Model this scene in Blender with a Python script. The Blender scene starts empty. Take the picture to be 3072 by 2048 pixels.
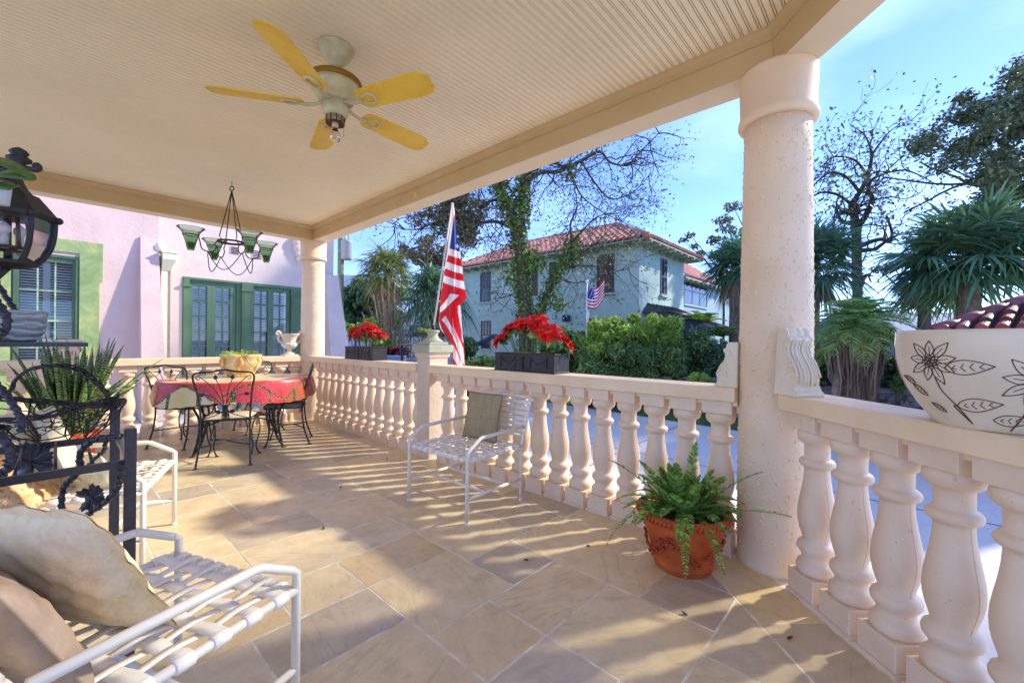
import bpy, bmesh, math, random
import numpy as np
from mathutils import Vector, Matrix
rnd = random.Random(7)
PI = math.pi
sc = bpy.context.scene
COL = sc.collection
R_ = math.radians
# ---------------------------------------------------------------- camera
HC = 1.3; FPX = 1262.3; YAW = 0.824879; ROLL = 0.0099947
_f = np.array([math.sin(YAW), math.cos(YAW), 0.]); _r = np.array([math.cos(YAW), -math.sin(YAW), 0.]); _u = np.array([0, 0, 1.])
_r3 = _r*math.cos(ROLL)+_u*math.sin(ROLL); _u3 = -_r*math.sin(ROLL)+_u*math.cos(ROLL)
cam_d = bpy.data.cameras.new('camera'); cam = bpy.data.objects.new('camera', cam_d); COL.objects.link(cam)
cam_d.sensor_width = 36; cam_d.lens = FPX/3072*36; cam_d.clip_start = .03; cam_d.clip_end = 3000
cam.matrix_world = Matrix(((_r3[0], _u3[0], -_f[0], 0), (_r3[1], _u3[1], -_f[1], 0), (_r3[2], _u3[2], -_f[2], HC), (0, 0, 0, 1)))
sc.camera = cam
def ray(x, y): return _r3*((x-1536)/FPX) - _u3*((y-1024)/FPX) + _f
def at(x, y, d):        # point seen at photo position x, y at distance d in front of the camera
    q = ray(x, y)*d; return Vector((q[0], q[1], q[2]+HC))
def atz(x, y, z):
    q = ray(x, y); q = q*((z-HC)/q[2]); return Vector((q[0], q[1], z))
# ---------------------------------------------------------------- materials
def srgb(h):
    h = h.lstrip('#'); v = [int(h[i:i+2], 16)/255 for i in (0, 2, 4)]
    return tuple((c/12.92 if c <= .04045 else ((c+.055)/1.055)**2.4) for c in v)
class NT:
    def __init__(s, name):
        s.m = bpy.data.materials.new(name); s.m.use_nodes = True; s.t = s.m.node_tree; s.n = s.t.nodes; s.n.clear()
        s.out = s.n.new('ShaderNodeOutputMaterial'); s.b = s.n.new('ShaderNodeBsdfPrincipled'); s.l(s.b.outputs[0], s.out.inputs[0])
        s.tc = s.n.new('ShaderNodeTexCoord')
    def l(s, a, b): s.t.links.new(a, b)
    def coords(s, kind='Object', scale=(1, 1, 1), rot=(0, 0, 0), loc=(0, 0, 0)):
        mp = s.n.new('ShaderNodeMapping'); mp.inputs['Scale'].default_value = scale; mp.inputs['Rotation'].default_value = rot; mp.inputs['Location'].default_value = loc
        if kind == 'World':
            g = s.n.new('ShaderNodeNewGeometry'); s.l(g.outputs['Position'], mp.inputs[0])
        else: s.l(s.tc.outputs[kind], mp.inputs[0])
        return mp.outputs[0]
    def noise(s, scale=5, detail=4, rough=.55, dist=0, vec=None, kind='Object'):
        n = s.n.new('ShaderNodeTexNoise'); n.inputs['Scale'].default_value = scale; n.inputs['Detail'].default_value = detail
        n.inputs['Roughness'].default_value = rough; n.inputs['Distortion'].default_value = dist
        s.l(vec if vec is not None else s.coords(kind), n.inputs['Vector']); return n.outputs['Fac']
    def ramp(s, fac, stops):
        r = s.n.new('ShaderNodeValToRGB'); e = r.color_ramp.elements
        while len(e) < len(stops): e.new(.5)
        for i, (p, c) in enumerate(stops):
            e[i].position = p; e[i].color = (*c, 1) if len(c) == 3 else c
        s.l(fac, r.inputs[0]); return r.outputs[0]
    def mix(s, fac, a, b, mode='MIX'):
        m = s.n.new('ShaderNodeMix'); m.data_type = 'RGBA'; m.blend_type = mode
        for sock, v in ((m.inputs[0], fac), (m.inputs[6], a), (m.inputs[7], b)):
            if isinstance(v, (int, float)): sock.default_value = v
            elif isinstance(v, tuple): sock.default_value = (*v[:3], 1)
            else: s.l(v, sock)
        return m.outputs[2]
    def bump(s, h, strength=.3, dist=.01, prev=None):
        b = s.n.new('ShaderNodeBump'); b.inputs['Strength'].default_value = strength; b.inputs['Distance'].default_value = dist
        s.l(h, b.inputs['Height'])
        if prev is not None: s.l(prev, b.inputs['Normal'])
        s.l(b.outputs[0], s.b.inputs['Normal']); return b.outputs[0]
    def color(s, c):
        if isinstance(c, tuple): s.b.inputs['Base Color'].default_value = (*c[:3], 1)
        else: s.l(c, s.b.inputs['Base Color'])
    def rough(s, v): s.b.inputs['Roughness'].default_value = v
def dk(c, k): return tuple(v*k for v in c[:3])
def mat(name, c, rough=.6, var=.12, vscale=4, bump=0, bscale=60, bdist=.004, metal=0, c2=None, spec=None, kind='Object'):
    s = NT(name); n = s.noise(vscale, 5, .6, kind=kind)
    c2 = c2 or dk(c, 1-var*1.6)
    s.color(s.ramp(n, [(.3, c2), (.7, dk(c, 1+var*.5))])); s.rough(rough); s.b.inputs['Metallic'].default_value = metal
    if spec is not None: s.b.inputs['Specular IOR Level'].default_value = spec
    if bump: s.bump(s.noise(bscale, 3, .6, kind=kind), bump, bdist)
    return s.m
def leafmat(name, c, c2, rough=.45, trans=.25, var=True):
    s = NT(name); g = s.n.new('ShaderNodeNewGeometry')
    col = s.ramp(g.outputs['Random Per Island'], [(0, c2), (.55, c), (1, dk(c, 1.5))])
    s.color(col); s.rough(rough); s.b.inputs['Specular IOR Level'].default_value = .35
    t = s.n.new('ShaderNodeBsdfTranslucent'); s.l(col, t.inputs[0])
    mx = s.n.new('ShaderNodeMixShader'); mx.inputs[0].default_value = trans
    s.l(s.b.outputs[0], mx.inputs[1]); s.l(t.outputs[0], mx.inputs[2]); s.l(mx.outputs[0], s.out.inputs[0])
    return s.m
# ---------------------------------------------------------------- mesh builder
def frame_mat(d):
    d = Vector(d).normalized(); a = Vector((0, 0, 1)) if abs(d.z) < .95 else Vector((1, 0, 0))
    x = d.cross(a).normalized(); y = x.cross(d).normalized(); return x, y
class MB:
    def __init__(s): s.v = []; s.f = []; s.mi = []; s.sm = []
    def add(s, vs, fs, mi=0, smooth=False):
        o = len(s.v); s.v += [tuple(v) for v in vs]
        for f in fs: s.f.append([i+o for i in f]); s.mi.append(mi); s.sm.append(smooth)
        return s
    def box(s, x0, x1, y0, y1, z0, z1, mi=0, M=None, bev=0):
        b = min(bev, abs(x1-x0)/3, abs(y1-y0)/3, abs(z1-z0)/3)
        if b <= 0:
            vs = [(x, y, z) for z in (z0, z1) for x, y in ((x0, y0), (x1, y0), (x1, y1), (x0, y1))]
            fs = [(3, 2, 1, 0), (4, 5, 6, 7), (0, 1, 5, 4), (1, 2, 6, 5), (2, 3, 7, 6), (3, 0, 4, 7)]
        else:
            vs = []
            def ring(i, z):
                X0, X1, Y0, Y1 = x0+i, x1-i, y0+i, y1-i
                return [(X0+b, Y0, z), (X1-b, Y0, z), (X1, Y0+b, z), (X1, Y1-b, z), (X1-b, Y1, z), (X0+b, Y1, z), (X0, Y1-b, z), (X0, Y0+b, z)]
            for i, z in ((b, z0), (0, z0+b), (0, z1-b), (b, z1)): vs += ring(i, z)
            fs = [tuple(range(7, -1, -1)), tuple(range(24, 32))]
            for k in range(3):
                for i in range(8): fs.append((k*8+i, k*8+(i+1) % 8, k*8+8+(i+1) % 8, k*8+8+i))
        if M is not None: vs = [M @ Vector(v) for v in vs]
        return s.add(vs, fs, mi)
    def lathe(s, prof, n=24, c=(0, 0, 0), mi=0, smooth=True, M=None, sx=1, sy=1, mod=None, caps=True):
        vs = []; fs = []
        for z, r in prof:
            for k in range(n):
                a = 2*PI*k/n; rr = r*(mod(a, z) if mod else 1)
                vs.append(Vector((rr*math.cos(a)*sx, rr*math.sin(a)*sy, z)))
        for i in range(len(prof)-1):
            for k in range(n): fs.append((i*n+k, i*n+(k+1) % n, (i+1)*n+(k+1) % n, (i+1)*n+k))
        if caps:
            if prof[0][1] > 1e-5: fs.append(tuple(range(n-1, -1, -1)))
            if prof[-1][1] > 1e-5: fs.append(tuple((len(prof)-1)*n+k for k in range(n)))
        if M is not None: vs = [M @ v for v in vs]
        vs = [v+Vector(c) for v in vs]
        return s.add(vs, fs, mi, smooth)
    def tube(s, pts, r, n=8, mi=0, closed=False, smooth=True, cap=True):
        P = [Vector(p) for p in pts]; m = len(P); rr = r if hasattr(r, '__len__') else [r]*m
        vs = []; fs = []; x = None
        for i in range(m):
            if closed: d = P[(i+1) % m]-P[i-1]
            else: d = P[min(i+1, m-1)]-P[max(i-1, 0)]
            if d.length < 1e-9: d = Vector((0, 0, 1))
            d.normalize()
            if x is None: x, y = frame_mat(d)
            else:
                x = x-d*x.dot(d)
                if x.length < 1e-6: x, y = frame_mat(d)
                x.normalize(); y = x.cross(d)
            k = 1.
            if 0 < i < m-1:
                a = (P[i]-P[i-1]).normalized(); c = max(.5, math.sqrt(max(0, (1+a.dot((P[i+1]-P[i]).normalized()))/2))); k = 1/c if c > .6 else 1.3
            for j in range(n):
                t = 2*PI*j/n; vs.append(P[i]+(x*math.cos(t)+y*math.sin(t))*rr[i])
        for i in range(m if closed else m-1):
            q = (i+1) % m
            for j in range(n): fs.append((i*n+j, i*n+(j+1) % n, q*n+(j+1) % n, q*n+j))
        if not closed and cap: fs.append(tuple(range(n-1, -1, -1))); fs.append(tuple((m-1)*n+j for j in range(n)))
        return s.add(vs, fs, mi, smooth)
    def ribbon(s, pts, w, side, mi=0, smooth=True, thick=0):
        P = [Vector(p) for p in pts]; ww = w if hasattr(w, '__len__') else [w]*len(P); sd = [Vector(q) for q in side] if hasattr(side[0], '__len__') else [Vector(side)]*len(P)
        vs = []; fs = []; m = len(P)
        for i in range(m): q = sd[i].normalized()*ww[i]/2; vs += [P[i]-q, P[i]+q]
        for i in range(m-1): fs.append((2*i, 2*i+1, 2*i+3, 2*i+2))
        if thick:
            for i in range(m):
                d = (P[min(i+1, m-1)]-P[max(i-1, 0)]); nn = sd[i].cross(d).normalized()*thick; q = sd[i].normalized()*ww[i]/2
                vs += [P[i]-q+nn, P[i]+q+nn]
            o = 2*m
            for i in range(m-1):
                fs.append((o+2*i, o+2*i+2, o+2*i+3, o+2*i+1)); fs.append((2*i, 2*i+2, o+2*i+2, o+2*i)); fs.append((2*i+1, o+2*i+1, o+2*i+3, 2*i+3))
            fs.append((0, o, o+1, 1)); fs.append((2*m-2, 2*m-1, o+2*m-1, o+2*m-2))
        return s.add(vs, fs, mi, smooth)
    def prism(s, poly, h0, h1, M=None, mi=0, smooth=False):   # poly in local xy, extruded z h0..h1
        n = len(poly); vs = [Vector((a, b, h0)) for a, b in poly]+[Vector((a, b, h1)) for a, b in poly]
        if M is not None: vs = [M @ v for v in vs]
        fs = [tuple(range(n-1, -1, -1)), tuple(range(n, 2*n))]
        s.add(vs, fs, mi); 
        return s.add(vs, [(i, (i+1) % n, n+(i+1) % n, n+i) for i in range(n)], mi, smooth)
    def sphere(s, c, r, n=12, m=8, mi=0, sc_=(1, 1, 1)):
        return s.lathe([(-r*math.cos(PI*i/m)*sc_[2], max(1e-6, r*math.sin(PI*i/m))) for i in range(m+1)], n, c, mi, True, None, sc_[0], sc_[1], None, False)
    def build(s, name, mats, parent=None, M=None, fixn=False):
        me = bpy.data.meshes.new(name); me.from_pydata(s.v, [], s.f)
        mats = mats if isinstance(mats, (list, tuple)) else [mats]
        for m in mats: me.materials.append(m)
        me.polygons.foreach_set('material_index', s.mi); me.polygons.foreach_set('use_smooth', s.sm); me.update()
        if fixn:
            bm = bmesh.new(); bm.from_mesh(me); bmesh.ops.recalc_face_normals(bm, faces=bm.faces); bm.to_mesh(me); bm.free()
        o = bpy.data.objects.new(name, me); COL.objects.link(o)
        if M is not None: o.matrix_basis = M
        if parent is not None:
            o.parent = parent
            if M is not None: o.matrix_parent_inverse = WM(parent).inverted()
        return o
def WM(o):      # world matrix before the depsgraph has run
    m = Matrix.LocRotScale(o.location, o.rotation_euler, o.scale)
    return WM(o.parent) @ o.matrix_parent_inverse @ m if o.parent else m
I4 = Matrix.Identity(4)
def npmesh(name, V, F, m, parent=None, smooth=False, mi=None, W=False):   # V (n,3), F (k,4) quads or (k,3)
    me = bpy.data.meshes.new(name); V = np.asarray(V, dtype=np.float32); F = np.asarray(F, dtype=np.int32); k = F.shape[1]
    me.vertices.add(len(V)); me.vertices.foreach_set('co', V.ravel()); me.loops.add(F.size); me.loops.foreach_set('vertex_index', F.ravel())
    me.polygons.add(len(F)); me.polygons.foreach_set('loop_start', np.arange(0, F.size, k, dtype=np.int32)); me.polygons.foreach_set('loop_total', np.full(len(F), k, dtype=np.int32))
    if smooth: me.polygons.foreach_set('use_smooth', np.ones(len(F), dtype=bool))
    for q in (m if isinstance(m, (list, tuple)) else [m]): me.materials.append(q)
    if mi is not None: me.polygons.foreach_set('material_index', np.asarray(mi, dtype=np.int32))
    me.update(calc_edges=True)
    o = bpy.data.objects.new(name, me); COL.objects.link(o)
    if parent is not None: o.parent = parent
    if parent is not None and W: o.matrix_parent_inverse = WM(parent).inverted()
    return o
def tag(o, label=None, cat=None, group=None, kind=None):
    if label: o['label'] = label
    if cat: o['category'] = cat
    if group: o['group'] = group
    if kind: o['kind'] = kind
    return o
def thing(name, label, cat, loc=(0, 0, 0), rz=0, group=None):
    o = bpy.data.objects.new(name, None); COL.objects.link(o); o.location = loc; o.rotation_euler = (0, 0, rz); o.empty_display_size = .1
    return tag(o, label, cat, group)
def put(o, M): o.matrix_world = M
def copy_tree(o, parent=None):
    c = o.copy(); COL.objects.link(c); c.parent = parent
    for ch in o.children: copy_tree(ch, c)
    return c
def catmull(pts, n=8, closed=False):
    P = [Vector(p) for p in pts]; out = []; m = len(P)
    for i in range(m if closed else m-1):
        if closed: a, b, c, d = P[i-1], P[i], P[(i+1) % m], P[(i+2) % m]
        else: a, b, c, d = P[max(i-1, 0)], P[i], P[i+1], P[min(i+2, m-1)]
        for k in range(n):
            t = k/n; out.append(.5*((2*b)+(c-a)*t+(2*a-5*b+4*c-d)*t*t+(3*b-a-3*c+d)*t**3))
    if not closed: out.append(P[-1])
    return out
# ---------------------------------------------------------------- world and sun
SUN_DIR = Vector((.88, -.47, 0)).normalized(); EL = R_(32); SAZ = math.atan2(SUN_DIR.x, SUN_DIR.y)
w = bpy.data.worlds.new('World'); sc.world = w; w.use_nodes = True; nt = w.node_tree; nt.nodes.clear()
wo = nt.nodes.new('ShaderNodeOutputWorld'); bg = nt.nodes.new('ShaderNodeBackground'); sky = nt.nodes.new('ShaderNodeTexSky')
sky.sky_type = 'NISHITA'; sky.sun_disc = False; sky.sun_elevation = EL; sky.sun_rotation = SAZ; sky.air_density = .8; sky.dust_density = .05; sky.ozone_density = 3.5
tcw = nt.nodes.new('ShaderNodeTexCoord'); mpw = nt.nodes.new('ShaderNodeMapping'); mpw.inputs['Scale'].default_value = (1, 1.2, 3.2); mpw.inputs['Rotation'].default_value = (.3, .2, .5)
nt.links.new(tcw.outputs['Generated'], mpw.inputs[0])
nz = nt.nodes.new('ShaderNodeTexNoise'); nz.inputs['Scale'].default_value = 1.7; nz.inputs['Detail'].default_value = 5; nz.inputs['Roughness'].default_value = .5; nt.links.new(mpw.outputs[0], nz.inputs[0])
rp = nt.nodes.new('ShaderNodeValToRGB'); rp.color_ramp.elements[0].position = .45; rp.color_ramp.elements[0].color = (0, 0, 0, 1); rp.color_ramp.elements[1].position = .8; rp.color_ramp.elements[1].color = (.3, .3, .3, 1); nt.links.new(nz.outputs[0], rp.inputs[0])
mxw = nt.nodes.new('ShaderNodeMix'); mxw.data_type = 'RGBA'; mxw.inputs[7].default_value = (7.0, 8.2, 9.6, 1)
nt.links.new(rp.outputs[0], mxw.inputs[0]); nt.links.new(sky.outputs[0], mxw.inputs[6]); tnt = nt.nodes.new('ShaderNodeMix'); tnt.data_type = 'RGBA'; tnt.blend_type = 'MULTIPLY'; tnt.inputs[0].default_value = 1; tnt.inputs[7].default_value = (.58, .625, .90, 1); nt.links.new(mxw.outputs[2], tnt.inputs[6]); nt.links.new(tnt.outputs[2], bg.inputs[0])
bg.inputs[1].default_value = .15; nt.links.new(bg.outputs[0], wo.inputs[0])
sd = bpy.data.lights.new('sun', 'SUN'); sd.energy = 1.95; sd.angle = R_(2.4); sd.color = (1, .91, .75); so = bpy.data.objects.new('sun', sd); COL.objects.link(so)
dvec = Vector((SUN_DIR.x*math.cos(EL), SUN_DIR.y*math.cos(EL), math.sin(EL))); so.rotation_euler = dvec.to_track_quat('Z', 'Y').to_euler(); so.location = (20, -10, 15)
sc.view_settings.view_transform = 'Standard'; sc.view_settings.look = 'None'; sc.view_settings.gamma = 1; sc.view_settings.exposure = 1.72
sc.cycles.max_bounces = 10; sc.cycles.diffuse_bounces = 6; sc.cycles.transparent_max_bounces = 16; sc.cycles.use_denoising = True
# ---------------------------------------------------------------- paints
def stucco(name, c, strength=.5, scale=38, c2=None, coarse=.35):
    s = NT(name); a = s.noise(2.2, 5, .6); s.color(s.ramp(a, [(.3, c2 or dk(c, .86)), (.7, c)])); s.rough(.75)
    b1 = s.bump(s.noise(scale, 4, .6), strength, .012); s.bump(s.noise(scale*.35, 3, .5), coarse, .02, b1); return s.m
C_CREAM = srgb('e6c9a4'); 
m_rail = mat('painted_cream_masonry', srgb('f1dab4'), .55, .07, 3, .2, 60, .003, c2=srgb('e4c9a0'))
m_balu = NT('painted_pink_cream'); _oi = m_balu.n.new('ShaderNodeObjectInfo'); _vm = m_balu.n.new('ShaderNodeVectorMath'); _vm.operation = 'ADD'; m_balu.l(m_balu.coords('Object'), _vm.inputs[0]); m_balu.l(_oi.outputs['Random'], _vm.inputs[1])
_sc = m_balu.n.new('ShaderNodeVectorMath'); _sc.operation = 'SCALE'; _sc.inputs['Scale'].default_value = 40; m_balu.l(_oi.outputs['Random'], _sc.inputs[0]); m_balu.l(_sc.outputs[0], _vm.inputs[1])
_n = m_balu.noise(5, 5, .6, 0, _vm.outputs[0]); _n2 = m_balu.noise(16, 7, .75, .6, _vm.outputs[0]); _n3 = m_balu.noise(70, 3, .6, 0, _vm.outputs[0])
_c = m_balu.ramp(_n, [(.3, srgb('e4caa8')), (.7, srgb('efd9bc'))]); _c = m_balu.mix(m_balu.ramp(_n2, [(.30, (1, 1, 1)), (.37, (0, 0, 0))]), _c, srgb('b59b82')); _c = m_balu.mix(m_balu.ramp(_n3, [(.25, (1, 1, 1)), (.29, (0, 0, 0))]), _c, srgb('9a836c'))
_c = m_balu.mix(.10, _c, m_balu.ramp(_oi.outputs['Random'], [(0, srgb('d8b496')), (1, srgb('fbeedd'))])); m_balu.color(_c); m_balu.rough(.5); m_balu.bump(m_balu.noise(30, 6, .7, 0, _vm.outputs[0]), .16, .004); m_balu = m_balu.m
m_col = NT('rough_stucco_cream')
_a = m_col.noise(2.5, 5, .6); m_col.color(m_col.ramp(_a, [(.3, srgb('e2c8a4')), (.7, srgb('efd9bc'))])); m_col.rough(.7)
_h = m_col.ramp(m_col.noise(42, 2, .5, .3), [(.55, (0, 0, 0)), (.68, (1, 1, 1))]); m_col.bump(m_col.noise(60, 5, .65), .22, .005); m_col = m_col.m
m_beam = mat('tan_beam_paint', srgb('cdb384'), .6, .05, 2, .05, 40, .002, c2=srgb('c6aa78'))
m_soffit = mat('soffit_paint', srgb('e4d3b5'), .6, .05, 2, c2=srgb('dccaa9'))
m_ceil = mat('ceiling_board_paint', srgb('f1e5c6'), .55, .05, 1.2, c2=srgb('e9dcba'))
m_groove = mat('ceiling_groove_brown', srgb('8a6a48'), .8, .1)  # darker brown tone for the bottoms of the ceiling grooves
# ---------------------------------------------------------------- porch floor: three-slab repeating pattern
TILE = NT('sandstone_slab'); T = TILE
at_ = T.n.new('ShaderNodeAttribute'); at_.attribute_name = 'tile_rnd'
mp = T.n.new('ShaderNodeMapping'); g = T.n.new('ShaderNodeNewGeometry'); T.l(g.outputs['Position'], mp.inputs[0])
ad = T.n.new('ShaderNodeVectorMath'); ad.operation = 'MULTIPLY_ADD'; T.l(at_.outputs['Color'], ad.inputs[0]); ad.inputs[1].default_value = (37, 23, 11); T.l(mp.outputs[0], ad.inputs[2])
rot = T.n.new('ShaderNodeVectorRotate'); rot.rotation_type = 'Z_AXIS'; T.l(ad.outputs[0], rot.inputs['Vector']); sp = T.n.new('ShaderNodeSeparateColor'); T.l(at_.outputs['Color'], sp.inputs[0])
ml = T.n.new('ShaderNodeMath'); ml.operation = 'MULTIPLY'; ml.inputs[1].default_value = 6.28; T.l(sp.outputs[0], ml.inputs[0]); T.l(ml.outputs[0], rot.inputs['Angle'])
mp2 = T.n.new('ShaderNodeMapping'); mp2.inputs['Scale'].default_value = (1.4, 6, 1); T.l(rot.outputs[0], mp2.inputs[0])
n1 = T.noise(2.0, 6, .62, 1.2, rot.outputs[0]); n2 = T.noise(2.2, 7, .65, 1.6, mp2.outputs[0]); n3 = T.noise(9, 5, .6, .4, rot.outputs[0])
base = T.ramp(n1, [(.28, srgb('c8b696')), (.5, srgb('e0d0aa')), (.72, srgb('eee2c2'))])
tint = T.ramp(sp.outputs[1], [(0, srgb('e6ca90')), (.3, srgb('f0deb0')), (.55, srgb('ded2b4')), (.78, srgb('c4bba6')), (1, srgb('b5ada0'))])
c_ = T.mix(1.0, T.mix(.62, base, tint), (1, .95, .88), 'MULTIPLY')
vein = T.ramp(n2, [(.36, (.55, .53, .52)), (.47, (1, 1, 1)), (.6, (1, 1, 1)), (.68, (.83, .80, .75))]); c_ = T.mix(.30, c_, vein, 'MULTIPLY')
st = T.ramp(n3, [(.3, (.80, .78, .75)), (.6, (1, 1, 1))]); c_ = T.mix(.75, c_, st, 'MULTIPLY')
T.color(c_); rr = T.ramp(n1, [(.3, (.26, .26, .26)), (.7, (.42, .42, .42))]); T.l(rr, T.b.inputs['Roughness']); T.b.inputs['Specular IOR Level'].default_value = .5
T.bump(T.noise(14, 6, .6, .5, rot.outputs[0]), .12, .006)
m_grout = mat('cement_grout', srgb('fbf3e0'), .85, .15, 7, .3, 60, .004, c2=srgb('c4b396'))
U = .1805; OX, OY = 1.6615, 1.506
def slabs():
    bm = bmesh.new(); lay = bm.loops.layers.float_color.new('tile_rnd'); rr = random.Random(3)
    def slab(x0, y0, x1, y1, g=.0054):
        c = (rr.random(), rr.random(), rr.random(), 1); zt = rr.uniform(.0012, .0024)
        # slightly wavy edges
        def edge(a, b):
            n = max(2, int((Vector(b)-Vector(a)).length/.06)); pts = []
            d = (Vector(b)-Vector(a)).normalized(); nn = Vector((-d.y, d.x)); amp = rr.choice((.0006, .001, .001, .003)); ph = rr.random()*9
            for i in range(n):
                p = Vector(a).lerp(Vector(b), i/n); k = 0 if i == 0 else (rr.random()*amp+amp*.5*math.sin(ph+i*1.7)); pts.append(p+nn*k)
            return pts
        A, B, Cc, D = (x0+g, y0+g), (x1-g, y0+g), (x1-g, y1-g), (x0+g, y1-g)
        P = edge(A, B)+edge(B, Cc)+edge(Cc, D)+edge(D, A)
        top = [bm.verts.new((p.x, p.y, zt)) for p in P]; low = [bm.verts.new((p.x+(-1 if p.x < (x0+x1)/2 else 1)*.0015, p.y, -.004)) for p in P]
        fs = [bm.faces.new(top)]; n = len(P)
        for i in range(n): fs.append(bm.faces.new((top[i], low[i], low[(i+1) % n], top[(i+1) % n])))
        for f in fs:
            for l in f.loops: l[lay] = c
    for i in range(-12, 13):
        for j in range(-14, 15):
            x = OX+(i*1+j*3)*U; y = OY+(i*7+j*2)*U
            if x > 2.7 or x < -2.6 or y < -2.2 or y > 7.6: continue
            for a, b, c, d in ((0, 0, 2, 2), (0, 2, 3, 5), (0, 5, 3, 7)): slab(x+a*U, y+b*U, x+c*U, y+d*U)
    def clip(co, no):
        bmesh.ops.bisect_plane(bm, geom=bm.verts[:]+bm.edges[:]+bm.faces[:], plane_co=co, plane_no=no, clear_outer=True)
    clip((2.565, 0, 0), (1, 0, 0)); clip((1.74, 0, 0), (.7071, -.7071, 0))
    # border strips along both railings
    y = .52
    while y < 7.0:
        L = .62+.12*rr.random(); slab(2.572, y, 2.80, min(y+L, 7.06)); y += L
    return bm, lay, slab
bm, lay, slab = slabs()
me = bpy.data.meshes.new('porch_floor'); 
# wing border strip (turned 45 degrees)
t = -.55
while t < 4.2:
    L = .5; slab(100+t, 0, 100+t+L, .315); t += L
q = Vector((-.7071, -.7071)); nn = Vector((.7071, -.7071))
for v in [v for v in bm.verts if v.co.x > 50]:
    a = v.co.x-100; b = v.co.y; p = Vector((2.19, .438))+q*a+nn*b; v.co.x = p.x; v.co.y = p.y
bmesh.ops.recalc_face_normals(bm, faces=bm.faces); bm.to_mesh(me); bm.free(); me.materials.append(TILE.m)
fl = bpy.data.objects.new('porch_floor', me); COL.objects.link(fl); tag(fl, kind='structure')
b = MB(); poly = [(-2.9, -2.6), (-.2, -2.6), (3.02, .60), (3.02, 7.42), (-2.9, 7.42)]
b.prism(poly, -.5, .0003); o = b.build('porch_base', m_grout); tag(o, kind='structure')
# ---------------------------------------------------------------- ground
m_drive = NT('driveway_concrete'); D_ = m_drive; dn = D_.noise(.5, 6, .65, kind='World'); D_.color(D_.mix(.5, D_.ramp(dn, [(.3, srgb('d8d0c2')), (.7, srgb('efe8da'))]), D_.ramp(D_.noise(14, 5, .7, kind='World'), [(.3, srgb('d2cabc')), (.7, srgb('efe9dc'))]))); D_.rough(.85)
D_.bump(D_.noise(80, 4, .6, kind='World'), .25, .004); m_drive = m_drive.m
m_soil = mat('garden_soil', srgb('5a4a36'), .9, .3, 1.5, .6, 12, .03, c2=srgb('3d3222'), kind='World')
b = MB(); b.add([(-400, -400, -.53), (400, -400, -.53), (400, 400, -.53), (-400, 400, -.53)], [(0, 1, 2, 3)]); tag(b.build('ground', m_soil), kind='structure')
b = MB(); b.add([(-30, -30, -.51), (9.9, -30, -.51), (9.7, 2.5, -.51), (10.05, 7.2, -.51), (11.2, 13, -.51), (13, 34, -.51), (-30, 34, -.51)], [(0, 1, 2, 3, 4, 5, 6)]); tag(b.build('driveway', m_drive), kind='structure')
# driveway joints as shallow dark strips
b = MB(); mj = mat('joint_tar', srgb('6f6c66'), .9, .2)
for pts in ([(3.0, 3.2), (9.8, 3.6)], [(3.0, -1.8), (9.8, -1.5)], [(6.4, -8), (6.6, 12)], [(3.0, 8.4), (10.3, 8.7)]):
    (x0, y0), (x1, y1) = pts; d = Vector((x1-x0, y1-y0, 0)).normalized(); n = Vector((-d.y, d.x, 0))*.009
    A = Vector((x0, y0, -.506)); B = Vector((x1, y1, -.506)); b.add([A-n, B-n, B+n, A+n], [(0, 1, 2, 3)])
tag(b.build('driveway_joint', mj), kind='structure')
m_lawn = mat('lawn_green', srgb('5d7a2c'), .9, .3, 3, .6, 60, .03, c2=srgb('3c5a1c'), kind='World')
b = MB(); b.add([(9.9, -14, -.5), (13.9, -14, -.5), (15.6, 0, -.5), (15.6, 5, -.5), (13.1, 5.2, -.5), (13.1, 11, -.5), (13.6, 30, -.5), (12.9, 30, -.5), (11.1, 13, -.5), (9.98, 7.2, -.5), (9.63, 2.5, -.5)], [tuple(range(11))]); tag(b.build('lawn', m_lawn), kind='structure')
# ---------------------------------------------------------------- ceiling, beams: the porch roof is one thing
roof = thing('porch_roof', 'cream beadboard porch ceiling framed by tan beams overhead', 'porch roof', (1, 3, 3.12))
b = MB(); ZC = 3.12; XC = -3.2; P_ = .0455; y = -1.9; prof = []
while y < 7.02:
    for g0 in (0, .012):
        a = y+g0; prof += [(a, ZC, 0), (a+.0015, ZC+.005, 1), (a+.0045, ZC+.005, 1), (a+.006, ZC, 0)]
    y += P_
def xr(y): return min(2.86, y+2.30)
for i in range(len(prof)-1):
    (y0, z0, g0), (y1, z1, g1) = prof[i], prof[i+1]
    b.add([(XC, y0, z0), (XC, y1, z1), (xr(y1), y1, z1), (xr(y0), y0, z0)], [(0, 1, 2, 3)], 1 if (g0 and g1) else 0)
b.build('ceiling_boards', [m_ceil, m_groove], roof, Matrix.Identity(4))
def beamrun(A, B, nrm, w, name='beam'):
    # inner face line A->B, nrm = outward horizontal
    A = Vector((*A, 0)); B = Vector((*B, 0)); N = Vector((*nrm, 0)); b = MB()
    prof = [(-.045, 3.122), (-.045, 3.105), (-.03, 3.085), (-.012, 3.07), (-.012, 3.055), (0, 3.052), (0, 2.925), (.003, 2.90), (w, 2.90), (w, 3.5), (-.045, 3.5)]
    mi = [0]*7+[1, 0, 0, 0]; n = len(prof)
    for i in range(n):
        p, q = prof[i], prof[(i+1) % n]
        b.add([A+N*p[0]+Vector((0, 0, p[1])), B+N*p[0]+Vector((0, 0, p[1])), B+N*q[0]+Vector((0, 0, q[1])), A+N*q[0]+Vector((0, 0, q[1]))], [(0, 1, 2, 3)], mi[i])
    return b
k = math.tan(R_(22.5))
b = beamrun((2.795, .555), (2.795, 7.17), (1, 0), .215); b.build('long_beam', [m_beam, m_soffit], roof, Matrix.Identity(4))
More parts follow.
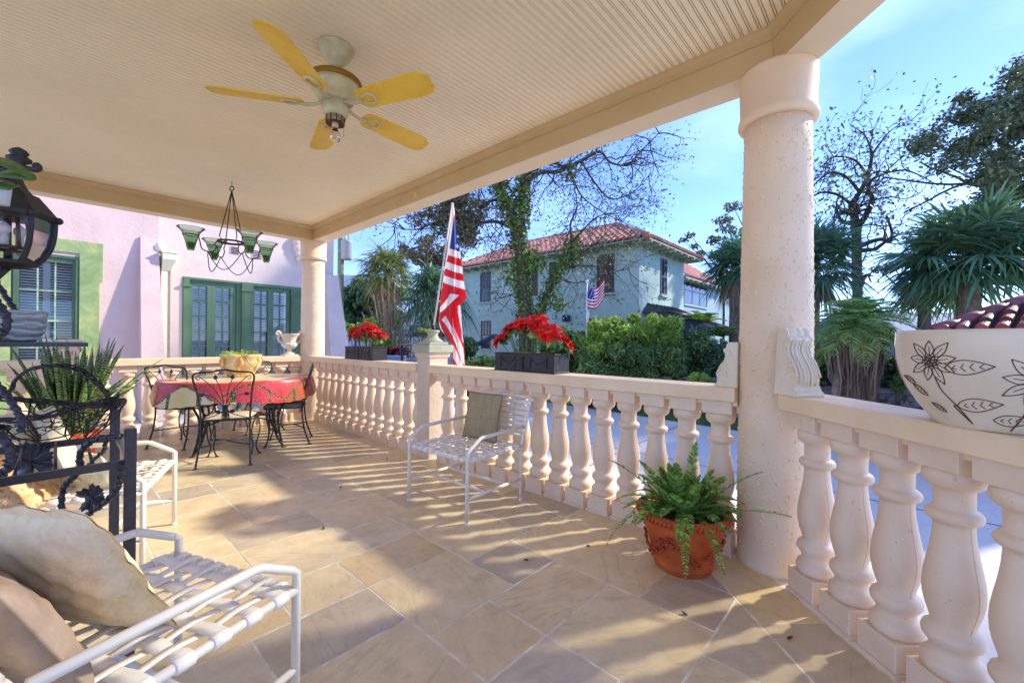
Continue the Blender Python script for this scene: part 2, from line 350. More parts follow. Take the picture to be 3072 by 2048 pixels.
b = beamrun((-3.2, 6.985), (2.793, 6.985), (0, 1), .217); b.build('back_beam', [m_beam, m_soffit], roof, Matrix.Identity(4))
b = beamrun((-.6, -2.838), (2.793, .553), (.7071, -.7071), .213); b.build('wing_beam', [m_beam, m_soffit], roof, Matrix.Identity(4))
# roof deck above, keeps the sun off the boards
b = MB(); b.prism([(-3.2, -2.9), (-.45, -2.99), (3.1, .45), (3.1, 7.28), (-3.2, 7.28)], 3.2, 3.45); b.build('roof_deck', m_beam, roof, Matrix.Identity(4))
b = MB(); m_hook = mat('hook_white', srgb('e8e0d0'), .5)
for (x, y, z) in ((2.79, 4.05, 2.97), (2.79, 5.35, 2.97)):
    b.tube(catmull([(x, y, z), (x-.03, y, z), (x-.05, y, z-.02), (x-.04, y, z-.04), (x-.02, y, z-.035)], 4), .004, 6)
b.build('hook', m_hook, roof, Matrix.Identity(4))
# ---------------------------------------------------------------- columns
def column(x, y, rb, rt, label):
    t = thing('porch_column', label, 'column', (x, y, 0), 0, 'round stucco porch columns')
    n = 18; prof = [(-.01, rb*1.02)]+[(.02+i*(2.60-.02)/n, rb+(rt-rb)*(i/n)**1.0+.006*math.sin(PI*i/n)) for i in range(n+1)]
    b = MB(); b.lathe(prof, 64); rg = random.Random(int(x*100+y))
    for _ in range(2600):
        z = rg.uniform(.01, 2.6); a = rg.uniform(0, 2*PI); r = rb+(rt-rb)*(z/2.6)+.006*math.sin(PI*z/2.6)-.0006; s = .0028+.0062*rg.random()**2.0; N = Vector((math.cos(a), math.sin(a), 0)); Tn = Vector((-N.y, N.x, 0)); c = N*r+Vector((0, 0, z)); w = rg.uniform(-.8, .8); k1 = s*rg.uniform(.8, 1.5); k2 = s*rg.uniform(.8, 2.2)
        ring = []
        for q in range(6): t_ = q*PI/3; d = Tn*(k1*math.cos(t_)*math.cos(w)-k2*math.sin(t_)*math.sin(w))+Vector((0, 0, k1*math.cos(t_)*math.sin(w)+k2*math.sin(t_)*math.cos(w))); ring.append(d)
        b.add([c+d for d in ring]+[c+d*.6+N*s*.6 for d in ring]+[c+N*s*.85], [(q, (q+1) % 6, 6+(q+1) % 6, 6+q) for q in range(6)]+[(6+q, 6+(q+1) % 6, 12) for q in range(6)], 0, True)
    b.build('shaft', m_col, t)
    c = MB(); c.lathe([(2.60, rt+.002), (2.60, rt+.028), (2.615, rt+.036), (2.64, rt+.034), (2.655, rt+.028), (2.66, rt+.024), (2.89, rt+.03), (2.905, rt+.028)], 64); c.build('capital', m_col, t)
    return t
column(2.908, .55, .192, .172, 'large rough stucco column where the two railings meet, fern pot at its foot')
column(2.88, 7.16, .178, .170, 'far corner stucco column beside the urn, behind the table')
# ---------------------------------------------------------------- balustrades
BP = [(.128, .07), (.133, .080), (.147, .0865), (.165, .088), (.185, .083), (.195, .070), (.208, .0635), (.225, .064), (.24, .075), (.252, .083), (.268, .085), (.284, .080), (.294, .068), (.303, .0595),
      (.325, .064), (.36, .0745), (.395, .0815), (.43, .0835), (.47, .081), (.51, .0745), (.56, .0655), (.61, .0585), (.655, .0553), (.670, .0555), (.673, .063), (.680, .073), (.691, .078), (.703, .077), (.713, .070), (.718, .059), (.722, .0556),
      (.785, .0556), (.792, .060), (.80, .073), (.812, .0825), (.828, .087), (.845, .087), (.855, .082), (.865, .078)]
def baluster_mesh():
    b = MB(); b.lathe(BP, 40); q = .0875
    b.box(-q, q, -q, q, .018, .130, bev=.004); b.box(-q-.006, q+.006, -q-.006, q+.006, -.004, .020)
    b.box(-q, q, -q, q, .862, .946, bev=.003)
    # mould seam
    for a in (PI*.0, PI): b.tube([(r*math.cos(a), r*math.sin(a), z) for z, r in BP[13:24]], .0016, 4)
    return b
_bal = None
def balustrade(label, cs, run, rz, origin, L0, L1, name='balustrade'):
    """cs: baluster centres along local x; rail from L0 to L1; local -y is the porch side"""
    global _bal
    t = thing(name, label, 'balustrade', (*origin, 0), rz, 'balustrades round the porch')
    for c in cs:
        if _bal is None: _bal = baluster_mesh().build('baluster', m_balu, t); _bal.location = (c, 0, 0)
        else:
            q = bpy.data.objects.new('baluster', _bal.data); COL.objects.link(q); q.parent = t; q.location = (c, 0, 0)
    r = MB(); w = .130
    prof = [(-w+.006, .9465), (-w, .952), (-w, 1.026), (-w+.006, 1.033), (w-.006, 1.033), (w, 1.026), (w, .952), (w-.006, .9465)]; n = len(prof)
    for x0, x1 in run:
        vs = [(x0, p[0], p[1]) for p in prof]+[(x1, p[0], p[1]) for p in prof]
        r.add(vs, [tuple(range(n)), tuple(range(2*n-1, n-1, -1))]+[(i, n+i, n+(i+1) % n, (i+1) % n) for i in range(n)])
        r.box(x0, x1, -.07, .07, .918, .948)
    r.build('rail', m_rail, t, fixn=True); return t
XB = 2.885
# long side: local x along +Y (rz=90), local -y -> +X ... use rz=+90: local x=(0,1), local y=(-1,0)
near = [.7555+.2115*k+.0875 for k in range(0, 14)]
balustrade('near half of the long balustrade, between big column and stone pier', near, [(.73, 3.795)], PI/2, (XB, 0), .7, 3.8)
far = [4.03+.223*k+.0875 for k in range(0, 13)]
balustrade('far half of the long balustrade, between stone pier and corner column', far, [(4.02, 7.06)], PI/2, (XB, 0), 4, 7)
bx = [2.62-.2235*k for k in range(0, 26)]
balustrade('back balustrade behind the dining table, facing the pink house', bx, [(-3.1, 2.752)], 0, (0, 7.205), -3.1, 2.7)
ws = [.0-.0875+.2145*k for k in range(0, 17)]
org = Vector((2.5253+.0619, .3103-.0619))
balustrade('short angled balustrade at right under the sunflower pot', ws, [(-.20, 3.7)], R_(225), (org.x, org.y), -.2, 3.7)
# ---------------------------------------------------------------- stone pier with moulded cap
pier = thing('stone_pier', 'square stucco pier with grey capstone in the long balustrade', 'pier', (2.9, 3.905, 0))
b = MB(); b.box(-.125, .125, -.115, .115, -.004, 1.10, bev=.004); b.build('shaft', stucco('pier_stucco', srgb('dcc8ae'), .5, 45), pier)
m_cap = stucco('grey_green_weathered_paint', srgb('bfc0a4'), .4, 30, srgb('9a9c82'))
b = MB(); b.prism([(-.125, -.115), (.125, -.115), (.125, .115), (-.125, .115)], 1.099, 1.10)
for z0, z1, e0, e1 in ((1.10, 1.165, 0, .022),):
    vs = [(sx*(.125+e), sy*(.115+e), z) for z, e in ((z0, e0), (z0+.02, e0+.016), (z1, e1)) for sx, sy in ((-1, -1), (1, -1), (1, 1), (-1, 1))]
    b.add(vs, [(k*4+i, k*4+(i+1) % 4, k*4+4+(i+1) % 4, k*4+4+i) for k in range(2) for i in range(4)]+[(8, 9, 10, 11)])
b.build('cap_moulding', stucco('pier_stucco_cap', srgb('dcc8ae'), .4, 45), pier)
b = MB(); b.box(-.17, .17, -.16, .16, 1.166, 1.252, bev=.008); b.box(-.13, .13, -.12, .12, 1.2525, 1.285, bev=.006); b.build('capstone', m_cap, pier)
b = MB(); b.lathe([(1.285, .118), (1.30, .112), (1.315, .09), (1.335, .066), (1.36, .056), (1.385, .060), (1.40, .076), (1.41, .079), (1.418, .074), (1.421, .03)], 32); b.build('turned_socket', m_cap, pier)
# ---------------------------------------------------------------- pink house behind the porch
m_pink = stucco('pink_lavender_stucco', srgb('dcc2b8'), .8, 10, srgb('d0b5ac'), .5)
m_pink2 = stucco('pale_pink_stucco', srgb('dfcdc2'), .5, 14, srgb('d4bfb4'), .35)
def greenmat(name, a, b_, patch=.5):
    s = NT(name); n = s.noise(1.6, 6, .65); s.color(s.ramp(n, [(.35, a), (.65, b_)])); s.rough(.55); s.bump(s.noise(60, 3, .6), .1, .002); return s.m
m_gsur = NT('mottled_green_surround'); _n = m_gsur.noise(2.3, 6, .7, .6); m_gsur.color(m_gsur.ramp(_n, [(.35, srgb('7d955a')), (.52, srgb('93a86e')), (.62, srgb('b8b56e')), (.75, srgb('8ea26c'))])); m_gsur.rough(.6)
_br = m_gsur.n.new('ShaderNodeTexBrick'); m_gsur.l(m_gsur.coords('Object', (1, 1, 1), (PI/2, 0, 0)), _br.inputs['Vector']); _br.inputs['Scale'].default_value = 1.0; _br.inputs['Mortar Size'].default_value = .006; _br.inputs['Brick Width'].default_value = 9; _br.inputs['Row Height'].default_value = .24
m_gsur.bump(_br.outputs['Fac'], -.35, .01); m_gsur = m_gsur.m
m_green = greenmat('green_door_paint', srgb('4c6a4a'), srgb('5c7c58')); m_green2 = greenmat('deep_green_trim', srgb('426048'), srgb('56765a'))
m_white = mat('white_paint', srgb('dfe0e0'), .5, .05, 5)
m_blind = mat('white_blind', srgb('f4f4f4'), .5, .03)
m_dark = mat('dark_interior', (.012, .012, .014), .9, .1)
def glassmat(name, tint=(.9, .95, .95), rough=.02, mixf=.75):
    s = NT(name); tr = s.n.new('ShaderNodeBsdfTransparent'); tr.inputs[0].default_value = (*tint, 1); gl = s.n.new('ShaderNodeBsdfGlossy'); gl.inputs['Roughness'].default_value = rough
    mx = s.n.new('ShaderNodeMixShader'); fr = s.n.new('ShaderNodeFresnel'); fr.inputs['IOR'].default_value = 1.5
    s.l(fr.outputs[0], mx.inputs[0]); s.l(tr.outputs[0], mx.inputs[1]); s.l(gl.outputs[0], mx.inputs[2]); s.l(mx.outputs[0], s.out.inputs[0]); return s.m
m_glass = glassmat('window_glass')
S_ = 1.25; YW = 12.5
ph = thing('pink_house', 'pink lavender stucco house with green window and doors behind the back balustrade', 'house', (1.5, YW, -.5))
def hx(x): return x*S_
def hz(z): return 1.3+(z-1.3)*S_
WX0, WX1 = -7, 5.66
# wall as panels around openings: window 1 and door bay
win = (hx(-.48), hx(.25), hz(.82), hz(2.62)); bay = (hx(1.63), hx(3.76), -.5, hz(2.475))
xs = [WX0, win[0], win[1], hx(1.25)]
b = MB(); y0, y1 = YW, YW+.3
def wall(b, x0, x1, z0, z1, y0=y0, y1=y1, mi=0): b.box(x0, x1, y0, y1, z0, z1, mi)
wall(b, WX0, win[0], -.5, 7); wall(b, win[1], hx(1.26), -.5, 7); wall(b, win[0], win[1], win[3], 7); wall(b, win[0], win[1], -.5, win[2])
b.build('wall', m_pink, ph, I4)
b = MB(); yr = YW+.10
wall(b, hx(1.26)+.001, bay[0], -.5, 7, yr, yr+.3); wall(b, bay[0], bay[1], bay[3], 7, yr, yr+.3); wall(b, bay[1], WX1, -.5, 7, yr, yr+.3)
# raised plaster band round the doors
b.box(hx(1.62), hx(4.2), yr-.03, yr, bay[3]+.001, hz(2.79)); b.box(hx(1.44), hx(1.62), yr-.03, yr, -.5, hz(2.85))
b.box(hx(1.62), hx(2.14), yr-.028, yr, hz(2.79)+.001, hz(2.84))
b.build('wall', m_pink2, ph, I4)
b = MB(); b.box(WX1-.3, WX1, yr+.301, YW+9, -.5, 7); b.build('wall', m_pink2, ph, I4)
def buttress(x0, x1, z1, xl, xr_, prot, m):
    b = MB(); zt = z1; zb = -.5
    vs = [(x0, YW+.02, zt), (x1, YW+.02, zt), (x0, YW-.05, zt-.02), (x1, YW-.05, zt-.02), (xl, YW+.02, zb), (xr_, YW+.02, zb), (xl, YW-prot, zb), (xr_, YW-prot, zb)]
    b.add(vs, [(0, 1, 3, 2), (2, 3, 7, 6), (0, 2, 6, 4), (1, 5, 7, 3)]); b.build('buttress', m, ph, I4)
buttress(hx(1.0), hx(1.245), hz(3.11), hx(.985), hx(1.33), .75, m_pink)
buttress(hx(4.28), hx(4.59), hz(2.85), hx(4.27), hx(4.80), .75, m_pink2)
# vents
for i, (a, c, z0, z1) in enumerate(((2.39, 2.56, 3.04, 3.19), (2.79, 2.98, 3.0, 3.18))):
    b = MB(); b.box(hx(a), hx(c), yr-.012, yr+.01, hz(z0), hz(z1), 0)
    n = 5
    for k in range(n):
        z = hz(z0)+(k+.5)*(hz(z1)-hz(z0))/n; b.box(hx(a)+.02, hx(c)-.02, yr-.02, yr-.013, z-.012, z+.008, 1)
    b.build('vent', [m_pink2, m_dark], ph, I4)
# downpipe with rain head
m_pipe = mat('cream_rain_pipe', srgb('e6e2c2'), .5, .05)
b = MB(); xc = hx(1.335)
b.box(xc-.055, xc+.055, YW-.10, YW+.02, -.5, hz(2.54)); b.add([(xc-.055, YW-.12, hz(2.54)), (xc+.09, YW-.12, hz(2.54)), (xc+.09, YW+.05, hz(2.54)), (xc-.055, YW+.05, hz(2.54)), (xc-.055, YW-.26, hz(2.73)), (xc+.19, YW-.26, hz(2.73)), (xc+.19, YW+.05, hz(2.73)), (xc-.055, YW+.05, hz(2.73))], [(0, 1, 5, 4), (1, 2, 6, 5), (0, 4, 7, 3), (3, 2, 1, 0)])
b.box(xc-.055, xc+.19, YW-.26, YW+.05, hz(2.73)+.001, hz(2.85)); b.box(xc-.07, xc+.21, YW-.28, YW+.05, hz(2.85), hz(2.875)); b.build('rain_pipe', m_pipe, ph, I4)
b = MB(); b.lathe([(0, .10), (.05, .12), (.12, .12), (.2, .07), (.22, .01)], 16, (hx(1.28), YW-.03, hz(2.876))); b.build('wall_finial', m_pipe, ph, I4)
# corbel by the corner
b = MB(); cx = hx(3.66)
for z, r in ((3.50, .13), (3.36, .12), (3.24, .09), (3.12, .06), (3.02, .035)): b.sphere((cx+(3.5-z)*.12, yr-.06, hz(z)), r, 12, 8, sc_=(1, .9, 1.3))
b.build('corbel', m_pink2, ph, I4)
# green surround of the left window
b = MB(); yo = YW-.035; X0, X1 = hx(-.78), hx(.49)
b.box(hx(-.82), hx(.525), yo, YW-.001, hz(2.68), hz(2.885)); b.box(win[1], hx(.525), yo, YW-.001, hz(2.25), hz(2.68)-.001); b.box(win[1], hx(.487), yo, YW-.001, -.5, hz(2.25)-.001)
b.box(hx(-.82), win[0], yo, YW-.001, hz(2.25), hz(2.68)-.001); b.box(hx(-.78), win[0], yo, YW-.001, -.5, hz(2.25)-.001); b.box(win[0], win[1], yo, YW-.001, -.5, win[2]-.06)
b.build('window_surround', m_gsur, ph, I4)
m_slat = m_blind
def blinds(b, x0, x1, z0, z1, y, pitch=.055):
    z = z0+.02
    while z < z1-.02:
        b.add([(x0, y-.010, z-.014), (x1, y-.010, z-.014), (x1, y+.010, z+.018), (x0, y+.010, z+.018)], [(0, 1, 2, 3)]); z += pitch
# sash window
wo_ = thing('x', None, None); bpy.data.objects.remove(wo_)
b = MB(); x0, x1, z0, z1 = win; ft = .10
for (a, c, d, e) in ((x0, x0+ft, z0, z1), (x1-ft, x1, z0, z1), (x0+ft, x1-ft, z1-ft, z1), (x0+ft, x1-ft, z0, z0+.07)): b.box(a, c, YW-.02, YW+.16, d, e)
for (a, c, d, e) in ((x0+.03, x0+.055, z0, z1), (x1-.055, x1-.03, z0, z1), (x0, x1, z1-.055, z1-.03)): b.box(a, c, YW-.05, YW-.0205, d, e)
b.box(x0-.05, x1+.05, YW-.10, YW+.1, z0-.06, z0-.001)
f = b.build('window', m_green2, ph, I4)
b = MB(); i0, i1 = x0+ft, x1-ft; zm = hz(1.56); y = YW+.06
for k in (1, 2): xk = i0+(i1-i0)*k/3; b.box(xk-.012, xk+.012, y, y+.02, z0+.07, z1-ft)
for zz, h in ((zm, .02), (hz(2.04), .010), (z1-ft-.02, .02), (hz(1.13), .010)): b.box(i0, i1, y-.002, y+.022, zz-h, zz+h)
b.build('muntin', mat('flaking_pale_green', srgb('a9c3a4'), .6, .35, 20, c2=srgb('6d9673')), f, I4)
b = MB(); b.box(i0, i1, y+.03, y+.034, z0+.07, z1-ft); b.build('pane', m_glass, f, I4)
b = MB(); blinds(b, i0, i1, z0+.07, z1-ft, y+.22); b.build('blind', m_slat, f, I4)
b = MB(); xm = (i0+i1)/2; b.box(xm-.05, xm+.05, y+.10, y+.13, z0, z1-ft); b.box(i0, i1, y+.095, y+.13, zm-.02, zm+.10); b.build('inner_sash', m_white, f, I4)
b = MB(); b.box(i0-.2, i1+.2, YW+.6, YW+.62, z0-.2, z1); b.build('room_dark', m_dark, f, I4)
# french doors bay: pilasters, header, two pairs
b = MB(); zt = bay[3]; yb = yr-.02
pil = [(1.63, 1.73), (2.60, 2.81), (3.56, 3.78)]
for a, c in pil:
    a, c = hx(a), hx(c); b.box(a, c, yb-.05, yb+.2, -.5, hz(2.29)); b.box(a-.03, c+.03, yb-.09, yb+.2, hz(2.29)+.001, hz(2.325)); b.box(a+.0, c-.0, yb-.04, yb+.2, hz(2.325)+.001, zt)
    if c-a > .2: 
        for (p, q, r, s2) in ((a+.035, a+.05, 0, hz(2.24)), (c-.05, c-.035, 0, hz(2.24)), (a+.05, c-.05, hz(2.225), hz(2.24))): b.box(p, q, yb-.058, yb-.0505, r, s2)
b.box(hx(1.73)+.001, hx(2.6)-.001, yb-.03, yb+.2, hz(2.435), zt); b.box(hx(2.81)+.001, hx(3.56)-.001, yb-.03, yb+.2, hz(2.42), zt)
b.build('door_surround', m_green, ph, I4)
def frenchdoor(xa, xb, leaves, ztop):
    b = MB(); y = yb+.05
    # outer frame
    b.box(xa, leaves[0][0]-.13, y-.03, y+.05, -.3, ztop); b.box(leaves[-1][1]+.13, xb, y-.03, y+.05, -.3, ztop); b.box(xa, xb, y-.03, y+.05, ztop+.001, ztop+.06)
    for (a, c) in leaves:
        gl_ = (leaves[1][0]-leaves[0][1])/2-.001; la, rc = (.125 if a == leaves[0][0] else gl_), (.125 if a != leaves[0][0] else gl_); b.box(a-la, a, y, y+.045, -.3, ztop-.005); b.box(c, c+rc, y, y+.045, -.3, ztop-.005)
        b.box(a, c, y, y+.045, hz(2.335), ztop-.005); b.box(a, c, y, y+.045, -.3, -.0)
    f = b.build('french_door', m_green, ph, I4)
    for (a, c) in leaves:
        mb = MB(); gb = MB(); bl = MB()
        xm = (a+c)/2; mb.box(xm-.016, xm+.016, y+.008, y+.03, 0, hz(2.335)); n = 7
        for k in range(1, n): z = 0+(hz(2.335))*k/n; mb.box(a, c, y+.006, y+.032, z-.015, z+.015)
        gb.box(a, c, y+.033, y+.036, 0, hz(2.335)); blinds(bl, a+.01, c-.01, 0, hz(2.335)-.03, y+.12, .048); bl.box(a+.01, c-.01, y+.10, y+.14, hz(2.335)-.06, hz(2.335)-.01)
        mb.build('muntin', m_green2, f, I4); gb.build('pane', m_glass, f, I4); bl.build('blind', m_slat, f, I4)
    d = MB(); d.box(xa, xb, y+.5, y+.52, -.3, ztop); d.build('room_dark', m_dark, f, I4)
frenchdoor(hx(1.73), hx(2.60), [(hx(1.785), hx(2.02)), (hx(2.16), hx(2.41))], hz(2.42))
frenchdoor(hx(2.81), hx(3.56), [(hx(2.85), hx(3.11)), (hx(3.22), hx(3.485))], hz(2.405))
# ---------------------------------------------------------------- teal house with red barrel tiles
m_teal = stucco('teal_grey_stucco', srgb('c2dccf'), .6, 9, srgb('afcdc2'), .5)
m_tealb = stucco('blue_teal_stucco', srgb('9cbcc2'), .4, 9, srgb('8cafb8'), .4)
m_frame = mat('dark_plum_frame', srgb('3b3038'), .4, .1)
m_sill = mat('pale_sill', srgb('b9cbc8'), .6, .08)
m_fasc = mat('fascia_green', srgb('a9b29a'), .6, .08)
m_tile = NT('red_clay_barrel_tile'); _n = m_tile.noise(1.3, 5, .7); _g = m_tile.n.new('ShaderNodeNewGeometry')
m_tile.color(m_tile.mix(.4, m_tile.ramp(_n, [(.3, srgb('c87562')), (.6, srgb('dc9a88')), (.8, srgb('e6b8a8'))]), m_tile.ramp(_g.outputs['Random Per Island'], [(0, srgb('bb6153')), (.6, srgb('dd9887')), (1, srgb('eac6ba'))]))); m_tile.rough(.6); m_tile = m_tile.m
def mirrorglass(name, c=(.02, .03, .04)):
    s = NT(name); s.color(c); s.rough(.04); s.b.inputs['Specular IOR Level'].default_value = .45; s.bump(s.noise(1.5, 2, .5), .03, .05); return s.m
m_wing = mirrorglass('dark_window_glass')
def roofplane(b, P0, P1, Q0, Q1, pitch=.26, course=.36):
    """barrel tiles between eave P0-P1 and top line Q0-Q1 (trapezoid); rows run up the slope"""
    P0, P1, Q0, Q1 = map(Vector, (P0, P1, Q0, Q1)); e = (P1-P0); L = e.length; e.normalize()
    up = (Q0-P0)-(e*(Q0-P0).dot(e)); H = up.length; up.normalize(); N = e.cross(up).normalized()
    if N.z < 0: N = -N
    q0 = (Q0-P0).dot(e); q1 = (Q1-P0).dot(e)
    n = int(L/pitch)
    for i in range(n):
        s = (i+.5)*L/n; h = H
        if s < q0: h = H*s/q0
        elif s > q1: h = H*(L-s)/(L-q1)
        m = max(1, int(h/course)); w = L/n
        for j in range(m):
            t0 = j*course; t1 = min(h, t0+course+.05)
            if t1-t0 < .06: continue
            vs = []; fs = []; K = 6
            for t, lift, ww in ((t0, .035, 1.), (t1, .0, .86)):
                for k in range(K+1):
                    a = PI*k/K; vs.append(P0+e*(s-math.cos(a)*w*.36*ww)+up*t+N*(lift+math.sin(a)*w*.34*ww))
            for k in range(K): fs.append((k, k+1, K+2+k, K+1+k))
            vs += [P0+e*(s-w*.36)+up*t0+N*.0, P0+e*(s+w*.36)+up*t0+N*.0]
            fs.append(tuple(range(K, -1, -1))+(2*K+2, 2*K+3))
            b.add(vs, fs, 0, False)
    b.add([P0, P1, Q1, Q0] if (Q1-Q0).length > .01 else [P0, P1, Q1], [tuple(range(4 if (Q1-Q0).length > .01 else 3))], 1)
m_tileb = mat('tile_channel_shade', srgb('8a3f30'), .8, .3, 3)
def ridge(b, A, B, r=.13, step=.4):
    A, B = Vector(A), Vector(B); n = max(1, int((B-A).length/step))
    for i in range(n): b.tube([A.lerp(B, i/n), A.lerp(B, (i+1.1)/n)], [r*1.08, r*.9], 8, 0, cap=True)
HX, HY = 15.09, 7.36; HX1, HY1 = 19.6, 17.7; ZE = 5.2
th = thing('teal_house', 'two storey teal stucco house with red barrel tile hip roof across the driveway', 'house', (HX, HY, -.5))
b = MB(); b.box(HX, HX1, HY, HY1, -.6, ZE+.05); b.build('wall', m_teal, th, I4)
rf = MB(); ov = .62; ex0, ex1, ey0, ey1 = HX-ov, HX1+ov, HY-ov, HY1+ov; ze = ZE-.02; xm = (ex0+ex1)/2; hw = (ex1-ex0)/2; zp = 6.68
A = (ex0, ey0, ze); Bc = (ex1, ey0, ze); Cc = (ex1, ey1, ze); Dd = (ex0, ey1, ze); R0 = (xm, ey0+hw, zp); R1 = (xm, ey1-hw, zp)
roofplane(rf, Dd, A, R1, R0); roofplane(rf, A, Bc, R0, R0); roofplane(rf, Cc, Dd, R1, R1); roofplane(rf, Bc, Cc, R0, R1)
ridge(rf, R0, R1); ridge(rf, A, R0); ridge(rf, Bc, R0); ridge(rf, Dd, R1)
# cross hip bump of the roof
r2 = rf.build('roof', [m_tile, m_tileb], th, I4)
b = MB(); b.box(ex0+.02, ex1-.02, ey0+.02, ey1-.02, ze-.09, ze-.03)
y = ey0+.3
while y < ey1: b.box(ex0-.03, HX, y-.045, y+.045, ze-.20, ze-.091); y += .72
x = ex0+.3
while x < ex1: b.box(x-.045, x+.045, ey0-.03, HY, ze-.20, ze-.091); x += .72
b.build('eaves', m_fasc, th, I4)
b = MB(); fx, fy, fz = R0; b.lathe([(0, .02), (.1, .03), (.16, .07), (.22, .02), (.3, .05), (.42, .005)], 10, (fx, fy, fz+.1)); b.build('finial', m_frame, th, I4)
def win_x(y0, y1, z0, z1, X=HX, sill=True, nm=2, frame=m_frame, par=th):
    b = MB(); ft = .07; b.box(X-.03, X+.02, y0, y0+ft, z0, z1); b.box(X-.03, X+.02, y1-ft, y1, z0, z1); b.box(X-.03, X+.02, y0+ft, y1-ft, z1-ft, z1); b.box(X-.03, X+.02, y0+ft, y1-ft, z0, z0+ft)
    zm = (z0+z1)/2; b.box(X-.035, X+.02, y0+ft, y1-ft, zm-.03, zm+.03)
    for k in range(1, nm+1): yk = y0+(y1-y0)*k/(nm+1); b.box(X-.025, X+.01, yk-.012, yk+.012, zm, z1-ft)
    for k in (1, 2): zk = zm+(z1-zm)*k/3; b.box(X-.025, X+.01, y0+ft, y1-ft, zk-.012, zk+.012)
    f = b.build('window', frame, par, I4)
    b = MB(); b.box(X-.008, X-.004, y0+ft, y1-ft, z0+ft, z1-ft); b.build('pane', m_wing, f, I4)
    if sill: b = MB(); b.box(X-.10, X-.001, y0-.08, y1+.05, z0-.10, z0-.001); b.build('sill', m_sill, f, I4)
def win_y(x0, x1, z0, z1, Y, nm=1, par=th, frame=m_frame):
    b = MB(); ft = .07; b.box(x0, x0+ft, Y-.03, Y+.02, z0, z1); b.box(x1-ft, x1, Y-.03, Y+.02, z0, z1); b.box(x0+ft, x1-ft, Y-.03, Y+.02, z1-ft, z1); b.box(x0+ft, x1-ft, Y-.03, Y+.02, z0, z0+ft)
    zm = (z0+z1)/2; b.box(x0+ft, x1-ft, Y-.035, Y+.02, zm-.03, zm+.03)
    for k in range(1, nm+1): xk = x0+(x1-x0)*k/(nm+1); b.box(xk-.02, xk+.02, Y-.028, Y+.01, z0+ft, z1-ft)
    f = b.build('window', frame, par, I4)
    b = MB(); b.box(x0+ft, x1-ft, Y-.008, Y-.004, z0+ft, z1-ft); b.build('pane', m_wing, f, I4)
    b = MB(); b.box(x0-.06, x1+.08, Y-.10, Y-.001, z0-.10, z0-.001); b.build('sill', m_sill, f, I4)
win_x(8.42, 9.21, 3.30, 4.85); win_x(15.48, 16.24, 3.34, 4.88); win_x(11.30, 11.68, 3.72, 4.87); win_x(12.36, 12.74, 3.42, 4.75); win_x(15.44, 16.15, .9, 2.35)
win_y(17.02, 17.65, 3.32, 4.83, HY)
b = MB(); b.box(HX-.05, HX+.02, 8.0, 9.62, -.3, 2.28); b.build('patio_door', m_frame, th, I4)
b = MB(); b.box(HX-.058, HX-.051, 8.12, 8.78, -.2, 2.16); b.box(HX-.058, HX-.051, 8.86, 9.50, -.2, 2.16); b.build('door_pane', m_wing, th, I4)
# leaded canopy over the side door
m_lead = mat('dark_metal_glazing', srgb('4a4f55'), .35, .1, metal=.4)
b = MB(); cx0, cx1, cz, ct = 15.35, 18.9, 2.45, 2.85
b.add([(cx0, HY-1.0, cz), (cx1, HY-1.0, cz), (cx1-.7, HY-.0, ct), (cx0+.5, HY-.0, ct), (cx0, HY, cz), (cx1, HY, cz)], [(0, 1, 2, 3), (0, 3, 4), (1, 5, 2)], 1)
for k in range(7):
    t = k/6; b.tube([(cx0+(cx1-cx0)*t, HY-1.01, cz), (cx0+.5+(cx1-.7-cx0-.5)*t, HY, ct+.02)], .025, 6)
b.tube([(cx0, HY, cz), (cx0, HY-1.0, cz), (cx1, HY-1.0, cz), (cx1, HY, cz)], .04, 6); b.build('door_canopy', [m_lead, m_wing], th, I4)
b = MB(); b.box(HX-.26, HX, 10.5, 10.78, 2.17, 2.46, bev=.02); b.box(HX-.3, HX-.26, 10.55, 10.73, 2.22, 2.42); b.build('meter_box', mat('navy_box', srgb('27395c'), .4, .1), th, I4)
# rear wing of the teal house
tb = thing('teal_wing_house', 'blue teal rear wing with lower red tile roof and a wide dark window', 'house', (21, 11, -.5))
WY = 11.0
def ony_(x, y, Y): q = ray(x, y); q = q*(Y/q[1]); return q[0], q[2]+HC
wx0, _ = ony_(1350+1825/2.613, 900, WY); wx1 = wx0+14
_, wze = ony_(1350+1840/2.613, 600+612/2.613, WY)
b = MB(); b.box(wx0-6, wx1, WY, WY+8, -.6, wze); b.build('wall', m_tealb, tb, I4)
rf = MB(); q = WY-.6; xa, xb = wx0-1.0, ony_(1350+2055/2.613, 840, WY)[0]+2.0
roofplane(rf, (xa, q, wze-.05), (xb, q, wze-.05), (xa, q+3.4, wze+2.6), (xb-3.2, q+3.4, wze+2.6), .36, .45); ridge(rf, (xb, q, wze-.05), (xb-3.2, q+3.4, wze+2.6), .16); ridge(rf, (xa, q+3.4, wze+2.6), (xb-3.2, q+3.4, wze+2.6), .16)
rf.build('roof', [m_tile, m_tileb], tb, I4)
b = MB(); b.box(xa, xb, q+.02, WY, wze-.17, wze-.08)
for k in range(12): x = xa+.3+k*.95; b.box(x, x+.1, q-.03, WY, wze-.3, wze-.171)
b.build('eaves', m_fasc, tb, I4)
a0, z0 = ony_(1350+1836/2.613, 600+812/2.613, WY); a1, z1 = ony_(1350+2014/2.613, 600+645/2.613, WY); win_y(a0-.1, a1, z0, z1, WY, 2, tb)
a0, z0 = ony_(1350+2192/2.613, 600+910/2.613, WY); a1, z1 = ony_(1350+2300/2.613, 600+840/2.613, WY); win_y(a0, a1, z0, z1, WY, 3, tb)
a0, z0 = ony_(1350+2185/2.613, 600+1130/2.613, WY); a1, z1 = ony_(1350+2300/2.613, 600+1015/2.613, WY); win_y(a0, a1, z0, z1, WY, 1, tb)
